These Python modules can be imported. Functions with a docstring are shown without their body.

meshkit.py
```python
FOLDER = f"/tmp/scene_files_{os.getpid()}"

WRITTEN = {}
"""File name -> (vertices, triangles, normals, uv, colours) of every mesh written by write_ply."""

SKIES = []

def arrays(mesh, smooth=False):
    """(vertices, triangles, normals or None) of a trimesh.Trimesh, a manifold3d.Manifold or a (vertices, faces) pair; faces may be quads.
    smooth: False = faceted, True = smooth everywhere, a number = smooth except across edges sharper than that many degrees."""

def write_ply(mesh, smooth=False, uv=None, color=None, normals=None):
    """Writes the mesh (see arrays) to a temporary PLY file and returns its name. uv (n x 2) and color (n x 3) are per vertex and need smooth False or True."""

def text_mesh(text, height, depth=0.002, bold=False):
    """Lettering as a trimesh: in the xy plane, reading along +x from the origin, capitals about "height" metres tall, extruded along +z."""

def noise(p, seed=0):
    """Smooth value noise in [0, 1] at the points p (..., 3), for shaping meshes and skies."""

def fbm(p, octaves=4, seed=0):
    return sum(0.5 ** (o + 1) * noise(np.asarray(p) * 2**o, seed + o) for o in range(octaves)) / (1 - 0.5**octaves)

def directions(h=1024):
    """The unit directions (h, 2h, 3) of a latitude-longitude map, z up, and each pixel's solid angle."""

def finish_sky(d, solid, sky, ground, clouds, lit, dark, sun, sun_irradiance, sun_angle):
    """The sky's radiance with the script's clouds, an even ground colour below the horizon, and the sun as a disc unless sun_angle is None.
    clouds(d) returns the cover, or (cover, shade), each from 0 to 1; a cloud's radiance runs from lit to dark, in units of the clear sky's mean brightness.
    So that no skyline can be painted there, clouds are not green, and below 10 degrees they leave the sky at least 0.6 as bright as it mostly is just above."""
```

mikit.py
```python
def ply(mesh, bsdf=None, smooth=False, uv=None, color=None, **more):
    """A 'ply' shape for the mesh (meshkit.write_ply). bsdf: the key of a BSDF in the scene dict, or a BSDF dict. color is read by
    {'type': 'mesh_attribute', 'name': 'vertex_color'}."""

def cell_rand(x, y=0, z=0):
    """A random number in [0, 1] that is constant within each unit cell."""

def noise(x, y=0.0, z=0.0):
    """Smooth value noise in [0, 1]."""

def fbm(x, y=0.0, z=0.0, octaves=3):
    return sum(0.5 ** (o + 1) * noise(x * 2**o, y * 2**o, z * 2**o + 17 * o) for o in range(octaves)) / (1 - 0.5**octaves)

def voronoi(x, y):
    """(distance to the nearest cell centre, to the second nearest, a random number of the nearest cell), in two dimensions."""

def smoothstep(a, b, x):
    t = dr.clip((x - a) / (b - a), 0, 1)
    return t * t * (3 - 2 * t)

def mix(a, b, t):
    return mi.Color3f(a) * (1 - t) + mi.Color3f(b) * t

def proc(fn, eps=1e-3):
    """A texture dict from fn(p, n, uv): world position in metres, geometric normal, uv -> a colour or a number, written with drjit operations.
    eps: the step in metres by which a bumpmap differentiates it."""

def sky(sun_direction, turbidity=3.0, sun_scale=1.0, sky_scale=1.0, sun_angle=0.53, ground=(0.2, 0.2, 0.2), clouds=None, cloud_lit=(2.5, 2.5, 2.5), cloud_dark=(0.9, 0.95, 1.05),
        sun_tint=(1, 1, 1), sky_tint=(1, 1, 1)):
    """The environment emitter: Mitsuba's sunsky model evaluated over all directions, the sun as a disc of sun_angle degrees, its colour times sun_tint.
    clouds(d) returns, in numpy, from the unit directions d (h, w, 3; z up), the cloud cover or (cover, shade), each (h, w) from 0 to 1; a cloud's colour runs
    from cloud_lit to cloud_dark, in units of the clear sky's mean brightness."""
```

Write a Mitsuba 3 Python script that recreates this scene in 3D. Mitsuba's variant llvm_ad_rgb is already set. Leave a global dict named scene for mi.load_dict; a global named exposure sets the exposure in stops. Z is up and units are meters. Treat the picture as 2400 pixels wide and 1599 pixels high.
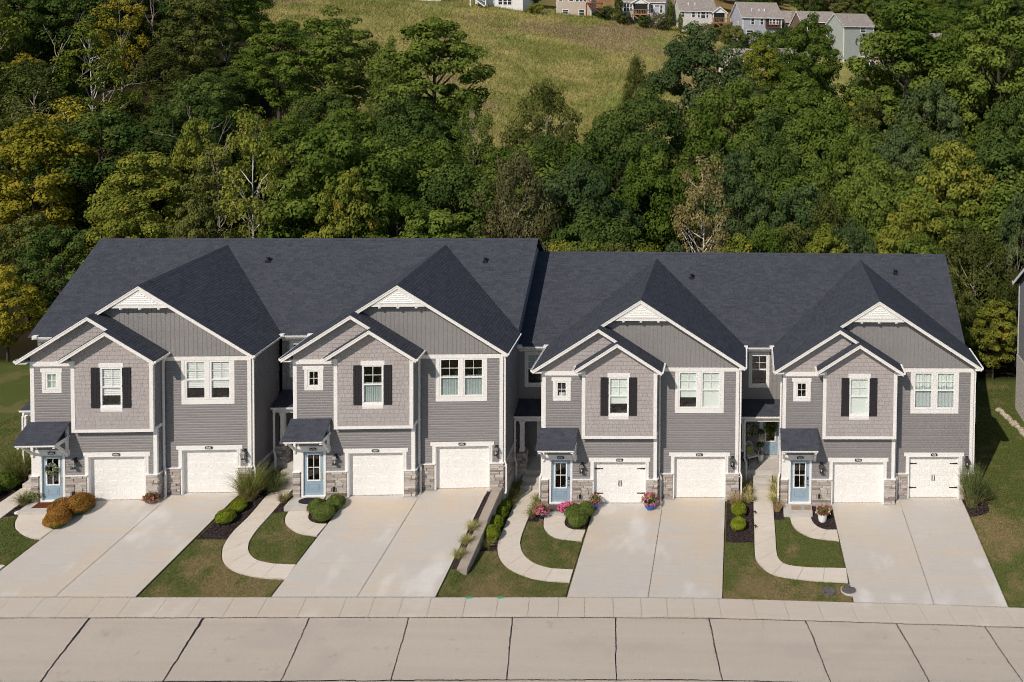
import math, random
import numpy as np
import trimesh
import drjit as dr
import mitsuba as mi
import mikit, meshkit
import mapbox_earcut
import shapely
from shapely import Polygon, MultiPolygon, LineString, box as sbox, union_all, affinity
from shapely.prepared import prep

scene, labels = {}, {}
T4 = mi.ScalarTransform4f

# ---------------------------------------------------------------- camera, light, exposure
RIGHT = np.array([0.9994417, -0.03009652, 0.014508]); DOWN = np.array([0.01332605, -0.03910754, -0.99914614]); FWD = np.array([0.0306382, 0.99878166, -0.03868464])
EYE = np.array([3.4356218, -44.93757604, 22.96497809])
M = np.eye(4); M[:3, 0] = -RIGHT; M[:3, 1] = -DOWN; M[:3, 2] = FWD; M[:3, 3] = EYE
scene['camera'] = {'type': 'perspective', 'fov_axis': 'x', 'fov': math.degrees(2 * math.atan(1200 / 2211.037)), 'principal_point_offset_x': -(1817.06 - 1200) / 2400,
                   'principal_point_offset_y': (799.5 - 147.69) / 1599, 'near_clip': 0.5, 'far_clip': 3000.0, 'to_world': T4(M)}
SUN = (-0.50, -1.0, 1.0)
scene['sky'] = mikit.sky(SUN, turbidity=3.0, sun_tint=(0.985, 1.07, 1.29), sky_tint=(1.12, 1.03, 0.95), sky_scale=1.1, ground=(0.16, 0.15, 0.11))
labels['sky'] = {'kind': 'structure'}
exposure = 1.4

# ---------------------------------------------------------------- materials
def rgb(c): return {'type': 'rgb', 'value': [float(x) for x in c]}
def principled(name, c, rough=0.6, **kw):
    base = c if isinstance(c, dict) else rgb(c)
    scene['mat_' + name] = {'type': 'twosided', 'bsdf': {'type': 'principled', 'base_color': base, 'roughness': rough, **kw}}
def diffuse(name, c):
    scene['mat_' + name] = {'type': 'twosided', 'bsdf': {'type': 'diffuse', 'reflectance': c if isinstance(c, dict) else rgb(c)}}
P = mikit.proc
nz, fb, sm, mix, cr = mikit.noise, mikit.fbm, mikit.smoothstep, mikit.mix, mikit.cell_rand

def weathered(c, amount=0.1, scale=1.3):
    a, b = np.array(c) * (1 - amount), np.array(c) * (1 + amount)
    return P(lambda p, n, uv: mix(a.tolist(), b.tolist(), fb(p.x * scale, p.y * scale, p.z * scale * 2.2, 4)))
principled('white_trim', weathered((0.755, 0.745, 0.725), 0.035, 0.9), 0.5)
principled('white_door', (0.765, 0.755, 0.735), 0.42)
principled('vinyl_white', (0.79, 0.79, 0.79), 0.35)
principled('siding_grey', weathered((0.208, 0.200, 0.204), 0.07, 0.8), 0.55)
principled('batten_grey', weathered((0.232, 0.226, 0.226), 0.06, 0.8), 0.6)
for i, c in enumerate([(0.352, 0.322, 0.318), (0.338, 0.310, 0.306), (0.364, 0.334, 0.330)]):
    principled(f'shake_{i}', c, 0.7)
for i, c in enumerate([(0.46, 0.42, 0.385), (0.36, 0.315, 0.285), (0.50, 0.465, 0.42), (0.235, 0.195, 0.182), (0.41, 0.365, 0.325), (0.30, 0.275, 0.265)]):
    principled(f'stone_{i}', weathered(c, 0.28, 6.0), 0.85)
diffuse('mortar', (0.22, 0.19, 0.17))
principled('shutter_black', (0.020, 0.018, 0.024), 0.45)
principled('blue_door', (0.255, 0.355, 0.430), 0.4)
principled('metal_black', (0.02, 0.019, 0.02), 0.4)
principled('plaque_black', (0.02, 0.016, 0.016), 0.4)
principled('lettering_white', (0.8, 0.8, 0.8), 0.5)
principled('brass', (0.55, 0.40, 0.16), 0.35, metallic=1.0)
principled('block_tan', weathered((0.33, 0.285, 0.235), 0.2, 3.0), 0.9)
principled('foundation', weathered((0.40, 0.385, 0.36), 0.12, 2.0), 0.85)
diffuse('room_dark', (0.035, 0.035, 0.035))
diffuse('soffit', (0.55, 0.53, 0.50))
diffuse('curtain_teal', (0.42, 0.50, 0.49))
diffuse('curtain_white', (0.66, 0.74, 0.70))
diffuse('blind_white', (0.72, 0.76, 0.74))
diffuse('lamp_bulb', (0.8, 0.75, 0.6))
scene['mat_pane_glass'] = {'type': 'thindielectric', 'int_ior': 1.5}

def shingle(p, n, uv):
    h = dr.sqrt(n.x * n.x + n.y * n.y) + 1e-4
    u = (p.x * n.y - p.y * n.x) / h
    row = dr.floor(p.z / 0.0785 + 0.02)
    a = cr(dr.floor(u / 0.32 + 7.3 * cr(row, 3)), row)
    b = cr(dr.floor(u / 0.155 + 3.1 * cr(row, 9)), row, 5)
    t = 0.55 * a + 0.2 * b + 0.25 * fb(p.x * 0.6, p.y * 0.6, p.z * 0.6, 3)
    g = nz(p.x * 45, p.y * 45, p.z * 45)
    return mix((0.046, 0.051, 0.066), (0.076, 0.083, 0.101), t) * (0.85 + 0.3 * g)
diffuse('shingle_dark', P(shingle))
diffuse('shingle_taupe', P(lambda p, n, uv: mix((0.25, 0.225, 0.205), (0.33, 0.30, 0.275), cr(dr.floor(p.x * 3), dr.floor(p.z * 9)))))

def concrete(base, stain, pale, k=1.0):
    base, stain, pale = [list(map(float, c)) for c in (base, stain, pale)]
    def f(p, n, uv):
        s = sm(0.46, 0.78, fb(p.x * 0.55 + 3, p.y * 0.33, p.z, 4)) * 0.75 + 0.55 * sm(0.52, 0.75, fb(p.x * 0.22, p.y * 2.3 + 5, p.z, 3))
        w = sm(0.58, 0.80, fb(p.x * 0.75 + 11, p.y * 0.45 + 3, p.z, 4))
        fine = nz(p.x * 26, p.y * 26, p.z * 26) * 0.5 + nz(p.x * 70, p.y * 70, 0) * 0.5
        broom = nz(p.x * 2.0, p.y * 38, 0)
        c = mix(mix(base, stain, dr.clip(s * k, 0, 1)), pale, w * 0.7)
        return c * (0.91 + 0.12 * fine + 0.06 * broom)
    return P(f)
principled('concrete_drive', concrete((0.465, 0.440, 0.405), (0.505, 0.432, 0.340), (0.60, 0.59, 0.57)), 0.9)
principled('concrete_walk', concrete((0.575, 0.525, 0.458), (0.535, 0.465, 0.385), (0.63, 0.59, 0.53), 0.7), 0.9)
principled('concrete_sidewalk', concrete((0.50, 0.452, 0.390), (0.50, 0.43, 0.345), (0.57, 0.53, 0.475), 0.7), 0.9)
principled('concrete_step', concrete((0.47, 0.45, 0.42), (0.42, 0.40, 0.37), (0.52, 0.51, 0.48), 0.7), 0.9)
def street_fn(p, n, uv):
    lanes = fb(p.x * 0.12, p.y * 3.1, 4.0, 4)
    blot = fb(p.x * 0.35 + 9, p.y * 0.5, 1.0, 4)
    fine = nz(p.x * 24, p.y * 24, 0) * 0.5 + nz(p.x * 66, p.y * 66, 1) * 0.5
    c = mix((0.430, 0.376, 0.315), (0.49, 0.434, 0.372), lanes)
    c = mix(c, (0.36, 0.325, 0.30), sm(0.60, 0.8, blot) * 0.35)
    spot = sm(0.80, 0.86, nz(p.x * 2.3, p.y * 2.3, 7)) * sm(0.6, 0.9, nz(p.x * 7, p.y * 7, 3))
    return c * (0.92 + 0.13 * fine) * (1 - 0.12 * spot)
principled('concrete_street', P(street_fn), 0.9)
diffuse('tar_seal', (0.03, 0.031, 0.036))
diffuse('joint_dark', (0.10, 0.085, 0.07))

def mulch_fn(p, n, uv):
    a = nz(p.x * 17, p.y * 30, p.z * 17); b = nz(p.x * 55, p.y * 40, 2.0)
    return mix((0.018, 0.014, 0.016), (0.085, 0.064, 0.062), a * b * 1.6)
diffuse('mulch', P(mulch_fn))
diffuse('mulch_chip', P(lambda p, n, uv: mix((0.016, 0.012, 0.013), (0.105, 0.080, 0.076), cr(dr.floor(p.x * 13), dr.floor(p.y * 13), dr.floor(p.z * 40)))))
def lawn_tone(p):
    big = fb(p.x * 0.42 + 4, p.y * 0.42 + 2, 0.0, 4)
    mid = fb(p.x * 1.9, p.y * 1.9, 5.0, 3)
    dry = sm(0.40, 0.70, big * 0.6 + mid * 0.4)
    lush = sm(-25.0, -28.5, p.x) + sm(14.6, 18.5, p.x) * sm(-6.0, -1.0, p.y)
    dry = dr.clip(dry - 0.55 * lush + 0.08, 0, 1)
    c = mix((0.095, 0.118, 0.034), (0.205, 0.165, 0.080), dry)
    return mix(c, (0.24, 0.155, 0.08), sm(0.72, 0.86, mid * 0.55 + big * 0.45) * (1 - dr.clip(lush, 0, 1)))
diffuse('lawn', P(lambda p, n, uv: lawn_tone(p) * (0.5 + 0.8 * nz(p.x * 30, p.y * 30, 0))))
diffuse('grass_blade', P(lambda p, n, uv: lawn_tone(p) * (0.75 + 0.75 * cr(dr.floor(p.x * 23), dr.floor(p.y * 23)))))
def meadow_tone(p):
    a = fb(p.x * 0.045, p.y * 0.065, 0.0, 4); b = fb(p.x * 0.16 + 7, p.y * 0.22, 3.0, 4); d = nz(p.x * 1.7, p.y * 1.7, 0)
    c = mix((0.215, 0.218, 0.066), (0.325, 0.288, 0.110), sm(0.3, 0.7, b))
    c = mix(c, (0.270, 0.200, 0.125), sm(0.48, 0.72, a) * 0.75)
    c = mix(c, (0.200, 0.240, 0.062), sm(0.56, 0.78, fb(p.x * 0.07 + 20, p.y * 0.09, 9.0, 3)) * 0.75)
    return c * (0.84 + 0.32 * d)
def ground_fn(p, n, uv):
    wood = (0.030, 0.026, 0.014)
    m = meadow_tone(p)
    # bare slope of orange soil behind the hill houses, mown lawn along their row
    soil = sm(158, 166, p.y) * sm(-48, -40, p.x) * sm(22, 12, p.x)
    m = mix(m, (0.27, 0.155, 0.075), soil * (0.5 + 0.5 * nz(p.x * 0.3, p.y * 0.3, 0)))
    mow = sm(150, 153, p.y) * sm(-36, -44, p.x)
    m = mix(m, (0.095, 0.115, 0.035), mow * 0.8)
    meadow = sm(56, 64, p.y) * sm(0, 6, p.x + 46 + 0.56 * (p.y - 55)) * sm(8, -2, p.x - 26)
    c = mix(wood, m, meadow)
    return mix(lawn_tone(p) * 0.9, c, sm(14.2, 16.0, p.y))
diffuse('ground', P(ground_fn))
diffuse('meadow_blade', P(lambda p, n, uv: meadow_tone(p) * (0.85 + 0.45 * cr(dr.floor(p.x * 3), dr.floor(p.y * 3)))))

def leaf(name, a, b, trans=0.45, patch=0.35, accent=None, acc_at=0.8):
    """two leaf tones that vary from tree to tree (slow noise) and from clump to clump"""
    a, b = list(map(float, a)), list(map(float, b))
    def f(p, n, uv):
        q = cr(dr.floor(p.x * 4.3), dr.floor(p.y * 4.3), dr.floor(p.z * 4.3))
        t = 0.40 * nz(p.x * 0.13 + 3, p.y * 0.13, p.z * 0.05) + patch * nz(p.x * 0.7, p.y * 0.7, p.z * 0.7) + 0.25 * nz(p.x * 0.28 + 9, p.y * 0.28, p.z * 0.28)
        c = mix(a, b, sm(0.18, 0.82, t)) * (0.70 + 0.60 * q)
        if accent is not None:
            c = mix(c, accent, sm(acc_at, acc_at + 0.08, nz(p.x * 0.8 + 31, p.y * 0.8, p.z * 0.8)))
        return c
    scene['mat_' + name] = {'type': 'principledthin', 'base_color': P(f), 'roughness': 0.5, 'diff_trans': trans, 'spec_trans': 0.0, 'eta': 1.35}
leaf('leaf_green', (0.060, 0.108, 0.016), (0.185, 0.235, 0.046))
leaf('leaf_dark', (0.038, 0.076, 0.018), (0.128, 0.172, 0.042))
leaf('leaf_blue', (0.044, 0.082, 0.028), (0.130, 0.172, 0.066))
leaf('leaf_lime', (0.105, 0.142, 0.020), (0.285, 0.295, 0.052), accent=(0.36, 0.30, 0.05), acc_at=0.80)
leaf('leaf_yellow', (0.160, 0.165, 0.020), (0.420, 0.355, 0.045), accent=(0.44, 0.28, 0.04), acc_at=0.84)
leaf('leaf_olive', (0.072, 0.092, 0.022), (0.175, 0.190, 0.052))
leaf('leaf_cedar', (0.050, 0.066, 0.016), (0.125, 0.142, 0.038))
leaf('leaf_tan', (0.180, 0.160, 0.058), (0.370, 0.300, 0.135), accent=(0.33, 0.20, 0.08), acc_at=0.75)
leaf('leaf_brown', (0.088, 0.092, 0.036), (0.200, 0.182, 0.080))
leaf('leaf_boxwood', (0.066, 0.105, 0.020), (0.150, 0.195, 0.050), 0.3)
leaf('leaf_chartreuse', (0.110, 0.155, 0.014), (0.25, 0.29, 0.032), 0.35)
leaf('leaf_rust', (0.24, 0.118, 0.026), (0.48, 0.245, 0.062), 0.3)
leaf('blade_green', (0.150, 0.190, 0.044), (0.340, 0.350, 0.115), 0.8)
leaf('blade_sage', (0.130, 0.170, 0.062), (0.265, 0.300, 0.120), 0.8)
leaf('blade_straw', (0.29, 0.215, 0.105), (0.48, 0.37, 0.19), 0.7)
leaf('blade_cream', (0.31, 0.30, 0.095), (0.66, 0.60, 0.31), 0.7)
for n, c in (('petal_pink', (0.72, 0.16, 0.33)), ('petal_rose', (0.65, 0.25, 0.25)), ('petal_magenta', (0.42, 0.03, 0.12)), ('petal_white', (0.75, 0.70, 0.58)), ('petal_orange', (0.80, 0.26, 0.02)), ('petal_lilac', (0.33, 0.30, 0.58))):
    scene['mat_' + n] = {'type': 'principledthin', 'base_color': rgb(c), 'roughness': 0.5, 'diff_trans': 0.6, 'spec_trans': 0.0, 'eta': 1.3}
diffuse('bark_brown', P(lambda p, n, uv: mix((0.050, 0.040, 0.030), (0.115, 0.095, 0.075), nz(p.x * 6, p.y * 6, p.z * 1.6))))
diffuse('bark_grey', P(lambda p, n, uv: mix((0.24, 0.205, 0.165), (0.44, 0.395, 0.33), nz(p.x * 5, p.y * 5, p.z * 1.2))))
diffuse('bark_white', P(lambda p, n, uv: mix((0.70, 0.67, 0.60), (0.33, 0.28, 0.21), sm(0.62, 0.74, nz(p.x * 4, p.y * 4, p.z * 1.0)))))
diffuse('wood_red', (0.24, 0.085, 0.05)); diffuse('wood_tan', (0.36, 0.20, 0.095)); diffuse('mat_brown', (0.12, 0.045, 0.022)); diffuse('mat_black', (0.035, 0.034, 0.04))
diffuse('mat_slate', P(lambda p, n, uv: mix((0.075, 0.06, 0.055), (0.16, 0.13, 0.125), nz(p.x * 30, p.y * 30, 0))))
diffuse('mat_teal', P(lambda p, n, uv: mix(mix((0.30, 0.36, 0.32), (0.36, 0.22, 0.15), sm(0.42, 0.55, nz((p.x - 6.4) * 3.0 + 2.0, 0.3, 0))), (0.30, 0.31, 0.27), sm(0.55, 0.7, nz(p.x * 22, p.y * 22, 0)) * 0.7)))
principled('pot_blue', (0.030, 0.095, 0.36), 0.25, clearcoat=0.6); principled('pot_navy', (0.012, 0.024, 0.13), 0.25); principled('pot_white', (0.8, 0.8, 0.78), 0.4); principled('pot_clay', (0.36, 0.27, 0.22), 0.8)
diffuse('pillow_green', (0.30, 0.36, 0.10)); diffuse('wicker_white', (0.66, 0.63, 0.60)); diffuse('ribbon_cream', (0.68, 0.60, 0.50)); diffuse('soil', (0.03, 0.022, 0.016))
diffuse('cover_grey', P(lambda p, n, uv: mix((0.085, 0.08, 0.085), (0.17, 0.155, 0.15), nz(p.x * 14, p.y * 14, 0))))
diffuse('marker_green', (0.05, 0.38, 0.20))
diffuse('rubble', P(lambda p, n, uv: mix((0.34, 0.29, 0.23), (0.52, 0.46, 0.37), nz(p.x * 5, p.y * 5, p.z * 5))))
for n, c in (('cream', (0.64, 0.615, 0.57)), ('beige', (0.52, 0.45, 0.375)), ('paleblue', (0.44, 0.47, 0.52)), ('greyblue', (0.42, 0.435, 0.48)), ('brown', (0.17, 0.118, 0.09)), ('sage', (0.38, 0.42, 0.39)), ('white', (0.72, 0.72, 0.71)), ('tan', (0.40, 0.30, 0.22)), ('slate', (0.215, 0.22, 0.235))):
    diffuse('wall_' + n, c)
principled('far_window', (0.03, 0.036, 0.042), 0.08)

# ---------------------------------------------------------------- mesh helpers
taken = set()
def unique(key):
    if key not in taken:
        taken.add(key); return key
    k = 1
    while f'{key}_{k:03d}' in taken: k += 1
    taken.add(f'{key}_{k:03d}'); return f'{key}_{k:03d}'
def tag(key, label=None, cat=None, group=None, kind=None):
    labels[key] = {a: b for a, b in (('label', label), ('category', cat), ('group', group), ('kind', kind)) if b}
def cat(ms):
    v, f, n = [], [], 0
    for m in ms:
        if m is None: continue
        a, b = (np.asarray(m.vertices), np.asarray(m.faces)) if hasattr(m, 'vertices') else (np.asarray(m[0], float), np.asarray(m[1], int))
        if len(a) == 0: continue
        if b.shape[1] == 4: b = np.vstack([b[:, [0, 1, 2]], b[:, [0, 2, 3]]])
        v.append(a); f.append(b + n); n += len(a)
    return np.vstack(v), np.vstack(f)
def bx(x0, x1, y0, y1, z0, z1):
    v = np.array([[x, y, z] for x in (x0, x1) for y in (y0, y1) for z in (z0, z1)], float)
    return v, np.array([[0, 1, 3, 2], [4, 6, 7, 5], [0, 4, 5, 1], [2, 3, 7, 6], [0, 2, 6, 4], [1, 5, 7, 3]])
def put(key, mesh, bsdf, tw=None, smooth=False, **kw):
    key = unique(key)
    d = mikit.ply(mesh, 'mat_' + bsdf, smooth=smooth)
    if tw is not None: d['to_world'] = tw
    scene[key] = d
    if kw: tag(key, **kw)
    return key
def tri(poly):
    """triangulate a shapely polygon -> (n,2) vertices, faces"""
    rings = [np.asarray(poly.exterior.coords)[:-1]] + [np.asarray(r.coords)[:-1] for r in poly.interiors]
    v = np.vstack(rings); ends = np.cumsum([len(r) for r in rings]).astype(np.uint32)
    f = mapbox_earcut.triangulate_float64(v, ends).reshape(-1, 3).astype(int)
    return v, f
def polys(g):
    if g.is_empty: return []
    if g.geom_type == 'Polygon': return [g] if g.area > 1e-6 else []
    return [p for q in getattr(g, 'geoms', []) for p in polys(q)]
def front(y0): return lambda u, v, w: np.stack([u, y0 - w, v], -1)
def rightside(x0): return lambda u, v, w: np.stack([x0 + w, u, v], -1)
def leftside(x0): return lambda u, v, w: np.stack([x0 - w, u, v], -1)
def piece(poly, F, w0, w1, bevel=0.0, slant=0.0):
    """a plate standing proud of a wall from w0 to w1, its front bevelled; slant: the top edge lies that much further back"""
    out = []
    for p in polys(poly):
        v, f = tri(p); c = v.mean(0); r = max(np.abs(v - c).max(), 1e-3)
        vi = c + (v - c) * (1 - bevel / r)
        z0, z1 = v[:, 1].min(), v[:, 1].max()
        wt = w1 - slant * (v[:, 1] - z0) / max(z1 - z0, 1e-6)
        out.append((F(vi[:, 0], vi[:, 1], wt), f))
        for ring in [p.exterior, *p.interiors]:
            q = np.asarray(ring.coords); a, b = q[:-1], q[1:]
            ai, bi = c + (a - c) * (1 - bevel / r), c + (b - c) * (1 - bevel / r)
            wa, wb = [w1 - slant * (x[:, 1] - z0) / max(z1 - z0, 1e-6) for x in (a, b)]
            n = len(a); o = np.full(n, w0)
            vv = np.vstack([F(a[:, 0], a[:, 1], o), F(b[:, 0], b[:, 1], o), F(bi[:, 0], bi[:, 1], wb), F(ai[:, 0], ai[:, 1], wa)])
            i = np.arange(n); out.append((vv, np.stack([i, i + n, i + 2 * n, i + 3 * n], 1)))
    return cat(out) if out else None
def lap_siding(poly, F, course=0.117, lip=0.026, z_start=0.0):
    """dutch lap siding: every course has an upright face and a bevel above it that leans back under the next course"""
    x0, z0, x1, z1 = poly.bounds; out = []; z = z_start + math.floor((z0 - z_start) / course) * course
    while z < z1:
        for a, b, w in ((z, z + 0.64 * course, lambda t: 0 * t + lip), (z + 0.64 * course, z + course, lambda t: lip * np.clip((1 - t) / 0.36, 0, 1))):
            for p in polys(poly.intersection(sbox(x0 - 1, a, x1 + 1, b))):
                v, f = tri(p); out.append((F(v[:, 0], v[:, 1], w((v[:, 1] - z) / course)), f))
                q = np.asarray(p.exterior.coords)
                for s, e in zip(q[:-1], q[1:]):
                    if abs(s[1] - z) < 1e-6 and abs(e[1] - z) < 1e-6:
                        u = np.array([s[0], e[0], e[0], s[0]]); out.append((F(u, np.full(4, z), np.array([0, 0, lip, lip])), np.array([[0, 1, 2, 3]])))
        z += course
    return cat(out)
def rect_board(x0, x1, z0, z1, F, w0, w1): return piece(sbox(x0, z0, x1, z1), F, w0, w1, bevel=0.004)
def tube(pts, rad, sides=7):
    pts = np.asarray(pts, float); rad = np.broadcast_to(rad, (len(pts),))
    t = np.gradient(pts, axis=0); t /= np.linalg.norm(t, axis=1, keepdims=True) + 1e-9
    a = np.cross(t, np.where(np.abs(t[:, 2:]) < 0.9, [0, 0, 1.0], [1.0, 0, 0])); a /= np.linalg.norm(a, axis=1, keepdims=True) + 1e-9
    b = np.cross(t, a); g = np.arange(sides) * 2 * np.pi / sides
    v = pts[:, None] + rad[:, None, None] * (np.cos(g)[None, :, None] * a[:, None] + np.sin(g)[None, :, None] * b[:, None])
    i, j = np.meshgrid(np.arange(len(pts) - 1), np.arange(sides), indexing='ij')
    f = np.stack([i * sides + j, i * sides + (j + 1) % sides, (i + 1) * sides + (j + 1) % sides, (i + 1) * sides + j], -1).reshape(-1, 4)
    v = v.reshape(-1, 3); n = len(v)
    caps = [[0, k + 1, k] for k in range(1, sides - 1)] + [[n - sides, n - sides + k, n - sides + k + 1] for k in range(1, sides - 1)]
    return v, np.vstack([f[:, [0, 1, 2]], f[:, [0, 2, 3]], np.array(caps)])
def square_tube(pts, w=0.075, d=0.055):
    """a downspout: box sections along a polyline"""
    out = []
    for a, b in zip(pts[:-1], pts[1:]):
        a, b = np.array(a, float), np.array(b, float); t = (b - a) / np.linalg.norm(b - a)
        s = np.cross(t, [0, 1, 0]); s = s / np.linalg.norm(s) if np.linalg.norm(s) > 0.1 else np.array([1.0, 0, 0]); o = np.cross(t, s)
        a, b = a - t * 0.012, b + t * 0.012
        v = np.array([q + i * s * w / 2 + j * o * d / 2 for q in (a, b) for i, j in ((-1, -1), (1, -1), (1, 1), (-1, 1))])
        out.append((v, np.array([[0, 1, 5, 4], [1, 2, 6, 5], [2, 3, 7, 6], [3, 0, 4, 7], [0, 3, 2, 1], [4, 5, 6, 7]])))
    return cat(out)
def roof_slope(poly, S, course=0.122, lip=0.009, skirt=0.035, G=None):
    """poly in (s along the eave, t up the slope, horizontal metres); S maps (s, t, lift) to 3D. Courses step like shingles."""
    x0, t0, x1, t1 = poly.bounds; out = []; t = math.floor(t0 / course) * course
    while t < t1:
        for p in polys(poly.intersection(sbox(x0 - 1, t, x1 + 1, t + course))):
            v, f = tri(p); out.append((S(v[:, 0], v[:, 1], lip * (1 - (v[:, 1] - t) / course)), f))
            q = np.asarray(p.exterior.coords)
            for a, b in zip(q[:-1], q[1:]):
                if abs(a[1] - t) < 1e-6 and abs(b[1] - t) < 1e-6:
                    u = np.array([a[0], b[0], b[0], a[0]]); out.append((S(u, np.full(4, t), np.array([0, 0, lip, lip])), np.array([[0, 1, 2, 3]])))
        t += course
    for p in polys(poly):
        q = np.asarray(p.exterior.coords); a, b = q[:-1], q[1:]; n = len(a); o = np.zeros(n)
        vv = np.vstack([S(a[:, 0], a[:, 1], o + lip * 0.5), S(b[:, 0], b[:, 1], o + lip * 0.5), S(b[:, 0], b[:, 1], o - skirt), S(a[:, 0], a[:, 1], o - skirt)])
        i = np.arange(n); out.append((vv, np.stack([i, i + n, i + 2 * n, i + 3 * n], 1)))
    return cat(out)

# ---------------------------------------------------------------- the four townhouses (unit frame: x along the facade, y into the house, z up from the garage floor)
YAW = 0.0353358
UNIT = [(-22.5222, -1.41571, 0.9416), (-11.0838, -1.0110, 0.9416), (0.0, 0.0, 0.0), (11.40987, 0.0, 0.0)]
def unit_matrix(u):
    m = np.eye(4); a = YAW if u < 2 else 0.0
    m[:2, :2] = [[math.cos(a), -math.sin(a)], [math.sin(a), math.cos(a)]]; m[:3, 3] = UNIT[u]
    return m
UM = [unit_matrix(u) for u in range(4)]
def to_world(u, pts):
    pts = np.asarray(pts, float); return pts @ UM[u][:3, :3].T + UM[u][:3, 3]
def to_unit(u, pts): return (np.asarray(pts, float) - UM[u][:3, 3]) @ UM[u][:3, :3]
HOUSE = ['townhouse', 'townhouse_001', 'townhouse_002', 'townhouse_003']
for h, s in zip(HOUSE, ['far left grey townhouse with horizontal window blinds and a wreath on its blue door',
                        'second grey townhouse from the left with pale blue half curtains in its windows',
                        'third grey townhouse from the left with black strap hinges on its left garage door',
                        'far right grey townhouse with black strap hinges on its right garage door']):
    tag(h, s, 'house', 'grey gabled townhouses in a row')
SL = 0.645
def hpart(u, path, ply, **kw):
    key = unique(f'{HOUSE[u]}__{path}')
    scene[key] = {**ply, 'to_world': T4(UM[u])}
    if kw: tag(key, **kw)
    return key[len(HOUSE[u]) + 2:]
def allparts(path, mesh, bsdf, smooth=False, units=(0, 1, 2, 3), **kw):
    """the same part on every townhouse"""
    d = mikit.ply(mesh, 'mat_' + bsdf, smooth=smooth)
    return [hpart(u, path, d, **kw) for u in units]
XE, YB, YL = 3.305, -0.80, -0.54           # right corner, bay front, left wall front (faces of the trim)
FR, FL, FB = front(0.03), front(YL + 0.03), front(YB + 0.03)
def gtop(x, cx, z, drop=0.10): return z - SL * abs(x - cx) - drop
rs = random.Random(4)

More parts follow.
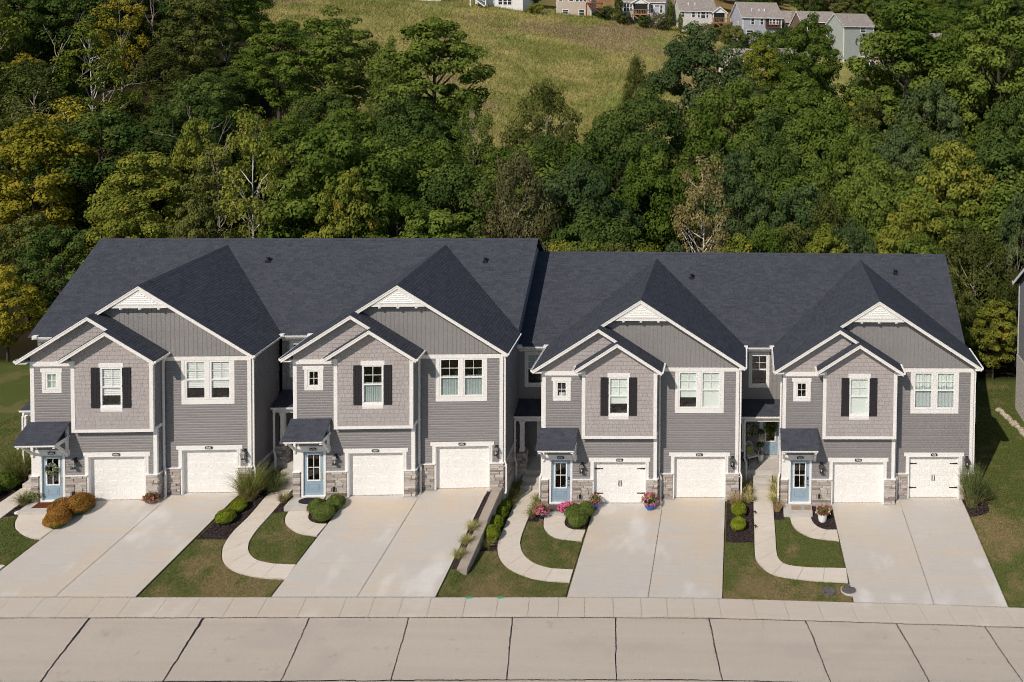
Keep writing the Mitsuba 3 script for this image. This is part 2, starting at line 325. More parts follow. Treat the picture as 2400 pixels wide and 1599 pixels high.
# --- window openings: (plane, casing rect, head, glass rects, rail heights, casing name)
WIN = {
 'double': (FR, (0.209, 2.566, 4.265, 6.302), None, [(0.442, 1.225), (1.535, 2.325)], (4.545, 5.395, 6.225)),
 'bay': (FB, (-2.86, -1.905, 4.286, 6.30), (-2.917, -1.85, 6.30, 6.506), [(-2.79, -1.99)], (4.565, 5.40, 6.235)),
 'small': (FL, (-5.529, -4.688, 5.068, 6.02), (-5.597, -4.657, 6.02, 6.197), [(-5.31, -4.925)], (5.29, None, 5.93)),
}
def glass_box(k, m=0.07):
    F, c, h, gl, zz = WIN[k]; return [sbox(a - m, zz[0] - m, b + m, zz[2] + m) for a, b in gl]
# --- wall sheets with their siding
left_low = Polygon([(-6.03, 0), (-0.58, 0), (-0.58, 3.36), (-4.12, 3.36), (-4.12, 6.50), (-6.03, 6.50)])
holes_left = union_all([sbox(-5.70, 0.0, -4.57, 2.30), sbox(-3.60, -0.1, -1.10, 2.16)] + glass_box('small'))
allparts('siding', lap_siding(left_low.intersection(sbox(-7, 1.22, 0, 7)).difference(holes_left), FL), 'siding_grey', kind='stuff')
right_wall = sbox(-0.58, 0, XE, 6.50); holes_right = union_all([sbox(0.18, -0.1, 2.68, 2.17)] + glass_box('double'))
allparts('siding', lap_siding(right_wall.intersection(sbox(-2, 1.25, 4, 7)).difference(holes_right), FR), 'siding_grey', kind='stuff')
FS = rightside(-0.61)
allparts('siding', cat([lap_siding(sbox(YL, 1.2, 0.03, 3.36), FS), lap_siding(sbox(YB, 3.36, 0.03, 6.6), FS), lap_siding(sbox(YB, 3.36, YL + 0.03, 6.6), leftside(-4.09))]), 'siding_grey', kind='stuff')
FE = rightside(XE - 0.03); FW = leftside(-6.00)
allparts('siding', lap_siding(sbox(0.03, 1.1, 2.86, 6.55), FE), 'siding_grey', kind='stuff')
allparts('siding', lap_siding(sbox(YL + 0.03, -0.1, 2.86, 6.55), FW), 'siding_grey', kind='stuff')
end_wall = Polygon([(2.86, -0.6), (13.1, -0.6), (13.1, 6.55), (7.93, 9.95), (2.86, 6.68)])
allparts('siding', lap_siding(end_wall, FE), 'siding_grey', units=(1, 3), kind='stuff')
allparts('siding', lap_siding(end_wall, leftside(-8.0)), 'siding_grey', units=(0,), kind='stuff')
allparts('back_wall', bx(-8.0, XE - 0.03, 13.05, 13.1, -0.6, 6.6), 'siding_grey')
# recess between the houses: upper wall of upright boards, porch wall below
FU = front(2.86)
rec_win = (-7.64, -6.58, 4.42, 6.24)
for k in range(10):
    a = -8.0 + 0.2 * k
    pc = sbox(a + 0.004, 3.3, min(a + 0.196, -6.0), 6.55).difference(sbox(rec_win[0] + 0.1, rec_win[2] + 0.1, rec_win[1] - 0.1, rec_win[3] - 0.1))
    allparts('recess_wall__board', piece(pc, FU, 0.0, 0.018, 0.006), 'batten_grey')
allparts('recess_wall', piece(sbox(-8.0, 3.3, -6.0, 6.55).difference(sbox(rec_win[0] + 0.1, rec_win[2] + 0.1, rec_win[1] - 0.1, rec_win[3] - 0.1)), FU, -0.02, 0.002), 'batten_grey')
allparts('porch_wall', lap_siding(sbox(-8.0, 0.6, -6.98, 3.35).union(sbox(-6.05, 0.6, -6.0, 3.35)).union(sbox(-7.1, 2.95, -6.0, 3.35)), front(3.1)), 'siding_grey', kind='stuff')
# bay and gable walls of shakes
def shakes(poly, F, path, exposure_=0.187, seed=1, z0=3.5):
    r = random.Random(seed); x0, zz0, x1, z1 = poly.bounds; z = z0 + math.floor((zz0 - z0) / exposure_) * exposure_
    while z < z1:
        x = x0 - r.random() * 0.2
        while x < x1:
            w = r.choice([0.18, 0.2, 0.23, 0.26, 0.3]); pc = sbox(x + 0.0018, z, x + w - 0.0018, z + exposure_ + 0.01).intersection(poly)
            x += w
            if pc.area > 0.002:
                d = piece(pc, F, 0.0, 0.026 + r.random() * 0.002, 0.002, slant=0.022)
                if d is not None: allparts(path, d, f'shake_{r.choice([0, 0, 1, 2])}')
        z += exposure_
bay_poly = Polygon([(-4.12, 3.36), (-0.58, 3.36), (-0.58, gtop(-0.58, -2.431, 8.04)), (-2.431, 8.04 - 0.1), (-4.12, gtop(-4.12, -2.431, 8.04))])
bay_holes = union_all(glass_box('bay'))
allparts('bay', cat([piece(bay_poly.difference(bay_holes), FB, -0.03, 0.003), bx(-4.10, -0.60, YB + 0.03, YL + 0.1, 3.36, 3.38)]), 'shake_1')
shk = bay_poly.intersection(sbox(-3.96, 3.49, -0.745, 9)).difference(union_all([sbox(-2.86, 4.29, -1.905, 6.49), sbox(-3.23, 4.48, -1.55, 6.29)]))
shakes(shk, FB, 'bay__shingle', seed=5)
j_poly = Polygon([(-6.03, 6.50), (-2.2, 6.50), (-2.2, 7.7), (-3.353, 8.64 - 0.1), (-6.03, gtop(-6.03, -3.353, 8.64))])
allparts('side_gable', piece(j_poly, FL, -0.03, 0.003), 'shake_1')
shakes(j_poly.intersection(Polygon([(-6.03, 6.5), (-4.35, 6.5), (-2.35, 7.85), (-2.35, 9), (-6.03, 9)])), FL, 'side_gable__shingle', seed=9)
# main gable of upright boards
a_poly = Polygon([(-4.6, 6.5), (XE, 6.5), (XE, gtop(XE, -1.43, 9.88)), (-1.43, 9.78), (-4.6, gtop(-4.6, -1.43, 9.88))])
allparts('main_gable', piece(a_poly, FR, -0.03, 0.002), 'batten_grey')
k = -4.5
while k < XE:
    pc = sbox(k + 0.005, 6.4, min(k + 0.197, XE), 9.0).intersection(a_poly)
    if pc.area > 0.004: allparts('main_gable__board', piece(pc, FR, 0.0, 0.017, 0.006), 'batten_grey')
    k += 0.202

# --- white trim
def boards(path, items, bsdf='white_trim'):
    for F, r, w in items: allparts(path, rect_board(*r, F, 0.0, w), bsdf)
boards('corner_board', [(FR, (XE - 0.165, XE, 1.30, 6.30), 0.034), (FE, (0.0, 0.13, 1.30, 6.5), 0.03), (FL, (-6.03, -5.86, 3.60, 6.285), 0.03), (FW, (YL, YL + 0.13, 1.28, 6.5), 0.03),
                        (FB, (-4.12, -3.955, 3.49, 6.60), 0.032), (FB, (-0.745, -0.58, 3.49, 6.60), 0.032), (FS, (YB, YB + 0.12, 3.49, 6.6), 0.03), (FL, (-0.745, -0.58, 1.29, 3.36), 0.03), (FS, (YL, YL + 0.12, 1.29, 3.36), 0.03), (FS, (-0.11, 0.0, 1.3, 6.5), 0.03)])
boards('frieze_board', [(FR, (-0.58, XE, 6.303, 6.49), 0.034), (FL, (-6.03, -4.12, 6.287, 6.50), 0.034), (FU, (-8.0, -6.0, 6.26, 6.5), 0.03)])
boards('skirt_board', [(FB, (-4.12, -0.58, 3.347, 3.488), 0.034), (FS, (YB, 0.0, 3.347, 3.488), 0.034)])
def garage(path, F, x0, x1, head, h0, cap, plane):
    t = 0.165
    allparts(path, cat([rect_board(head[0], head[1], h0, h0 + 0.178, F, 0.0, 0.036), rect_board(x0 - t, x0 - 0.02, cap, h0 - 0.001, F, 0.0, 0.03), rect_board(x1 + 0.02, x1 + t, cap, h0 - 0.001, F, 0.0, 0.03),
        bx(x0 - 0.06, x0, plane - 0.015, plane + 0.30, 0.0, h0), bx(x1, x1 + 0.06, plane - 0.015, plane + 0.30, 0.0, h0), bx(x0, x1, plane - 0.012, plane + 0.30, h0 - 0.03, h0 + 0.02)]), 'white_trim')
garage('garage_trim', FL, -3.569, -1.13, (-3.803, -0.891), 2.139, 1.29, YL)
garage('garage_trim', FR, 0.213, 2.65, (-0.043, 2.899), 2.15, 1.325, 0.0)
def garage_door(x0, x1, plane, top, hardware):
    y = plane + 0.21; F = front(y); n = 4; hh = (top - 0.03) / n; ww = (x1 - x0) / n
    slabs = [bx(x0, x1, y, y + 0.04, i * hh + (0.012 if i else 0.0), (i + 1) * hh - 0.003) for i in range(n)]
    door = allparts('garage_door', cat(slabs + [bx(x0, x1, y + 0.012, y + 0.03, 0, top - 0.03)]), 'white_door')
    for i in range(n):
        for j in range(n):
            r = sbox(x0 + j * ww + 0.085, i * hh + 0.115, x0 + (j + 1) * ww - 0.085, (i + 1) * hh - 0.105)
            allparts(f'{door[0]}__panel', cat([piece(r.difference(r.buffer(-0.022, join_style=2)), F, 0.0, 0.004, 0.003), piece(r.buffer(-0.05, join_style=2), F, 0.0, 0.005, 0.012)]), 'white_door')
    allparts(f'{door[0]}__weather_strip', bx(x0 + 0.005, x1 - 0.005, y - 0.012, y + 0.02, 0.0, 0.022), 'metal_black')
    for u in hardware:
        for sx in (-1, 1):
            for zz in (0.50, 1.70):
                e = x0 + 0.015 if sx < 0 else x1 - 0.015
                hg = cat([piece(Polygon([(e, zz - 0.035), (e, zz + 0.035), (e - sx * 0.30, zz + 0.015), (e - sx * 0.38, zz + 0.022), (e - sx * 0.40, zz), (e - sx * 0.38, zz - 0.022), (e - sx * 0.30, zz - 0.015)]), F, 0.0, 0.026, 0.003)])
                allparts(f'{door[0]}__hinge', hg, 'metal_black', units=(u,))
            c = (x0 + x1) / 2 + sx * 0.05
            allparts(f'{door[0]}__handle', tube([(c, y, 0.84), (c, y - 0.05, 0.87), (c + sx * 0.012, y - 0.06, 0.98), (c, y - 0.05, 1.10), (c, y, 1.13)], 0.016), 'metal_black', units=(u,), smooth=True)
garage_door(-3.569, -1.13, YL, 2.139, (2,)); garage_door(0.213, 2.65, 0.0, 2.15, (3,))
# --- stone base
def stonework(regions, F, path, seed, zmax=None, rows=(0.085, 0.11, 0.13, 0.16, 0.09)):
    r = random.Random(seed)
    for reg in regions:
        x0, z0, x1, z1 = reg.bounds; z = z0
        while z < z1 - 0.02:
            h = min(r.choice(rows), z1 - z)
            if z1 - (z + h) < 0.05: h = z1 - z
            x = x0
            while x < x1 - 0.01:
                w = r.uniform(0.2, 0.55)
                if x1 - (x + w) < 0.14: w = x1 - x
                hh = h
                parts = [(z, h)] if h < 0.12 or r.random() < 0.6 else [(z, h * 0.5), (z + h * 0.5, h * 0.5)]
                for zz, hz in parts:
                    pc = sbox(x + 0.006, zz + 0.005, x + w - 0.006, zz + hz - 0.005).intersection(reg)
                    if pc.area > 0.001:
                        q = np.asarray(pc.exterior.coords)[:-1] + np.array([[r.uniform(-.004, .004), r.uniform(-.004, .004)] for _ in range(len(pc.exterior.coords) - 1)])
                        allparts(path, piece(Polygon(q), F, -0.02, r.uniform(0.045, 0.095), r.uniform(0.008, 0.018)), f'stone_{r.choice([0, 0, 0, 1, 1, 2, 2, 3, 4, 4, 5])}')
                x += w
            z += h
CAP = 1.255
allparts('stone_base', cat([piece(sbox(-6.03, -0.3, -5.70, CAP).union(sbox(-4.57, -0.3, -3.61, CAP)).union(sbox(-1.09, -0.3, -0.55, CAP)), FL, 0.0, 0.035), piece(sbox(YL, -0.3, 0.03, CAP), FS, 0.0, 0.035),
                            piece(sbox(-0.55, -0.3, 0.17, 1.285).union(sbox(2.69, -0.3, XE, 1.285)), FR, 0.0, 0.035), piece(sbox(0.0, -1.1, 2.86, 1.12), FE, 0.0, 0.035), piece(sbox(YL, -0.4, 2.0, CAP), FW, 0.0, 0.035)]), 'mortar')
stonework([sbox(-6.06, 0.06, -5.71, CAP), sbox(-4.56, 0.06, -3.63, CAP), sbox(-1.07, 0.06, -0.535, CAP)], FL, 'stone_base__stone', 3)
stonework([sbox(YL - 0.03, 0.06, 0.0, CAP)], FS, 'stone_base__stone', 8)
stonework([sbox(-0.55, 0.06, 0.15, 1.285), sbox(2.71, 0.06, XE + 0.04, 1.285)], FR, 'stone_base__stone', 12)
stonework([sbox(-0.04, -0.06, 2.8, 1.10)], FE, 'stone_base__stone', 15, rows=(0.11, 0.14, 0.17))
boards('ledge', [(FL, (-6.06, -5.70, CAP, CAP + 0.04), 0.11), (FL, (-4.57, -3.59, CAP, CAP + 0.04), 0.11), (FL, (-1.10, -0.53, CAP, CAP + 0.04), 0.11), (FR, (-0.53, 0.19, 1.285, 1.325), 0.11), (FR, (2.67, XE + 0.06, 1.285, 1.325), 0.11), (FE, (0.0, 2.86, 1.11, 1.15), 0.11), (FS, (YL, 0.0, CAP, CAP + 0.04), 0.11)])
allparts('foundation', cat([bx(-6.08, -5.69, YL - 0.075, YL + 0.1, -0.6, 0.055), bx(-4.58, -3.58, YL - 0.075, YL + 0.1, -0.6, 0.055), bx(-1.12, -0.50, YL - 0.075, 0.0, -0.6, 0.055), bx(-0.55, 0.20, -0.075, 0.1, -0.6, 0.055), bx(2.66, XE + 0.07, -0.075, 2.9, -1.2, 0.055), bx(XE - 0.05, XE + 0.055, 0.05, 2.9, -1.2, -0.06), bx(-8.0, -6.0, 1.5, 3.2, -0.4, 0.3)]), 'foundation')
# --- front door
allparts('front_door_trim', cat([rect_board(-6.03, -5.66, 1.295, 2.20, FL, 0.0, 0.032), rect_board(-5.68, -5.60, 0.1, 2.20, FL, 0.0, 0.04), rect_board(-4.67, -4.58, 0.1, 2.20, FL, 0.0, 0.04), rect_board(-6.03, -4.36, 2.205, 2.46, FL, 0.0, 0.036),
                                 bx(-5.66, -4.60, YL - 0.05, YL + 0.1, 0.09, 0.142), bx(-5.60, -5.585, YL - 0.01, YL + 0.1, 0.142, 2.2), bx(-4.687, -4.67, YL - 0.01, YL + 0.1, 0.142, 2.2)]), 'white_trim')
FD = front(YL + 0.075)
lite = sbox(-5.457, 0.80, -4.845, 2.09)
dk = allparts('front_door', piece(sbox(-5.585, 0.146, -4.687, 2.19).difference(lite.buffer(-0.03)), FD, -0.045, 0.0, 0.002), 'blue_door')[0]
allparts(f'{dk}__lite_frame', cat([piece(lite.difference(lite.buffer(-0.055, join_style=2)), FD, -0.01, 0.022, 0.006), rect_board(-5.164, -5.138, 0.855, 2.035, FD, -0.01, 0.014), rect_board(-5.402, -4.90, 1.43, 1.456, FD, -0.01, 0.012)]), 'vinyl_white')
allparts(f'{dk}__pane', (FD(np.array([-5.41, -4.89, -4.89, -5.41]), np.array([0.85, 0.85, 2.04, 2.04]), np.full(4, -0.012)), np.array([[0, 1, 2, 3]])), 'pane_glass')
pr = sbox(-5.41, 0.33, -4.88, 0.68)
allparts(f'{dk}__panel', cat([piece(pr.difference(pr.buffer(-0.03, join_style=2)), FD, 0.0, 0.012, 0.004), piece(pr.buffer(-0.07, join_style=2), FD, 0.0, 0.012, 0.014)]), 'blue_door')
kn = trimesh.creation.icosphere(subdivisions=2, radius=0.035); kn.apply_translation((-4.76, YL - 0.0, 1.0)); k2 = trimesh.creation.icosphere(subdivisions=2, radius=0.028); k2.apply_translation((-4.76, YL + 0.03, 1.13))
allparts(f'{dk}__knob', cat([kn, k2]), 'brass', smooth=True, units=(0, 1)); allparts(f'{dk}__knob', cat([kn, k2, bx(-4.79, -4.73, YL + 0.04, YL + 0.085, 1.22, 1.36)]), 'metal_black', smooth=30, units=(2, 3))
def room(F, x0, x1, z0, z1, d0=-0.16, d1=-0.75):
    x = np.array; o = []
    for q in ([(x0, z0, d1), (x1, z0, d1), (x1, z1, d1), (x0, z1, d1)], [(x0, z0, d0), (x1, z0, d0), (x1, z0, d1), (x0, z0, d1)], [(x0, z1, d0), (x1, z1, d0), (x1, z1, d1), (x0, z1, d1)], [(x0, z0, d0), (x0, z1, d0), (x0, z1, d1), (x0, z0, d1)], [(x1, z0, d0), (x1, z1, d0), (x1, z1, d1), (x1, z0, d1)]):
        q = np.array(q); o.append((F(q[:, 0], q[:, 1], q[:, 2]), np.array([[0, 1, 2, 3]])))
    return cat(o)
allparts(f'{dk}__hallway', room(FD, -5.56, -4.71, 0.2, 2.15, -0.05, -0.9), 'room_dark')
# --- windows
def curtain(F, x0, x1, z0, z1, w=-0.10, waves=7, amp=0.022, scallop=0.0):
    n = 49; u = np.linspace(x0, x1, n); ph = np.linspace(0, waves * 2 * np.pi, n); a = w + amp * np.sin(ph) + amp * 0.4 * np.sin(ph * 2.3 + 1)
    zb = z0 + scallop * (0.5 + 0.5 * np.cos(np.linspace(0, 4 * np.pi, n)))
    v = np.vstack([F(u, zb, a), F(u, np.full(n, z1), a)]); i = np.arange(n - 1)
    return v, np.stack([i, i + 1, i + 1 + n, i + n], 1)
def blind(F, x0, x1, z0, z1, w=-0.08, pitch=0.085):
    out = []; z = z1
    while z - pitch > z0:
        v = np.array([[x0, z, w - 0.02], [x1, z, w - 0.02], [x1, z - pitch * 0.92, w + 0.022], [x0, z - pitch * 0.92, w + 0.022]]); out.append((F(v[:, 0], v[:, 1], v[:, 2]), np.array([[0, 1, 2, 3]]))); z -= pitch
    return cat(out)
def flat(F, x0, x1, z0, z1, w): return F(np.array([x0, x1, x1, x0]), np.array([z0, z0, z1, z1]), np.full(4, w)), np.array([[0, 1, 2, 3]])
COVER = {0: ('blind', 'blind'), 1: ('cafe', 'cafe'), 2: ('shade', 'shade'), 3: ('sheer', 'full')}
def window(k, kind, F, c, head, gl, zz, path='window', muntin='upper', units=(0, 1, 2, 3)):
    outer = sbox(c[0], c[2], c[1], c[3]); hole = union_all([sbox(a - 0.075, zz[0] - 0.075, b + 0.075, zz[2] + 0.075) for a, b in gl])
    # casing in boards that butt at their ends
    cs = [rect_board(c[0], c[1], c[2], zz[0] - 0.075, F, 0.0, 0.03), rect_board(c[0], gl[0][0] - 0.075, zz[0] - 0.074, c[3], F, 0.0, 0.03), rect_board(gl[-1][1] + 0.075, c[1], zz[0] - 0.074, c[3], F, 0.0, 0.03)]
    if c[3] - zz[2] - 0.075 > 0.01: cs.append(rect_board(gl[0][0] - 0.074, gl[-1][1] + 0.074, zz[2] + 0.075, c[3], F, 0.0, 0.03))
    if len(gl) > 1: cs.append(rect_board(gl[0][1] + 0.075, gl[1][0] - 0.075, zz[0] - 0.074, c[3], F, 0.0, 0.028))
    if head: cs.append(rect_board(*head, F, 0.0, 0.036))
    if head and zz[1]: cs.append(rect_board(c[0] + 0.0, c[1], zz[0] - 0.20, zz[0] - 0.078, F, 0.028, 0.045))
    names = allparts(path, cat(cs), 'white_trim', units=units); nm = names[0]
    assert all(x == nm for x in names)
    for a, b in gl:
        fr = sbox(a - 0.075, zz[0] - 0.075, b + 0.075, zz[2] + 0.075).difference(sbox(a, zz[0], b, zz[2])); sash = [piece(fr, F, -0.06, 0.016, 0.004)]
        if zz[1]: sash += [rect_board(a - 0.01, b + 0.01, zz[1] - 0.03, zz[1] + 0.03, F, -0.05, 0.006)]
        allparts(f'{nm}__sash', cat(sash), 'vinyl_white', units=units)
        pieces = [(zz[0], zz[1] - 0.03, -0.040), (zz[1] + 0.03, zz[2], -0.022)] if zz[1] else [(zz[0], zz[2], -0.03)]
        for z0, z1, w in pieces: allparts(f'{nm}__pane', flat(F, a - 0.005, b + 0.005, z0 - 0.005, z1 + 0.005, w), 'pane_glass', units=units)
        up0 = zz[1] + 0.03 if zz[1] else zz[0]; m = (a + b) / 2; mz = (up0 + zz[2]) / 2
        if muntin: allparts(f'{nm}__muntin', cat([rect_board(m - 0.011, m + 0.011, up0, zz[2], F, -0.02, -0.012), rect_board(a, b, mz - 0.011, mz + 0.011, F, -0.02, -0.0125)]), 'vinyl_white', units=units)
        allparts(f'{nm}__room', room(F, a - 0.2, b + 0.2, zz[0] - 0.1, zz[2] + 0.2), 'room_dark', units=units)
        A, B = a - 0.04, b + 0.04; top = zz[2] + 0.04; bot = zz[0] - 0.02; mid = zz[1] or (zz[0] + zz[2]) / 2
        for u in units:
            if kind == 'small':
                if u == 0: allparts(f'{nm}__curtain', curtain(F, A, B, bot, top, waves=3), 'curtain_white', units=(u,))
                if u == 2: allparts(f'{nm}__curtain', curtain(F, A + 0.1, B - 0.12, bot, bot + 0.16, waves=2), 'curtain_white', units=(u,))
                continue
            if kind == 'recess':
                if u in (2, 0): allparts(f'{nm}__shade', flat(F, A, B, mid + 0.02, top, -0.09), 'curtain_teal', units=(u,))
                continue
            if u == 0: allparts(f'{nm}__blind', blind(F, A, B, mid - 0.42, top), 'blind_white', units=(u,), kind='stuff')
            if u == 1: allparts(f'{nm}__curtain', curtain(F, A + 0.02, B - 0.02, bot, mid + 0.07, waves=9), 'curtain_teal', units=(u,))
            if u == 2:
                low = bot if (a > 1.4) else mid - 0.40
                allparts(f'{nm}__shade', flat(F, A, B, low, top, -0.085), 'curtain_white', units=(u,))
            if u == 3:
                if kind == 'double':
                    allparts(f'{nm}__curtain', curtain(F, A, B, bot, top, w=-0.13, waves=5, amp=0.015), 'curtain_teal', units=(u,))
                    allparts(f'{nm}__valance', curtain(F, A, B, mid + 0.10, top, w=-0.095, waves=5, scallop=0.10), 'curtain_white', units=(u,))
                else: allparts(f'{nm}__shade', flat(F, A, B, bot, top, -0.085), 'curtain_white', units=(u,))
for k, v in WIN.items(): window(k, k, *v)
window('recess', 'recess', FU, rec_win, None, [(-7.47, -6.75)], (4.62, 5.35, 6.06), path='recess_window')
# shutters
for x0, x1 in ((-3.245, -2.87), (-1.90, -1.53)):
    nm = allparts('shutter', piece(sbox(x0, 4.465, x1, 6.30), FB, 0.015, 0.045, 0.003), 'shutter_black')[0]
    n = 3; w = (x1 - x0) / n
    for i in range(n): allparts(f'{nm}__plank', piece(sbox(x0 + i * w + 0.005, 4.47, x0 + (i + 1) * w - 0.005, 6.295), FB, 0.04, 0.058, 0.005), 'shutter_black')
    for z in (4.62, 5.42, 6.06): allparts(f'{nm}__batten', piece(sbox(x0 + 0.002, z, x1 - 0.002, z + 0.09), FB, 0.055, 0.078, 0.006), 'shutter_black')
# --- roofs. S maps (along eave, up slope) to 3D
def S_main(s, t, l): return np.stack([s, t, 6.65 + SL * (t - 2.5) + l], -1)
def S_back(s, t, l): return np.stack([s, 13.4 - t, 6.65 + SL * t - 0.02 + l], -1)
def S_right(cx, z): return lambda s, t, l: np.stack([cx - t, s, z + SL * t + l], -1)      # t = -(x - cx) <= 0
def S_left(cx, z): return lambda s, t, l: np.stack([cx + t, s, z + SL * t + l], -1)        # t = x - cx <= 0
ZA, ZJ, ZI = 9.90, 8.66, 8.06
for u, x0, x1 in ((0, -8.2, 3.445), (1, -8.0, 3.47), (2, -8.2, 3.4099), (3, -8.0, 3.47)):
    allparts('roof', roof_slope(sbox(x0, 2.47, x1, 7.93), S_main), 'shingle_dark', units=(u,))
    allparts('roof', roof_slope(sbox(x0, 0.0, x1, 5.47), S_back), 'shingle_dark', units=(u,))
    allparts('roof__ridge_cap', cat([(np.array([[x0, 7.80, 10.085], [x1, 7.80, 10.085], [x1, 7.93, 10.175], [x0, 7.93, 10.175], [x1, 8.06, 10.085], [x0, 8.06, 10.085]]), np.array([[0, 1, 2, 3], [3, 2, 4, 5]]))]), 'shingle_dark', units=(u,))
xr, xl = 3.585, -6.44
yv = lambda x: 2.5 + (ZA - SL * abs(x + 1.43) - 6.65) / SL + 0.02
allparts('roof', roof_slope(Polygon([(-0.375, -(xr + 1.43)), (yv(xr), -(xr + 1.43)), (yv(-1.43), 0.0), (-0.375, 0.0)]), S_right(-1.43, ZA)), 'shingle_dark')
allparts('roof', roof_slope(Polygon([(-0.872, xl + 1.43), (yv(xl), xl + 1.43), (yv(-1.43), 0.0), (-0.375, 0.0), (-0.375, -3.353 + 1.43), (-0.872, -3.353 + 1.43)]), S_left(-1.43, ZA)), 'shingle_dark')
allparts('roof__ridge_cap', (np.array([[-1.58, -0.378, ZA - 0.085], [-1.43, -0.378, ZA + 0.014], [-1.28, -0.378, ZA - 0.085], [-1.58, 7.45, ZA - 0.085], [-1.43, 7.5, ZA + 0.014], [-1.28, 7.45, ZA - 0.085]]), np.array([[0, 1, 4, 3], [1, 2, 5, 4]])), 'shingle_dark')
xm = -0.335
allparts('roof', roof_slope(Polygon([(-0.872, 0.0), (0.03, 0.0), (0.03, -(xm + 3.353)), (-1.162, -(xm + 3.353)), (-1.162, -(-2.431 + 3.353)), (-0.872, -(-2.431 + 3.353))]), S_right(-3.353, ZJ)), 'shingle_dark')
allparts('roof', roof_slope(sbox(-1.162, -4.43 + 2.431, YL + 0.03, 0.0), S_left(-2.431, ZI + 0.002)), 'shingle_dark')
# rake boards with a crown strip, and the soffits behind them
def rake(xa, za, xb, zb, y, depth, h=0.175):
    P1 = Polygon([(xa, za), (xb, zb), (xb, zb - h), (xa, za - h)]); P2 = Polygon([(xa, za), (xb, zb), (xb, zb - 0.055), (xa, za - 0.055)]); F = front(y + 0.03)
    v = np.array([[xa, y + 0.03, za - 0.10], [xb, y + 0.03, zb - 0.10], [xb, y + depth, zb - 0.10], [xa, y + depth, za - 0.10]])
    allparts('rake_board', cat([piece(P1, F, -0.01, 0.028, 0.003), piece(P2, F, 0.02, 0.046, 0.003), (v, np.array([[0, 1, 2, 3]]))]), 'white_trim')
g = 0.036
rake(-1.43, ZA - g, xr - 0.01, ZA - g - SL * (xr - 0.01 + 1.43), -0.365, 0.39); rake(-3.42, ZA - g - SL * 1.99, -1.4301, ZA - g, -0.365, 0.39)
rake(xl + 0.01, ZJ - g - SL * (-3.353 - xl - 0.01), -3.353, ZJ - g, -0.862, 0.35); rake(-3.3529, ZJ - g, -2.36, ZJ - g - SL * 0.993, -0.862, 0.35)
rake(-4.42, ZI - g - SL * 1.989, -2.431, ZI - g, -1.152, 0.38); rake(-2.4309, ZI - g, xm - 0.01, ZI - g - SL * (xm - 0.01 + 2.431), -1.152, 0.38)
# white vent pediment at the top of the main gable
vp = Polygon([(-2.66, 8.84), (-0.20, 8.84), (-0.36, gtop(-0.36, -1.43, ZA, 0.20)), (-1.43, ZA - 0.20), (-2.50, gtop(-2.50, -1.43, ZA, 0.20))])
gv = allparts('gable_vent', piece(vp, front(-0.01), -0.02, 0.295, 0.004), 'white_trim')[0]
lou = Polygon([(-2.33, 9.02), (-0.53, 9.02), (-1.43, 9.02 + 0.9 * SL)])
allparts(f'{gv}__vent_frame', piece(lou.buffer(0.03, join_style=2).difference(lou.buffer(-0.02, join_style=2)), front(-0.305), 0.0, 0.022, 0.003), 'white_trim')
for i in range(6):
    z = 9.03 + i * 0.088; hw = max(0.05, (9.02 + 0.9 * SL - z - 0.03) / SL - 0.04)
    allparts(f'{gv}__louver', (front(-0.305)(np.array([-1.43 - hw, -1.43 + hw, -1.43 + hw * 0.93, -1.43 - hw * 0.93]), np.array([z, z, z + 0.08, z + 0.08]), np.array([0.04, 0.04, 0.004, 0.004])), np.array([[0, 1, 2, 3]])), 'white_trim')
for x in (-2.26, -1.43, -0.60): allparts(f'{gv}__bracket', bx(x - 0.055, x + 0.055, -0.29, -0.02, 8.77, 8.838), 'white_trim')
# --- gutters, eave soffits and downspouts
def gutter(a, b, side):
    a, b = np.array(a, float), np.array(b, float); t = (b - a) / np.linalg.norm(b - a); o = np.array(side, float)
    prof = [(-0.0, 0.0), (0.0, -0.115), (0.075, -0.115), (0.115, -0.05), (0.115, 0.0), (0.10, 0.0), (0.095, -0.035), (0.02, -0.035)]
    v = np.array([q + o * p + np.array([0, 0, z]) for q in (a, b) for p, z in prof]); n = len(prof); i = np.arange(n)
    f = np.stack([i, (i + 1) % n, (i + 1) % n + n, i + n], 1); capf = []
    for k in range(1, n - 1): capf += [[0, k, k + 1], [n, n + k, n + k + 1]]
    return np.vstack([v]), np.vstack([f[:, [0, 1, 2]], f[:, [0, 2, 3]], np.array(capf)])
for a, b, s in (((xr - 0.03, -0.37, 6.655), (xr - 0.03, 2.44, 6.655), (1, 0, 0)), ((xl + 0.03, -0.86, 6.655), (xl + 0.03, 2.44, 6.655), (-1, 0, 0)), ((xm - 0.02, -1.15, 6.70), (xm - 0.02, -0.02, 6.70), (1, 0, 0)), ((-4.41, -1.15, 6.75), (-4.41, YL, 6.75), (-1, 0, 0))):
    allparts('gutter', gutter(a, b, s), 'white_trim')
allparts('gutter', cat([gutter((-7.95, 2.50, 6.645), (-6.36, 2.50, 6.645), (0, -1, 0)), bx(-7.92, -7.70, 2.34, 2.52, 6.60, 6.72), bx(-6.60, -6.36, 2.34, 2.52, 6.60, 6.72)]), 'white_trim')
allparts('eave_soffit', cat([bx(XE - 0.02, xr - 0.02, -0.34, 2.86, 6.49, 6.515), bx(xl + 0.02, -6.0, -0.83, 2.86, 6.49, 6.515), bx(-8.0, -6.0, 2.45, 2.9, 6.50, 6.53), bx(-0.61, xm - 0.01, -1.12, 0.0, 6.54, 6.56), bx(-4.42, -4.09, -1.12, YL, 6.59, 6.61), bx(XE - 0.02, xr, -0.33, -0.30, 6.49, 6.60)]), 'white_trim')
def spout(pts, units=(0, 1, 2, 3)): allparts('downspout', square_tube(pts), 'white_trim', units=units)
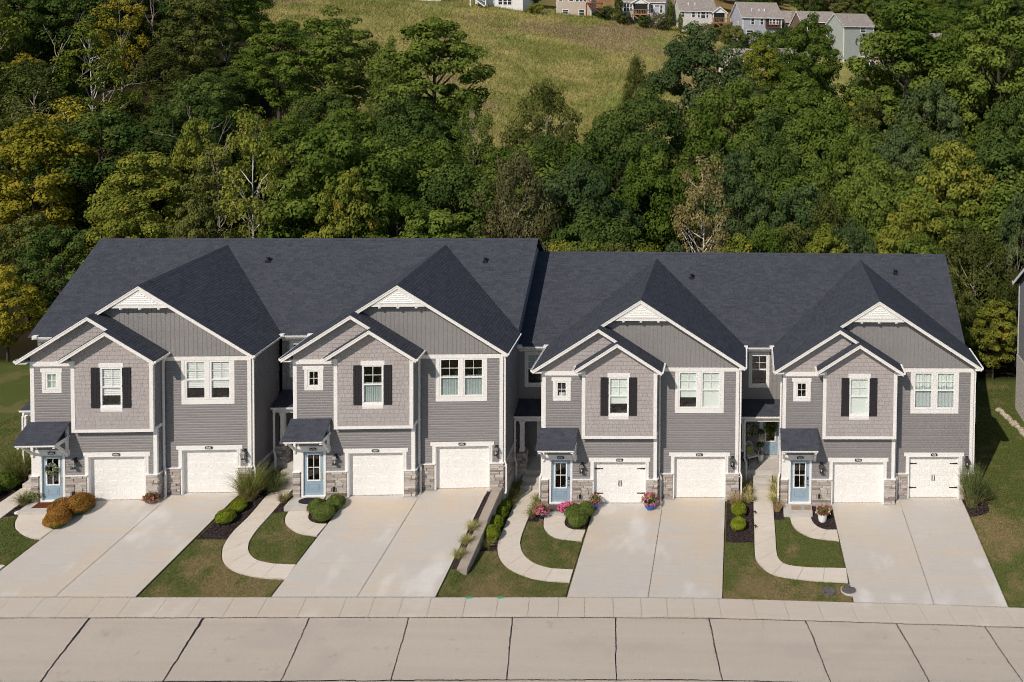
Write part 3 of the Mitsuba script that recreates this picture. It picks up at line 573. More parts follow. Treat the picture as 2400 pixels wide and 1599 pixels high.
spout([(-0.30, -0.30, 6.60), (-0.42, -0.20, 6.42), (-0.50, -0.13, 6.28), (-0.50, -0.13, 1.40), (-0.42, -0.20, 1.22), (-0.42, -0.20, 0.10), (-0.40, -0.34, 0.06)])
spout([(3.62, 0.10, 6.58), (3.50, 0.10, 6.47), (3.375, 0.08, 6.33), (3.375, 0.08, 1.35), (3.46, 0.02, 1.15), (3.46, 0.02, -0.05), (3.46, -0.14, -0.10)])
spout([(-6.5, 0.35, 6.56), (-6.35, 0.10, 6.46), (-6.10, -0.22, 6.30), (-6.10, -0.22, 1.45), (-6.17, -0.34, 1.22), (-6.17, -0.36, 0.1)], units=(2, 3))
spout([(-7.78, 1.55, 3.33), (-7.80, 1.50, 3.10), (-7.80, 1.50, 1.35), (-7.70, 1.40, 1.15), (-7.70, 1.40, 0.15)])
# --- door awning
aw = allparts('awning', roof_slope(sbox(-6.13, -1.56, -4.32, YL + 0.02), lambda s, t, l: np.stack([s, t, 3.175 + 0.575 * (t + 1.54) + l], -1)), 'shingle_dark')[0]
allparts(f'{aw}__fascia', cat([bx(-6.04, -4.36, -1.525, -1.50, 3.03, 3.165), bx(-6.04, -6.015, -1.50, YL, 3.03, 3.14), bx(-4.385, -4.36, -1.50, YL, 3.03, 3.14)]), 'white_trim')
allparts(f'{aw}__soffit', bx(-6.01, -4.39, -1.495, YL, 3.045, 3.065), 'batten_grey')
for x in (-5.95, -4.45):
    pr = lambda a, b, w=0.09: (lambda A, B, N: np.array([A + N * w / 2, B + N * w / 2, B - N * w / 2, A - N * w / 2]))(np.array(a), np.array(b), (lambda d: np.array([-d[1], d[0]]) / np.linalg.norm(d))(np.array(b) - np.array(a)))
    ms = []
    for q in (pr((YL - 0.045, 2.18), (YL - 0.045, 3.66)), pr((YL - 0.09, 2.975), (-1.47, 2.975)), pr((YL - 0.08, 2.36), (-1.25, 2.94)), pr((-1.46, 3.10), (YL - 0.05, 3.64), 0.08)):
        ms.append(piece(Polygon(q), rightside(x), -0.05, 0.05, 0.003))
    allparts(f'{aw}__bracket', cat(ms), 'white_trim')
# --- coach lamps, outlet covers, number plaques
def lantern(x, y, z):
    br = cat([bx(x - 0.06, x + 0.06, y - 0.03, y, z - 0.02, z + 0.24), tube([(x, y - 0.02, z + 0.16), (x, y - 0.10, z + 0.25), (x, y - 0.16, z + 0.23)], 0.014)])
    cx, cy = x, y - 0.16
    def ring(zz, r): return [(cx - r, cy - r, zz), (cx + r, cy - r, zz), (cx + r, cy + r, zz), (cx - r, cy + r, zz)]
    v = np.array(ring(z + 0.10, 0.135) + ring(z + 0.20, 0.055) + ring(z + 0.24, 0.05)); f = []
    for k in (0, 4): f += [[k + i, k + (i + 1) % 4, k + 4 + (i + 1) % 4, k + 4 + i] for i in range(4)]
    f += [[8, 9, 10, 11], [0, 3, 2, 1]]; cage = [(v, np.array(f)), bx(cx - 0.085, cx + 0.085, cy - 0.085, cy + 0.085, z - 0.19, z - 0.165)]
    for sx, sy in ((-1, -1), (1, -1), (1, 1), (-1, 1)): cage.append(tube([(cx + sx * 0.075, cy + sy * 0.075, z - 0.17), (cx + sx * 0.10, cy + sy * 0.10, z + 0.10)], 0.009, 4))
    nm = allparts('wall_lamp', cat([br] + cage), 'metal_black')[0]
    gl = []
    for sx, sy in (((-1, -1), (1, -1)), ((1, -1), (1, 1)), ((-1, 1), (-1, -1))):
        q = np.array([(cx + sx[0] * 0.075, cy + sx[1] * 0.075, z - 0.165), (cx + sy[0] * 0.075, cy + sy[1] * 0.075, z - 0.165), (cx + sy[0] * 0.098, cy + sy[1] * 0.098, z + 0.098), (cx + sx[0] * 0.098, cy + sx[1] * 0.098, z + 0.098)]); gl.append((q, np.array([[0, 1, 2, 3]])))
    allparts(f'{nm}__glass', cat(gl), 'pane_glass')
    b = trimesh.creation.icosphere(subdivisions=1, radius=0.03); b.apply_translation((cx, cy, z - 0.08)); allparts(f'{nm}__bulb', cat([b, tube([(cx, cy, z - 0.165), (cx, cy, z - 0.1)], 0.012)]), 'lamp_bulb', smooth=True)
lantern(-4.12, YL, 1.86); lantern(3.02, 0.0, 1.92)
allparts('outlet_cover', cat([piece(sbox(-4.26, 0.38, -4.15, 0.56), front(YL - 0.04), 0.0, 0.055, 0.01), tube([(-4.2, YL - 0.09, 0.44), (-4.2, YL - 0.14, 0.40)], 0.02)]), 'metal_black')
def plaque(u, text, x, z, plane):
    s = sbox(x - 0.115, z - 0.001, x + 0.115, z + 0.001).buffer(0.062); s = s.intersection(sbox(x - 0.16, z - 0.075, x + 0.16, z + 0.075))
    rim = s.difference(s.buffer(-0.012)).union(s.buffer(-0.020).difference(s.buffer(-0.026)))
    F = front(plane - 0.036)
    nm = allparts('number_plaque', cat([piece(s, F, 0.0, 0.012, 0.002)]), 'plaque_black', units=(u,))[0]
    t = meshkit.text_mesh(text, 0.066, 0.004, bold=True); v = np.array(t.vertices); v[:, :2] -= (v[:, :2].min(0) + v[:, :2].max(0)) / 2
    allparts(f'{nm}__lettering', (F(v[:, 0] + x, v[:, 1] + z, v[:, 2] + 0.0125), np.array(t.faces)), 'lettering_white', units=(u,))
for u, n in enumerate(('688', '692', '696', '700')):
    plaque(u, n + 'U', -2.35, 2.228, YL); plaque(u, n + 'L', 1.42, 2.240, 0.0); plaque(u, n + 'U', -5.14, 2.335, YL)
# --- porch in the recess: roof, post, floor, steps, door
allparts('porch_roof', roof_slope(sbox(-7.98, 1.60, -6.03, 2.86), lambda s, t, l: np.stack([s, t, 3.45 + 0.29 * (t - 1.6) + l], -1)), 'shingle_dark')
allparts('porch_beam', cat([bx(-7.98, -6.03, 1.62, 1.66, 3.33, 3.44), bx(-7.98, -6.03, 1.72, 1.86, 3.12, 3.36), gutter((-7.98, 1.62, 3.445), (-6.03, 1.62, 3.445), (0, -1, 0))]), 'white_trim')
allparts('porch_post', cat([bx(-7.60, -7.40, 1.69, 1.89, 1.62, 3.12), bx(-7.63, -7.37, 1.66, 1.92, 1.60, 1.72), bx(-7.63, -7.37, 1.66, 1.92, 3.02, 3.12)]), 'white_trim', units=(1, 2))
allparts('porch_post', cat([bx(-7.95, -7.78, 1.69, 1.89, 1.62, 3.12), bx(-7.97, -7.75, 1.66, 1.92, 1.60, 1.72), bx(-7.97, -7.75, 1.66, 1.92, 3.02, 3.12)]), 'white_trim', units=(0, 3))
pb = allparts('post_base', bx(-7.72, -7.30, 1.60, 2.0, 0.0, 1.60), 'mortar', units=(1, 2))
def small_stones(x0, x1, z0, z1, F, units, seed):
    r = random.Random(seed); z = z0
    while z < z1 - 0.02:
        h = min(r.choice([0.10, 0.13, 0.16]), z1 - z); m = r.uniform(0.35, 0.65) * (x1 - x0) + x0
        for a, b in ((x0, m), (m, x1)): allparts(pb[0] + '__stone', piece(sbox(a + 0.005, z + 0.005, b - 0.005, z + h - 0.005), F, -0.01, r.uniform(0.025, 0.06), 0.012), f'stone_{r.randrange(6)}', units=units)
        z += h
small_stones(-7.74, -7.28, 0.3, 1.58, front(1.60), (1, 2), 2); small_stones(1.6, 2.0, 0.3, 1.58, rightside(-7.30), (1, 2), 3)
allparts('porch_floor', cat([bx(-8.0, -6.03, 1.56, 3.14, -0.2, 0.70), bx(-6.95, -6.03, 2.92, 3.12, 0.70, 0.80)]), 'concrete_step')
allparts('porch_step', bx(-7.36, -6.42, 1.18, 1.56, -0.2, 0.50), 'concrete_step'); allparts('porch_step', bx(-7.36, -6.42, 0.78, 1.18, -0.2, 0.29), 'concrete_step')
FP = front(3.06)
pd = allparts('porch_door', piece(sbox(-6.86, 0.82, -6.09, 2.93).difference(sbox(-6.74, 1.50, -6.21, 2.80)), FP, -0.04, 0.0), 'blue_door')[0]
allparts('porch_door_trim', cat([rect_board(-7.05, -6.96, 0.7, 3.0, FP, -0.04, 0.03), rect_board(-6.96, -6.865, 0.8, 2.98, FP, -0.04, 0.0), rect_board(-6.085, -6.03, 0.8, 2.98, FP, -0.04, 0.0)]), 'white_trim')
allparts(f'{pd}__lite_frame', piece(sbox(-6.75, 1.49, -6.20, 2.81).difference(sbox(-6.70, 1.54, -6.25, 2.76)), FP, -0.01, 0.02, 0.004), 'vinyl_white')
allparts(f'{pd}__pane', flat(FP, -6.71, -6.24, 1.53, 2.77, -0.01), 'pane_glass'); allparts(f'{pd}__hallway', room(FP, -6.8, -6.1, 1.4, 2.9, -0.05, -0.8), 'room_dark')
pr = sbox(-6.72, 0.98, -6.23, 1.36); allparts(f'{pd}__panel', cat([piece(pr.difference(pr.buffer(-0.03, join_style=2)), FP, 0.0, 0.012, 0.004), piece(pr.buffer(-0.07, join_style=2), FP, 0.0, 0.012, 0.014)]), 'blue_door')
# --- roof vents
vt = trimesh.creation.cylinder(radius=0.05, height=0.24, sections=12); vt2 = trimesh.creation.cylinder(radius=0.11, height=0.04, sections=14)
for u, (x, y) in enumerate(((1.13, 6.53), (0.93, 6.48), (0.60, 6.34), (0.43, 6.68))):
    z = 6.65 + SL * (y - 2.5); a, b = vt.copy(), vt2.copy(); a.apply_translation((x, y, z + 0.1)); b.apply_translation((x, y, z + 0.21)); c = bx(x - 0.12, x + 0.12, y - 0.09, y + 0.09, z - 0.1, z + 0.07)
    allparts('roof_vent', cat([a, b, c]), 'metal_black', units=(u,))

# ---------------------------------------------------------------- ground
YS = np.array([[-60, -9.4], [-25.44, -8.01], [-20.35, -7.8], [-15.18, -7.58], [-8.8, -7.32], [-3.6, -7.1], [2.81, -6.92], [8.15, -6.96], [11.02, -6.98], [15.25, -7.04], [60, -8.0]])
def ys(x): return np.interp(x, YS[:, 0], YS[:, 1])
def zs(x): return -0.55 - 0.03 * np.clip(x, -60, 60)
def yw(x): return np.where(x < -7.7, -1.55 + 0.0353 * (np.clip(x, -45, 0) + 11.08), -0.55)
def step_x(y): return -8.0 + 0.05 * np.clip(y + 0.9, -6.0, 0.0)
def G(x, y):
    """height of the ground in front of and beside the houses"""
    x, y = np.broadcast_arrays(np.asarray(x, float), np.asarray(y, float))
    zh = np.where(x < step_x(y), 0.94, 0.0); a, b = ys(x), yw(x); t = np.clip((y - a) / (b - a), 0, 1)
    return zs(x) + (zh - zs(x)) * t + 0.04 * np.clip(y - b, 0, 12) + 0.05 * np.clip(x - 15.5, 0, 3) * np.clip((y - a) / 4, 0, 1) * 0
ROWS = [(14, [(-300, 1.6), (-8.2, 1.42), (-7.8, .48), (300, .6)]), (22, [(-300, 1), (-60, .6), (-20, -.6), (20, -.8), (60, -.3), (300, 0)]),
 (40, [(-300, 9), (-80, 7), (-55, 4), (-25, 0), (0, -.8), (25, -.8), (60, 1), (300, 2)]), (60, [(-300, 14), (-80, 13), (-55, 9), (-25, 3), (0, 1), (25, 1), (60, 3), (300, 4)]),
 (90, [(-300, 21), (-90, 20), (-60, 16), (-30, 10), (-5, 7.5), (20, 5.5), (60, 6), (300, 6)]), (120, [(-300, 26), (-100, 25), (-60, 21.5), (-30, 17), (-5, 13), (20, 9), (60, 9), (300, 9)]),
 (153, [(-300, 30), (-160, 29.5), (-99, 28.2), (-69, 27.3), (-38, 25), (-23, 23.5), (-12, 21.8), (-4, 20.6), (8, 19), (30, 17), (60, 14), (300, 12)]),
 (200, [(-300, 35), (-99, 33), (-69, 32), (-38, 32), (-10, 29), (8, 24), (30, 20), (60, 17), (300, 15)]), (300, [(-300, 42), (-60, 42), (0, 36), (60, 27), (300, 24)]), (700, [(-600, 52), (600, 36)])]
def T(x, y):
    """height of the land behind the houses: a dip with a creek, then the hill"""
    x, y = np.broadcast_arrays(np.asarray(x, float), np.asarray(y, float))
    Z = np.stack([np.interp(x, [a for a, _ in r], [b for _, b in r]) for _, r in ROWS], -1); Y = np.array([a for a, _ in ROWS])
    k = np.clip(np.searchsorted(Y, y) - 1, 0, len(Y) - 2); t = np.clip((y - Y[k]) / (Y[k + 1] - Y[k]), 0, 1)
    a = np.take_along_axis(Z, k[..., None], -1)[..., 0]; b = np.take_along_axis(Z, k[..., None] + 1, -1)[..., 0]
    return a * (1 - t) + b * t
def H(x, y): return np.where(np.asarray(y) < 14, G(x, y), T(x, y))
gx = np.unique(np.concatenate([np.linspace(-420, -60, 25), np.arange(-60, -36, 2.0), np.arange(-36, 22, 0.5), [-8.14, -7.86], np.arange(22, 60, 2.0), np.linspace(60, 420, 25)]))
gx = gx[(np.abs(gx + 8.0) > 0.3) | (np.abs(np.abs(gx + 8.0) - 0.14) < 0.01)]
gy = np.unique(np.concatenate([np.linspace(-160, -20, 12), np.arange(-20, 15, 0.5), np.arange(15, 60, 1.5), np.arange(60, 210, 3.0), np.linspace(210, 700, 24)]))
X, Y = np.meshgrid(gx, gy, indexing='ij'); X = X + 0.05 * np.clip(Y + 0.9, -6.0, 0.0) * np.exp(-((X + 8) / 3.0) ** 2)
Z = H(X, Y) - 0.05
Z = np.where(Y < ys(X) + 0.3, np.minimum(Z, zs(X) - 0.16), Z)
Z = Z + np.where(Y > 24, (meshkit.fbm(np.stack([X * 0.09, Y * 0.09, X * 0], -1), 3, 5) - 0.5) * 1.2, 0)
n0, n1 = X.shape; i, j = np.meshgrid(np.arange(n0 - 1), np.arange(n1 - 1), indexing='ij')
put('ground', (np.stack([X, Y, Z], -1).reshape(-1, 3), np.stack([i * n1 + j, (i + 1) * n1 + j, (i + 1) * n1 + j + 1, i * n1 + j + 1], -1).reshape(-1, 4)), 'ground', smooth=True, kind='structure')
def sheet(poly, off, cell=0.45, skirt=0.12, hfun=None, rough=0.0):
    """a thin sheet that follows the ground: world polygon cut into cells, with an edge that goes down"""
    out = []; hf = hfun or G
    for p in polys(poly):
        x0, y0, x1, y1 = p.bounds; pp = prep(p)
        for cx in np.arange(math.floor(x0 / cell), math.ceil(x1 / cell)):
            for cy in np.arange(math.floor(y0 / cell), math.ceil(y1 / cell)):
                c = sbox(cx * cell, cy * cell, (cx + 1) * cell, (cy + 1) * cell)
                if not pp.intersects(c): continue
                for q in polys(c if pp.contains(c) else c.intersection(p)):
                    v, f = tri(q); z = hf(v[:, 0], v[:, 1]) + off
                    if rough: z = z + rough * (meshkit.noise(np.stack([v[:, 0] * 2.2, v[:, 1] * 2.2, v[:, 0] * 0], -1), 3) - 0.5)
                    out.append((np.column_stack([v, z]), f))
        for ring in [p.exterior, *p.interiors]:
            q = np.asarray(ring.segmentize(cell).coords); a, b = q[:-1], q[1:]; za, zb = hf(a[:, 0], a[:, 1]) + off, hf(b[:, 0], b[:, 1]) + off; n = len(a); k = np.arange(n)
            out.append((np.vstack([np.column_stack([a, za]), np.column_stack([b, zb]), np.column_stack([b, zb - skirt]), np.column_stack([a, za - skirt])]), np.stack([k, k + n, k + 2 * n, k + 3 * n], 1)))
    return cat(out)
def smoothline(pts, n=6):
    """Catmull-Rom through the points"""
    p = np.asarray(pts, float); p = np.vstack([2 * p[0] - p[1], p, 2 * p[-1] - p[-2]]); out = []
    for k in range(1, len(p) - 2):
        for t in np.linspace(0, 1, n, endpoint=False):
            a, b, c, d = p[k - 1:k + 3]; out.append(0.5 * (2 * b + (c - a) * t + (2 * a - 5 * b + 4 * c - d) * t * t + (3 * b - a - 3 * c + d) * t ** 3))
    return np.vstack([out, p[-2]])
def wpoly(u, pts):
    q = np.column_stack([np.asarray(pts, float), np.zeros(len(pts))]); return Polygon(to_world(u, q)[:, :2]).buffer(0)
paved = []
# driveways: two columns of slabs
DRIVE = [((-3.60, -0.56), (-4.42, -6.75), (2.80, -0.10), (1.88, -6.95)), ((-3.62, -0.56), (-4.40, -6.85), (2.66, -0.10), (2.02, -6.80)), ((-3.52, -0.56), (-3.60, -7.12), (2.70, -0.10), (2.74, -6.92)), ((-3.60, -0.56), (-3.24, -6.97), (2.80, -0.10), (3.19, -7.02))]
for u, (a, b, c, d) in enumerate(DRIVE):
    a, b, c, d = [np.array(q) for q in (a, b, c, d)]
    nm = unique('driveway'); tag(nm, kind='structure')
    Wb = lambda q: to_world(u, [q[0], q[1], 0])[:2]
    a, b, c, d = [Wb(q) for q in (a, b, c, d)]
    b = np.array([b[0], ys(b[0]) + 0.02]); d = np.array([d[0], ys(d[0]) + 0.02])
    full = Polygon([a, b, d, c]); paved.append(full.buffer(0.05))
    put(nm + '__base', sheet(full, 0.0, 0.6), 'joint_dark', kind='stuff'); taken.discard(nm)
    ts = [0, 0.36, 0.70, 1.0]; cen = 0.52; gp = 0.014
    L = lambda t: a + (b - a) * t; R_ = lambda t: c + (d - c) * t; C = lambda t: L(t) + (R_(t) - L(t)) * cen
    for i in range(3):
        for s, (e0, e1) in enumerate(((L, C), (C, R_))):
            q = Polygon([e0(ts[i]), e0(ts[i + 1]), e1(ts[i + 1]), e1(ts[i])]).buffer(-0.004 if i else -0.004, join_style=2)
            q = q.intersection(Polygon([L(0), L(1), C(1), C(0)]).buffer(-gp, join_style=2) if s == 0 else Polygon([C(0), C(1), R_(1), R_(0)]).buffer(-gp, join_style=2))
            put(nm + '__slab', sheet(q, 0.03, 0.6), 'concrete_drive')
    taken.add(nm)
# apron fillers at the garage walls
for u in range(4):
    q = [wpoly(u, [(-3.6, -0.60), (-3.6, -0.28), (-1.08, -0.28), (-1.08, -0.60)]), wpoly(u, [(-1.1, -0.62), (-0.45, -0.62), (-0.45, 0.0), (0.15, 0.0), (0.15, 0.26), (2.75, 0.26), (2.75, -0.15), (-0.3, -0.9), (-1.1, -0.9)])]
    paved.append(union_all(q).buffer(0.02))
    put(f"{['driveway', 'driveway_001', 'driveway_002', 'driveway_003'][u]}__apron", sheet(union_all(q), 0.012, 0.5, hfun=lambda x, y, z=UNIT[u][2]: np.minimum(G(x, y), z + 0.0)), 'concrete_drive')
# curved walkways from porch to drive, short curved walks from stoop to drive
WALK = {1: ([(-7.30, 0.8), (-7.45, -1.5), (-7.66, -2.66), (-7.64, -3.5), (-7.4, -4.15), (-7.03, -4.62), (-6.6, -4.93), (-5.99, -5.19), (-5.15, -5.38), (-4.22, -5.44)], [(-6.38, 0.8), (-6.52, -1.17), (-6.7, -2.5), (-6.69, -3.26), (-6.52, -3.75), (-6.21, -4.15), (-5.8, -4.43), (-5.18, -4.6), (-4.7, -4.65), (-4.16, -4.67)]),
 2: ([(-7.36, 0.8), (-7.36, -0.1), (-7.34, -2.25), (-7.33, -3.3), (-7.24, -3.9), (-6.97, -4.58), (-6.57, -5.14), (-6.07, -5.54), (-5.36, -5.9), (-4.7, -6.07), (-3.66, -6.16)], [(-6.42, 0.8), (-6.42, -0.4), (-6.41, -1.7), (-6.39, -3.08), (-6.26, -3.78), (-5.92, -4.46), (-5.46, -4.92), (-5.01, -5.16), (-4.52, -5.3), (-3.65, -5.34)]),
 3: ([(-7.36, 0.8), (-7.34, -1.43), (-7.32, -3.2), (-7.31, -3.85), (-7.27, -4.39), (-7.03, -4.87), (-6.66, -5.29), (-6.09, -5.53), (-4.82, -5.72), (-3.35, -5.79)], [(-6.42, 0.8), (-6.41, -0.12), (-6.36, -3.0), (-6.35, -3.83), (-6.27, -4.37), (-6.05, -4.69), (-5.7, -4.83), (-4.94, -4.92), (-4.2, -4.93), (-3.35, -4.93)])}
WALK[0] = ([(-7.42, 0.8), (-7.50, -0.43), (-7.55, -2.0), (-7.62, -3.0), (-7.4, -3.9), (-7.03, -4.5), (-6.6, -4.85), (-5.99, -5.15), (-5.15, -5.34), (-4.32, -5.44)], [(-6.42, 0.8), (-6.52, -0.4), (-6.62, -1.6), (-6.69, -2.9), (-6.52, -3.6), (-6.21, -4.05), (-5.8, -4.35), (-5.18, -4.55), (-4.7, -4.62), (-4.24, -4.68)])
SHORT = [([(-6.02, -1.37), (-5.78, -1.95), (-5.46, -2.32), (-4.92, -2.7), (-4.35, -2.96), (-3.97, -3.02)], [(-4.75, -1.37), (-4.70, -1.85), (-4.45, -2.15), (-4.15, -2.28), (-3.86, -2.32), (-3.84, -2.32)]),
 ([(-5.88, -1.38), (-5.84, -1.82), (-5.66, -2.17), (-5.27, -2.52), (-4.74, -2.82), (-4.0, -2.98)], [(-4.95, -1.38), (-4.85, -1.80), (-4.65, -2.05), (-4.40, -2.18), (-4.10, -2.24), (-3.86, -2.24)]),
 ([(-5.72, -1.45), (-5.62, -2.02), (-5.50, -2.40), (-5.21, -2.8), (-4.71, -3.15), (-3.65, -3.33)], [(-4.68, -1.45), (-4.66, -2.01), (-4.50, -2.30), (-4.23, -2.48), (-3.9, -2.52), (-3.61, -2.52)]),
 ([(-5.63, -1.45), (-5.57, -1.92), (-5.40, -2.31), (-5.05, -2.69), (-4.63, -2.93), (-3.48, -3.14)], [(-4.67, -1.45), (-4.56, -1.91), (-4.33, -2.21), (-4.02, -2.37), (-3.8, -2.38), (-3.52, -2.37)])]
def walk(u, o, i_, nslab, base):
    o, i_ = smoothline(o), smoothline(i_)
    def resample(p, m):
        s = np.concatenate([[0], np.cumsum(np.linalg.norm(np.diff(p, axis=0), axis=1))]); t = np.linspace(0, s[-1], m); return np.column_stack([np.interp(t, s, p[:, 0]), np.interp(t, s, p[:, 1])])
    m = nslab * 6 + 1; o, i_ = resample(o, m), resample(i_, m)
    nm = unique(base); tag(nm, kind='structure'); taken.discard(nm)
    paved.append(wpoly(u, np.vstack([o, i_[::-1]])).buffer(0.03))
    for k in range(nslab):
        a, b = k * 6, k * 6 + 7; q = wpoly(u, np.vstack([o[a:b], i_[a:b][::-1]])).buffer(-0.007, join_style=2)
        put(nm + '__slab', sheet(q, 0.035), 'concrete_walk')
    taken.add(nm)
for u in range(4):
    walk(u, *WALK[u], 9, 'walkway'); walk(u, *SHORT[u], 4, 'stoop_walk')
    st = [(-6.10, YL - 0.0), (-6.10, -1.36), (-4.62, -1.36), (-4.62, YL)]
    if u == 2: st = [(-5.72, YL), (-5.72, -1.44), (-4.60, -1.44), (-4.60, YL)]
    if u == 3: st = [(-5.93, YL), (-5.93, -1.44), (-4.57, -1.44), (-4.57, YL)]
    paved.append(wpoly(u, st)); q = np.array(st); e = bx(q[:, 0].min(), q[:, 0].max(), q[:, 1].min(), q[:, 1].max() + 0.0, -0.4, 0.075 if u != 2 else 0.045)
    k = put('stoop', (to_world(u, e[0]), e[1]), 'concrete_step', kind='structure')
# pavement along the street, and the street
nm = 'sidewalk'; tag(nm, kind='structure'); taken.discard(nm); W_SW = 1.26
edges = [-31.2, -29.9, -28.6, -27.3, -26.0, -24.8, -23.55, -22.52, -21.41, -20.32, -18.97, -17.7, -16.43, -15.16, -13.65, -12.09, -10.99, -9.88, -8.77, -7.4, -6.13, -4.89, -3.71, -2.67, -1.53, -0.41, 0.63, 1.71, 2.76, 4.17, 5.47, 6.84, 8.21, 9.59, 11.03, 12.17, 13.36, 14.58, 15.9, 17.2, 18.5, 19.8]
def street_slab(a, b, d0, d1, n=3):
    u = np.linspace(0, 1, n); top = a[0] + (b[0] - a[0]) * u; bot = a[1] + (b[1] - a[1]) * u
    return Polygon(np.vstack([np.column_stack([top, ys(top) - d0]), np.column_stack([bot, ys(bot) - d1])[::-1]]))
flatz = lambda x, y: zs(x)
def stripe(x0, x1, d0, d1, n=3):
    xs = np.linspace(x0, x1, n); return Polygon(np.vstack([np.column_stack([xs, ys(xs) - d0]), np.column_stack([xs, ys(xs) - d1])[::-1]]))
put('sidewalk__base', sheet(stripe(-60, 60, -0.02, W_SW + 0.04, 60), -0.02, 2.0, hfun=flatz), 'joint_dark', kind='stuff')
for a, b in zip(edges[:-1], edges[1:]): put('sidewalk__slab', sheet(street_slab((a - 0.2, a), (b - 0.2, b), 0.0, W_SW).buffer(-0.007, join_style=2), 0.02, 1.0, hfun=flatz), 'concrete_sidewalk')
for a, b in ((-60, edges[0]), (edges[-1], 60)): put('sidewalk__slab', sheet(street_slab((a - 0.2, a) if abs(a) < 50 else (a, a), (b - 0.2, b) if abs(b) < 50 else (b, b), 0.0, W_SW, 20), 0.02, 2.0, hfun=flatz), 'concrete_sidewalk')
nm = 'street'; tag(nm, kind='structure')
JOINT = [(-60, -60), (-25.3, -24.5), (-21.27, -20.55), (-17.11, -16.5), (-13.16, -12.55), (-9.42, -8.8), (-5.46, -4.78), (-1.46, -0.93), (2.25, 2.88), (6.11, 6.81), (9.73, 10.48), (13.28, 13.97), (17.0, 17.7), (60, 60)]
put('street__base', sheet(stripe(-60, 60, W_SW + 0.01, 9.5, 60), -0.06, 3.0, hfun=flatz), 'tar_seal', kind='stuff')
for a, b in zip(JOINT[:-1], JOINT[1:]):
    far = abs(a[0]) > 50 or abs(b[0]) > 50
    for d0, d1 in ((W_SW + 0.025, W_SW + 3.56), (W_SW + 3.58, W_SW + 8.0)):
        aa, bb = (a, b) if d0 < 2 else ((a[1], a[1]), (b[1], b[1]))
        put('street__slab', sheet(street_slab(aa, bb, d0, d1, 20 if far else 4).buffer(-0.008, join_style=2), 0.0, 3.0 if far else 1.2, hfun=flatz), 'concrete_street')
def seal(pts, w0, w1, seed):
    r = np.random.default_rng(seed); p = np.array(pts, float); n = max(12, int(np.linalg.norm(p[-1] - p[0]) / 0.12)); t = np.linspace(0, 1, n); q = p[0] + (p[-1] - p[0]) * t[:, None]
    d = (p[-1] - p[0]) / np.linalg.norm(p[-1] - p[0]); nn = np.array([-d[1], d[0]])
    wig = np.convolve(r.normal(0, 0.035, n + 8), np.ones(9) / 9, 'valid') + 0.006 * r.normal(0, 1, n); w = (w0 + (w1 - w0) * t) * np.clip(np.convolve(r.uniform(0.5, 1.4, n + 4), np.ones(5) / 5, 'valid'), 0.3, 2)
    a, b = q + nn * (wig + w / 2)[:, None], q + nn * (wig - w / 2)[:, None]; k = np.arange(n - 1)
    v = np.vstack([np.column_stack([a, zs(a[:, 0]) + 0.006]), np.column_stack([b, zs(b[:, 0]) + 0.006])]); return v, np.stack([k, k + 1, k + 1 + n, k + n], 1)
for s, a in enumerate(JOINT[1:-1]):
    put('street__joint_seal', seal([(a[0], ys(a[0]) - W_SW - 0.03), (a[1], ys(a[1]) - W_SW - 3.59)], 0.085 if s in (1, 2) else 0.045, 0.06 if s in (1, 2) else 0.035, s), 'tar_seal')
xs_ = np.linspace(-40, 40, 41)
for s, (a, b) in enumerate(zip(xs_[:-1], xs_[1:])):
    put('street__joint_seal', seal([(a, ys(a) - W_SW - 0.012), (b, ys(b) - W_SW - 0.012)], 0.03, 0.03, 100 + s), 'tar_seal')
    put('street__joint_seal', seal([(a, ys(a) - W_SW - 3.57), (b, ys(b) - W_SW - 3.57)], 0.05, 0.05, 200 + s), 'tar_seal')
# mulch beds
BED = [(1, [(-8.55, 0.9), (-8.55, -0.5), (-8.96, -3.13), (-7.62, -3.13), (-7.50, -1.6), (-7.30, 1.4), (-7.9, 1.4)]), (3, [(-8.62, -0.05), (-8.62, -3.31), (-7.33, -3.29), (-7.36, 1.6), (-8.05, 1.6)]), (3, [(-6.42, 1.5), (-6.36, -1.66), (-5.93, -1.62), (-5.93, -0.6), (-6.0, 1.5)]),
 (2, [(-6.42, 1.5), (-6.42, -1.86), (-5.90, -1.86), (-5.86, -0.6), (-6.0, 1.5)]), (1, [(-6.42, 1.0), (-6.55, -1.5), (-6.12, -1.40), (-6.08, -0.5), (-6.0, 1.0)]), (0, [(-6.42, 1.0), (-6.72, -1.50), (-6.1, -1.40), (-6.08, -0.5), (-6.0, 1.0)]),
 (2, [(-8.05, 1.55), (-7.98, -4.2), (-7.20, -4.1), (-7.34, -2.3), (-7.36, 1.55)]), (3, [(2.80, -0.1), (2.95, -1.41), (3.44, -1.29), (3.84, -1.1), (3.98, -0.8), (3.90, -0.3), (3.6, 0.2), (3.3, 0.2)]),
 (0, [(-4.62, -0.5), (-4.62, -1.37), (-4.72, -1.85), (-4.45, -2.15), (-4.15, -2.28), (-3.86, -2.32), (-3.62, -0.5)]), (1, [(-4.62, -0.5), (-4.95, -1.38), (-4.85, -1.80), (-4.65, -2.05), (-4.40, -2.18), (-3.86, -2.24), (-3.62, -0.5)]),
 (2, [(-4.60, -0.5), (-4.68, -1.45), (-4.66, -2.01), (-4.50, -2.30), (-4.23, -2.48), (-3.62, -2.52), (-3.52, -0.5)]), (3, [(-4.57, -0.5), (-4.67, -1.45), (-4.56, -1.91), (-4.33, -2.21), (-4.02, -2.37), (-3.52, -2.37), (-3.60, -0.5)]),
 (0, [(-8.5, 2.0), (-9.6, 1.6), (-10.1, 0.2), (-9.6, -1.2), (-8.6, -1.6), (-7.6, -1.3), (-7.48, 0.4), (-7.45, 2.0)])]
beds = []
rg = np.random.default_rng(11)
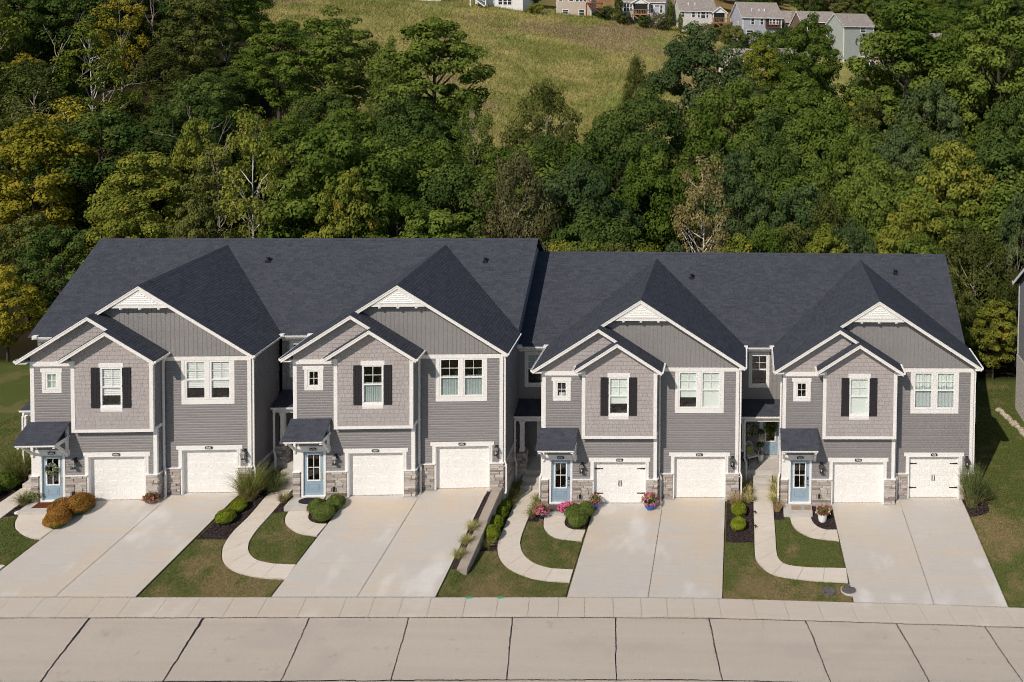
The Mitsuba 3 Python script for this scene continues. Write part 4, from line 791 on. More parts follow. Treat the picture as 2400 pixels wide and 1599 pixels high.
for u, q in BED:
    p = wpoly(u, q)
    for w in paved: p = p.difference(w)
    p = p.buffer(-0.005); beds.append(p)
    nm = put('mulch_bed', sheet(p, 0.0, 0.3, rough=0.05), 'mulch', kind='stuff'); labels[nm].update(label='dark shredded bark mulch covering a planting bed', category='mulch', group='mulch beds around the houses')
    n = int(p.area * 260); x0, y0, x1, y1 = p.bounds; c = np.column_stack([rg.uniform(x0, x1, n * 3), rg.uniform(y0, y1, n * 3)])
    c = c[shapely.contains_xy(p, c[:, 0], c[:, 1])][:n]; n = len(c)
    if n:
        a = rg.uniform(0, np.pi, n); l, w = rg.uniform(0.03, 0.07, n), rg.uniform(0.008, 0.02, n); dx, dy = np.cos(a), np.sin(a); z = G(c[:, 0], c[:, 1]) + rg.uniform(0.02, 0.05, n); tl = rg.uniform(-0.03, 0.03, (n, 2))
        v = np.stack([np.column_stack([c[:, 0] + sx * l * dx - sy * w * dy, c[:, 1] + sx * l * dy + sy * w * dx, z + sx * tl[:, 0] + sy * tl[:, 1] * 0.4]) for sx, sy in ((-1, -1), (1, -1), (1, 1), (-1, 1))], 1).reshape(-1, 3)
        put(nm + '__chips', (v, np.arange(n * 4).reshape(-1, 4)), 'mulch_chip', kind='stuff')
# retaining wall beside the second drive: courses of long blocks under a row of cap stones, a planting strip behind it
tag('retaining_wall', 'long tan block retaining wall stepping down beside the second driveway', 'wall'); taken.add('retaining_wall')
wl = [np.array(to_world(1, [x, y, 0])[:2]) for x, y in ((2.91, -0.10), (2.50, -4.97))]; wr = [np.array(to_world(1, [x, y, 0])[:2]) for x, y in ((3.32, -0.10), (2.92, -4.97))]
nseg = 11
def wall_top(t): return 0.98 - 0.045 - 1.0 * t if t < 0.42 else 0.98 - 0.165 - 1.0 * t
for k in range(nseg):
    t0, t1 = k / nseg, (k + 1) / nseg; top = G(*(wl[0] + (wl[1] - wl[0]) * t0)) + 0.06 + (0.10 if t0 < 0.42 else 0.0)
    q = [wl[0] + (wl[1] - wl[0]) * (t0 + 0.001), wr[0] + (wr[1] - wr[0]) * (t0 + 0.001), wr[0] + (wr[1] - wr[0]) * (t1 - 0.001), wl[0] + (wl[1] - wl[0]) * (t1 - 0.001)]
    tops = [G(*(wl[0] + (wl[1] - wl[0]) * t)) + 0.06 + (0.10 if t0 < 0.42 else 0.0) for t in (t0, t0, t1, t1)]
    q = np.array(q); c = q.mean(0)
    v = np.vstack([np.column_stack([q, np.array(tops)]), np.column_stack([q, np.array(tops) - 0.11])]); F_ = np.array([[0, 1, 2, 3], [7, 6, 5, 4], [0, 4, 5, 1], [1, 5, 6, 2], [2, 6, 7, 3], [3, 7, 4, 0]])
    put('retaining_wall__cap', (v, F_), 'block_tan')
    z = np.array(tops) - 0.115; course = 0
    while z.max() > -0.7 and course < 8:
        qq = c + (q - c) * np.array([0.93, 0.93]); qq[[1, 2]] = q[[1, 2]] + (q[[0, 3]] - q[[1, 2]]) * 0.05
        qq = q + (c - q) * 0.0; ins = 0.02 + 0.012 * ((course + k) % 2)
        qq[[1, 2]] += (qq[[0, 3]] - qq[[1, 2]]) / np.linalg.norm(qq[0] - qq[1]) * ins; qq[[0, 3]] += (qq[[1, 2]] - qq[[0, 3]]) / 0.4 * 0.02
        v = np.vstack([np.column_stack([qq, z]), np.column_stack([qq, z - 0.17])]); put('retaining_wall__block', (v, F_), 'block_tan'); z = z - 0.178; course += 1
strip = Polygon([to_world(1, [x, y, 0])[:2] for x, y in ((2.66, -0.2), (2.90, -0.2), (2.49, -4.9), (2.27, -4.9))]); nm = put('mulch_bed', sheet(strip, 0.015, 0.3, rough=0.03), 'mulch', kind='stuff'); labels[nm].update(label='narrow dark mulch strip between driveway and retaining wall', category='mulch')
beds.append(strip); paved.append(Polygon([wl[0], wr[0], wr[1], wl[1]]))
# lawn: grass blades on everything that is neither paved nor mulched nor house
house_plan = union_all([wpoly(u, [(-8.1, 1.5), (-6.05, 1.5), (-6.05, -0.6), (-0.55, -0.6), (-0.55, 0), (3.4, 0), (3.4, 13.1), (-8.1, 13.1)]) for u in range(4)])
front_area = Polygon(np.vstack([np.column_stack([np.linspace(-36, 22, 60), ys(np.linspace(-36, 22, 60)) + 0.01]), [[22, 14], [-36, 14]]]))
lawn = front_area.difference(union_all(paved)).difference(union_all(beds)).difference(house_plan).buffer(-0.015)
put('lawn', sheet(lawn, 0.004, 0.5, skirt=0.06), 'lawn', kind='structure')
def scatter(poly, density, seed):
    r = np.random.default_rng(seed); out = []
    for p in polys(poly):
        x0, y0, x1, y1 = p.bounds; n = int((x1 - x0) * (y1 - y0) * density); c = np.column_stack([r.uniform(x0, x1, n), r.uniform(y0, y1, n)]); out.append(c[shapely.contains_xy(p, c[:, 0], c[:, 1])])
    return np.vstack(out)
def blades(c, z, h, w, r, lean=0.5):
    n = len(c); a = r.uniform(0, 2 * np.pi, n); b = r.uniform(0, 2 * np.pi, n); hh = h * r.uniform(0.5, 1.3, n); ww = w * r.uniform(0.7, 1.3, n); L = lean * hh * r.uniform(0, 1, n)
    dx, dy = np.cos(a) * ww / 2, np.sin(a) * ww / 2
    return np.stack([np.column_stack([c[:, 0] - dx, c[:, 1] - dy, z]), np.column_stack([c[:, 0] + dx, c[:, 1] + dy, z]), np.column_stack([c[:, 0] + L * np.cos(b), c[:, 1] + L * np.sin(b), z + hh])], 1).reshape(-1, 3), np.arange(3 * n).reshape(-1, 3)
r = np.random.default_rng(3)
near = lawn.intersection(sbox(-36, -9, 22, 0.5)); far_ = lawn.intersection(sbox(-36, 0.5, 22, 14))
c = np.vstack([scatter(near, 900, 1), scatter(far_, 330, 2)]); far_n = c[:, 1] > 0.5
v, f = blades(c, G(c[:, 0], c[:, 1]), 0.05, 0.02, r, 1.1)
k = put('grass', (v, f), 'grass_blade', kind='stuff'); labels[k].update(label='short mown lawn grass, green with dry brown patches', category='grass')
# meadow grass on the hill
mead = Polygon([(-46, 57), (-100, 152), (-100, 176), (-40, 160), (4, 158), (14, 110), (18, 57)])
c = scatter(mead, 22, 5); zz = T(c[:, 0], c[:, 1]) + (meshkit.fbm(np.stack([c[:, 0] * 0.09, c[:, 1] * 0.09, c[:, 0] * 0], -1), 3, 5) - 0.5) * 1.2 - 0.15
v, f = blades(c, zz, 0.55, 0.13, r, 0.9)
k = put('meadow_grass', (v, f), 'meadow_blade', kind='stuff'); labels[k].update(label='tall dry meadow grass covering the hillside below the far houses', category='grass')

# ---------------------------------------------------------------- planting and small things near the houses
def gz(x, y): return float(G(x, y))
def leaves(c, nrm, size, r, aspect=0.55, jitter=0.7):
    """one folded quad per leaf at c, facing roughly along nrm"""
    n = len(c); d = nrm + r.normal(0, jitter, (n, 3)); d /= np.linalg.norm(d, axis=1, keepdims=True) + 1e-9
    a = np.cross(d, r.normal(0, 1, (n, 3))); a /= np.linalg.norm(a, axis=1, keepdims=True) + 1e-9; b = np.cross(d, a)
    s = size * r.uniform(0.65, 1.35, n)[:, None]; a, b = a * s * 0.5, b * s * 0.5 * aspect
    v = np.stack([c - a, c - b + d * s * 0.06, c + a, c + b + d * s * 0.06], 1).reshape(-1, 3)
    return v, np.arange(4 * n).reshape(-1, 4)
def ball_bush(seed, rx, ry, rz, n, size, lumps=0.08):
    r = np.random.default_rng(seed); d = r.normal(0, 1, (n, 3)); d[:, 2] = np.abs(d[:, 2]) * 1.0 - 0.35 * r.random(n); d /= np.linalg.norm(d, axis=1, keepdims=True)
    k = 1 + lumps * (meshkit.fbm(d * 2.6 + seed, 3) - 0.5) * 4; rad = k * (1 - 0.16 * r.random(n) ** 2)
    c = d * rad[:, None] * np.array([rx, ry, rz]) + np.array([0, 0, rz * 0.72]); c[:, 2] = np.maximum(c[:, 2], 0.01)
    return leaves(c, d, size, r, jitter=0.55)
def bush(key, x, y, rx, rz, mat, seed, n=2600, size=0.05, z=None, **kw):
    m = ball_bush(seed, rx, rx, rz, n, size); z = gz(x, y) if z is None else z
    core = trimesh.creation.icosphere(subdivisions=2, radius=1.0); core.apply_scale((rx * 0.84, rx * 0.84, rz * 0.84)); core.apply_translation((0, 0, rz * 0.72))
    k = unique(key); taken.discard(k); tag(k, **kw); tw = T4().translate([x, y, z])
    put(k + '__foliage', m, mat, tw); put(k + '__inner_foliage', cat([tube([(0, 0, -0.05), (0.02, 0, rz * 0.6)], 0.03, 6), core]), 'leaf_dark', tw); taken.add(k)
def blade_clump(seed, n, h, spread, w, droop, tuft=0.12, seg=4):
    r = np.random.default_rng(seed); a = r.uniform(0, 2 * np.pi, n); rr = tuft * np.sqrt(r.random(n)); hh = h * r.uniform(0.55, 1.1, n); out = spread * r.uniform(0.1, 1.0, n) ** 0.8
    t = np.linspace(0, 1, seg + 1); b0 = np.column_stack([rr * np.cos(a), rr * np.sin(a)]); az = a + r.normal(0, 0.5, n)
    rad = out[:, None] * t[None] ** 1.5; z = hh[:, None] * (t[None] - droop * (out / spread)[:, None] * t[None] ** 3)
    x, y = b0[:, :1] + rad * np.cos(az)[:, None], b0[:, 1:] + rad * np.sin(az)[:, None]; ww = w * (1 - t[None] ** 1.6 * 0.92) * r.uniform(0.7, 1.3, n)[:, None]
    ta = az + np.pi / 2 + r.normal(0, 0.6, n); sx, sy = np.cos(ta)[:, None] * ww / 2, np.sin(ta)[:, None] * ww / 2
    L = np.stack([x - sx, y - sy, z], -1); R_ = np.stack([x + sx, y + sy, z], -1); v = np.stack([L, R_], 2).reshape(-1, 3); m = 2 * (seg + 1)
    i, j = np.meshgrid(np.arange(n) * m, np.arange(seg) * 2, indexing='ij'); o = (i + j).ravel(); return v, np.stack([o, o + 1, o + 3, o + 2], 1)
def clump(key, x, y, mats, seed, n, h, spread, w, droop, tuft=0.12, z=None, plain=False, **kw):
    k = unique(key); taken.discard(k); tag(k, **kw); tw = T4().translate([x, y, (gz(x, y) if z is None else z) - 0.02])
    for q, (mat, fr, hs) in enumerate(mats): put(k + ('' if plain and len(mats) == 1 else ('__blades' if q == 0 else '__dry_blades')), blade_clump(seed * 7 + q, int(n * fr), h * hs, spread * (0.8 + 0.2 * hs), w, droop, tuft), mat, tw)
    taken.add(k)
BIG = [('blade_green', 0.8, 1.0), ('blade_straw', 0.28, 0.55)]
clump('ornamental_grass', -19.10, -1.70, BIG, 1, 900, 1.75, 0.95, 0.022, 0.28, 0.30, label='tall arching green ornamental grass between the first driveway and the curved walkway', cat='ornamental grass')
clump('ornamental_grass', 14.62, -0.55, [('blade_sage', 0.85, 1.0), ('blade_straw', 0.18, 0.45)], 2, 1000, 2.15, 0.80, 0.022, 0.20, 0.26, label='tall upright grey green ornamental grass at the corner of the far right house', cat='ornamental grass')
clump('ornamental_grass', 15.15, -0.35, [('blade_sage', 0.8, 1.0), ('blade_straw', 0.3, 0.6)], 3, 420, 1.35, 0.80, 0.020, 0.35, 0.22, label='shorter spreading grass clump on the lawn side of the grey green one', cat='ornamental grass')
clump('ornamental_grass', -30.55, -0.15, [('blade_green', 0.6, 1.0), ('blade_straw', 0.45, 0.62)], 4, 1000, 2.1, 1.1, 0.022, 0.3, 0.34, label='very tall ornamental grass with straw stems beside the leftmost path', cat='ornamental grass')
clump('ornamental_grass', -18.35, -1.05, [('blade_sage', 0.9, 1.0)], 6, 420, 0.85, 0.75, 0.024, 0.45, 0.2, plain=True, label='low dark grass clump behind the tall grass of the second walkway', cat='ornamental grass')
clump('ornamental_grass', -18.60, 0.0, [('blade_green', 0.9, 1.0)], 7, 300, 0.75, 0.6, 0.024, 0.45, 0.18, plain=True, label='small green grass clump in the shade by the first house side wall', cat='ornamental grass')
clump('ornamental_grass', -17.42, -2.0, [('blade_sage', 0.5, 1.0), ('blade_straw', 0.5, 0.9)], 8, 240, 0.62, 0.42, 0.02, 0.3, 0.1, label='small brownish grass tuft left of the second front door stoop', cat='ornamental grass')
clump('ornamental_grass', -28.75, -2.25, [('blade_sage', 0.7, 1.0), ('blade_straw', 0.35, 0.8)], 9, 420, 0.75, 0.55, 0.02, 0.35, 0.15, label='fountain shaped grass beside the first front door stoop', cat='ornamental grass')
clump('ornamental_grass', 3.20, -0.60, [('blade_straw', 0.9, 1.0)], 10, 360, 0.75, 0.5, 0.016, 0.25, 0.16, plain=True, label='dry straw coloured grass beside the third driveway', cat='ornamental grass')
clump('ornamental_grass', 5.20, -0.98, [('blade_straw', 0.9, 1.0)], 11, 280, 0.60, 0.30, 0.016, 0.15, 0.14, plain=True, label='dry rusty grass tuft left of the last front door stoop', cat='ornamental grass')
clump('ornamental_grass', -25.70, -2.45, [('blade_sage', 0.5, 1.0), ('blade_straw', 0.5, 0.9)], 12, 150, 0.55, 0.4, 0.018, 0.3, 0.1, label='sparse grass tuft behind the rust coloured shrubs', cat='ornamental grass')
clump('ornamental_grass', -15.0, -1.75, [('blade_straw', 0.6, 1.0), ('blade_sage', 0.4, 0.8)], 13, 120, 0.45, 0.3, 0.016, 0.2, 0.1, label='thin dry grass tuft behind the three boxwoods of the second house', cat='ornamental grass')
clump('ornamental_grass', 7.6, -1.05, [('blade_straw', 0.7, 1.0), ('blade_sage', 0.3, 0.8)], 14, 130, 0.42, 0.3, 0.016, 0.2, 0.1, label='thin dry grass tuft behind the white flower pot', cat='ornamental grass')
LIRI = [('blade_cream', 0.75, 1.0), ('blade_green', 0.35, 0.9)]
for s, (x, y, w) in enumerate([(3.80, -0.28, 'nearest the street in the bed beside the last walkway'), (3.74, 0.42, 'second from the street in the bed beside the last walkway'), (3.62, 1.15, 'in shade at the porch end of the bed beside the last walkway'),
    (5.14, 1.2, 'nearest the porch on the right of the last walkway'), (5.12, 0.5, 'second from the porch on the right of the last walkway'), (5.06, -0.2, 'third from the porch on the right of the last walkway'),
    (-6.22, -0.3, 'nearest the third house corner beside its walkway'), (-6.2, -1.0, 'second from the corner beside the third walkway'), (-6.22, -1.5, 'nearest the pink potted flowers of the third stoop'),
    (-7.55, -0.55, 'beside the topmost boxwood below the retaining wall'), (-7.52, 0.15, 'second from the porch in the bed by the third walkway'), (-7.55, 0.9, 'nearest the porch in the shaded bed of the third walkway')]):
    clump('variegated_grass', x, y, LIRI, 20 + s, 230, 0.62, 0.52, 0.022, 0.5, 0.10, label='cream striped grass clump ' + w, cat='ornamental grass')
for s, t in enumerate((0.52, 0.69, 0.86)):
    x, y = (np.array(to_world(1, [2.78 - 0.41 * t, -0.2 - 4.75 * t, 0]))[:2]); clump('variegated_grass', x, y, LIRI, 40 + s, 200, 0.55, 0.45, 0.022, 0.5, 0.10, label='cream striped grass clump ' + ['uppermost of the three', 'middle one of the three', 'lowest of the three'][s] + ' in the strip on the retaining wall', cat='ornamental grass')
for s, (x, y, rr, w) in enumerate([(-26.55, -3.10, 0.52, 'left back one of the three'), (-26.0, -2.78, 0.55, 'right back one of the three'), (-26.30, -3.72, 0.50, 'front one of the three')]):
    bush('rust_shrub', x, y, rr, rr * 0.92, 'leaf_rust', 60 + s, 4200, 0.055, label=f'rust orange rounded shrub, {w} beside the first short walk', cat='shrub')
TRI = [(-15.63, -2.66, 0.42, 'left back'), (-14.92, -2.38, 0.42, 'right back'), (-15.14, -3.08, 0.48, 'front')]
for s, (x, y, rr, w) in enumerate(TRI): bush('boxwood', x, y, rr, rr * 0.84, 'leaf_boxwood', 70 + s, 3600, 0.045, label=f'clipped round green boxwood, {w} one of the three by the second front door', cat='shrub')
for s, (x, y, rr, w) in enumerate([(-4.32, -1.62, 0.42, 'left back'), (-3.80, -1.42, 0.42, 'right back'), (-4.02, -2.18, 0.46, 'front')]): bush('boxwood', x, y, rr, rr * 0.92, 'leaf_boxwood', 74 + s, 3600, 0.045, label=f'clipped round green boxwood, {w} one of the three by the third front door', cat='shrub')
for s, (x, y, rr, l) in enumerate([(3.36, -1.30, 0.36, 'yellow green boxwood ball on black mulch, the one nearer the third house'), (3.36, -2.38, 0.36, 'yellow green boxwood ball on black mulch, the one nearer the street by the last walkway'), (-19.14, -2.60, 0.35, 'yellow green boxwood nearer the house beside the first driveway'), (-19.30, -3.36, 0.42, 'yellow green boxwood nearer the street beside the first driveway'),
    (-7.68, -1.05, 0.34, 'bright green boxwood at the top end of the bed below the retaining wall'), (-7.70, -1.62, 0.36, 'bright green boxwood second from the top below the retaining wall'), (-7.70, -2.48, 0.38, 'bright green boxwood third from the top below the retaining wall'), (-7.66, -3.30, 0.40, 'bright green boxwood lowest below the retaining wall')]):
    bush('boxwood', x, y, rr, rr * (0.95 if s != 3 else 0.8), 'leaf_chartreuse', 80 + s, 2600, 0.055, label=l, cat='shrub')
clump('ornamental_grass', -7.70, -3.85, [('blade_green', 0.8, 1.0), ('blade_cream', 0.3, 0.9)], 15, 260, 0.5, 0.45, 0.02, 0.45, 0.1, label='yellow green grass tuft at the street end of the bed below the retaining wall', cat='ornamental grass')
bush('boxwood', -30.55, -0.95, 0.52, 0.5, 'leaf_green', 90, 2600, 0.06, label='loose dark green shrub in front of the very tall grass at far left', cat='shrub')
bush('boxwood', -30.75, -1.75, 0.42, 0.42, 'leaf_green', 91, 1800, 0.06, label='small dark green shrub at the far left edge of the photo', cat='shrub')
bush('flower_clump', -18.62, 0.85, 0.22, 0.24, 'leaf_dark', 92, 500, 0.07, label='small dark plant carrying one orange bloom at the second porch', cat='plant')
def lathe(prof, n=20):
    p = np.array(prof, float); a = np.arange(n) * 2 * np.pi / n; v = np.stack([p[:, :1] * np.cos(a), p[:, :1] * np.sin(a), np.repeat(p[:, 1:], n, 1)], -1).reshape(-1, 3)
    i, j = np.meshgrid(np.arange(len(p) - 1), np.arange(n), indexing='ij'); return v, np.stack([i * n + j, i * n + (j + 1) % n, (i + 1) * n + (j + 1) % n, (i + 1) * n + j], -1).reshape(-1, 4)
def blossoms(seed, n, rx, rz, zc, size, petals=5):
    r = np.random.default_rng(seed); d = r.normal(0, 1, (n, 3)); d[:, 2] = np.abs(d[:, 2]); d /= np.linalg.norm(d, axis=1, keepdims=True); c = d * np.array([rx, rx, rz]) * r.uniform(0.9, 1.12, n)[:, None] + np.array([0, 0, zc]); out = []
    for k in range(petals):
        nn = d + r.normal(0, 0.25, (n, 3)); out.append(leaves(c + r.normal(0, size * 0.28, (n, 3)), nn, size, r, 0.9, 0.3))
    return cat(out)
def flowerpot(x, y, z, prof, potmat, seed, rx, rz, leafmat, flowers, label, nleaf=500, cat_='flower pot', blades_=None):
    k = unique('flower_pot'); taken.discard(k); tag(k, label, cat_); tw = T4().translate([x, y, z]); top = prof[-1][1]
    put(k + '__pot', lathe(prof), potmat, tw, smooth=40); put(k + '__soil', lathe([(0.0, top - 0.05), (prof[-1][0] * 0.95, top - 0.05)]), 'soil', tw)
    r = np.random.default_rng(seed); d = r.normal(0, 1, (nleaf, 3)); d[:, 2] = np.abs(d[:, 2]); d /= np.linalg.norm(d, axis=1, keepdims=True); c = d * np.array([rx, rx, rz]) * (r.random(nleaf) ** 0.4)[:, None] + np.array([0, 0, top])
    put(k + '__foliage', leaves(c, d, 0.07, r), leafmat, tw)
    for q, (mat, n, s) in enumerate(flowers): put(k + '__blossoms', blossoms(seed + q + 1, n, rx, rz, top, s), mat, tw)
    if blades_: put(k + '__grass', [((v + np.array([0, 0, top])), f) for v, f in [blade_clump(seed, 80, 0.45, 0.35, 0.016, 0.3, 0.06)]][0], blades_, tw)
    taken.add(k)
URN = [(0.0, 0.0), (0.13, 0.0), (0.15, 0.03), (0.24, 0.16), (0.265, 0.27), (0.245, 0.34), (0.275, 0.37), (0.275, 0.39), (0.235, 0.38)]
flowerpot(-0.86, -0.90, 0.0, URN, 'pot_blue', 301, 0.40, 0.40, 'leaf_boxwood', [('petal_rose', 55, 0.065), ('petal_pink', 22, 0.06)], 'large bright blue pot of salmon pink flowers right of the third house garage')
flowerpot(-3.44, -0.86, 0.0, [(a * 0.75, b * 0.95) for a, b in URN], 'pot_blue', 311, 0.30, 0.40, 'leaf_green', [('petal_magenta', 14, 0.06), ('petal_pink', 12, 0.055)], 'smaller blue pot of pink and red flowers left of the third house garage door')
flowerpot(-5.80, -1.62, -0.02, [(a * 0.6, b * 0.75) for a, b in URN], 'pot_navy', 321, 0.32, 0.30, 'leaf_green', [('petal_pink', 48, 0.062), ('petal_rose', 18, 0.055)], 'small navy pot with pink flowers on the third stoop edge')
flowerpot(7.28, -1.72, -0.14, [(0.0, 0.0), (0.16, 0.0), (0.18, 0.04), (0.235, 0.36), (0.25, 0.37), (0.25, 0.40), (0.21, 0.39)], 'pot_white', 331, 0.34, 0.32, 'leaf_olive', [('petal_magenta', 30, 0.06), ('petal_white', 28, 0.06)], 'white pot with maroon and white flowers on mulch beside the last front door', blades_='blade_straw')
flowerpot(-23.30, -2.08, 0.93, [(0.0, 0.0), (0.12, 0.0), (0.19, 0.16), (0.20, 0.18), (0.16, 0.17)], 'pot_clay', 341, 0.36, 0.36, 'leaf_brown', [('petal_rose', 22, 0.05), ('petal_orange', 18, 0.045), ('petal_magenta', 10, 0.05)], 'wilting brown and pink flowers right of the first house garage', nleaf=900)
flowerpot(-28.36, -2.05, 0.94, [(0.0, 0.0), (0.15, 0.0), (0.2, 0.25), (0.215, 0.26), (0.215, 0.29), (0.18, 0.28)], 'pot_clay', 351, 0.38, 0.36, 'leaf_green', [], 'clay pot with a leafy green plant left of the first front door', nleaf=700)
kp = put('flower_clump', blossoms(361, 150, 0.50, 0.36, 0.12, 0.075), 'petal_pink', T4().translate([-4.66, -1.12, -0.03]) @ T4().scale([1, 0.45, 1]), label='mass of hot pink flowers behind the three boxwoods of the third house', cat='flowers')
k = put('flower_clump', blossoms(371, 3, 0.06, 0.04, 0.0, 0.11), 'petal_orange', T4().translate([-18.60, 0.82, 1.55]), label='single orange bloom in the shade of the second porch bed', cat='flowers')
r = np.random.default_rng(8); nl = 380; q = np.column_stack([r.normal(0, .3, nl), r.normal(0, .12, nl), r.uniform(0, .22, nl)]); put(kp + '__foliage', leaves(q, np.tile([0, 0, 1.0], (nl, 1)), 0.07, r), 'leaf_green', T4().translate([-4.66, -1.12, -0.03]))
# doormats, garden disc, path lights, covers, markers
def mat_(key, x, y, z, w, d, matr, label, oval=False, u=None):
    p = sbox(-w / 2, -d / 2, w / 2, d / 2); p = Polygon(np.column_stack([np.cos(np.linspace(0, 2 * np.pi, 25)) * w / 2, np.sin(np.linspace(0, 2 * np.pi, 25)) * d / 2])) if oval else p
    m = piece(p, lambda a, b, c: np.stack([a, b, c], -1), 0.0, 0.018, 0.006); put(key, m, matr, T4().translate([x, y, z]) @ T4().rotate([0, 0, 1], 2.0 if x < -8 else 0), label=label, cat='doormat')
mat_('doormat', -27.72, -2.40, 1.018, 0.95, 0.55, 'mat_brown', 'red brown doormat on the first stoop'); mat_('doormat', -16.22, -2.05, 1.018, 1.0, 0.62, 'mat_black', 'black oval doormat on the second stoop', True)
mat_('doormat', -5.22, -0.88, 0.046, 0.95, 0.58, 'mat_slate', 'dark grey doormat on the third stoop'); mat_('doormat', 6.33, -0.92, 0.076, 0.95, 0.42, 'mat_teal', 'faded teal and brown doormat on the last stoop')
d = trimesh.creation.cylinder(radius=0.15, height=0.04, sections=24); put('garden_disc', d, 'pot_white', T4().translate([-28.62, -2.86, gz(-28.62, -2.86) + 0.05]), label='small white round disc on the mulch by the first stoop', cat='disc')
for s, (x, y, w) in enumerate([(4.10, -0.19, 'nearest the porch of the three'), (4.12, -1.29, 'middle one of the three'), (4.13, -2.33, 'nearest the street of the three')]):
    k = unique('path_light'); taken.discard(k); tag(k, f'tiny dark path light, {w} along the last walkway', 'path light'); tw = T4().translate([x, y, gz(x, y)])
    put(k + '__stake', tube([(0, 0, -0.05), (0, 0, 0.16)], 0.01), 'metal_black', tw); put(k + '__cap', lathe([(0.0, 0.21), (0.03, 0.205), (0.07, 0.165), (0.06, 0.155), (0.0, 0.16)], 12), 'metal_black', tw, smooth=40); taken.add(k)
for s, (x, y, l) in enumerate([(7.19, -6.33, 'grey round utility lid set in the grass near the last drive'), (8.04, -6.24, 'grey round utility lid touching the edge of the last drive')]):
    k = put('utility_cover', lathe([(0.0, 0.03), (0.27, 0.03), (0.30, 0.02), (0.30, -0.1)], 28), 'cover_grey', T4().translate([x, y, gz(x, y) + 0.015]), label=l, cat='utility lid'); put(k + '__hole', lathe([(0.0, 0.034), (0.045, 0.034), (0.05, 0.02)], 10), 'metal_black', T4().translate([x + (0.08 if s else -0.16), y + (0.16 if s else -0.14), gz(x, y) + 0.015]))
put('concrete_ring', lathe([(0.31, 0.03), (0.345, 0.03), (0.35, -0.1), (0.31, -0.1)], 28), 'concrete_drive', T4().translate([8.04, -6.24, gz(8.04, -6.24) + 0.008]), label='pale concrete collar around the utility lid at the drive edge', cat='collar')
for x, y, l in ((-7.49, -7.22, 'left green painted mark on the sidewalk edge'), (-6.24, -7.17, 'right green painted mark on the sidewalk edge')):
    y = float(ys(x)); put('paint_mark', piece(Polygon(np.array([(-.13, -.03), (-.02, -.07), (.12, -.04), (.15, .06), (.03, .09), (-.12, .05)])), lambda a, b, c: np.stack([a, b, c], -1), 0.0, 0.004, 0.002), 'marker_green', T4().translate([x, y - 0.03, float(zs(x)) + 0.022]), label=l, cat='paint mark')
# porch furniture of the last house, wreaths
def wreath(seed, R_, rr, n, mats, key, tw, **kw):
    k = unique(key); taken.discard(k); tag(k, **kw); r = np.random.default_rng(seed)
    for q, (mat, fr, sz) in enumerate(mats):
        m = int(n * fr); a = r.uniform(0, 2 * np.pi, m) if fr > 0.15 else r.uniform(0.6, 2.6, m); b = r.uniform(0, 2 * np.pi, m); rad = rr * np.sqrt(r.random(m)); c = np.column_stack([(R_ + rad * np.cos(b)) * np.cos(a), -np.abs(rad * np.sin(b)), (R_ + rad * np.cos(b)) * np.sin(a)])
        put(k + ('__greenery' if q == 0 else '__blossoms'), leaves(c, np.tile([0, -1.0, 0.2], (m, 1)), sz, r), mat, tw)
    taken.add(k)
dw = to_world(0, [-5.15, YL - 0.0, 1.60]); wreath(5, 0.20, 0.09, 420, [('leaf_boxwood', 0.7, 0.08), ('petal_white', 0.3, 0.06), ('petal_lilac', 0.14, 0.07)], 'wreath', T4().translate(dw.tolist()), label='green and white wreath hanging on the first blue front door', cat='wreath')
pw = to_world(3, [-7.50, 2.98, 2.16]); wreath(6, 0.24, 0.12, 520, [('leaf_boxwood', 0.8, 0.09), ('petal_white', 0.35, 0.09)], 'wreath', T4().translate(pw.tolist()), label='green and white wreath on the grey wall of the last porch', cat='wreath')
pw = to_world(3, [-6.47, 2.97, 2.30]); wreath(7, 0.20, 0.15, 420, [('leaf_dark', 0.9, 0.10), ('leaf_lime', 0.10, 0.10)], 'wreath', T4().translate(pw.tolist()), label='dark green wreath on the glass of the last porch door', cat='wreath')
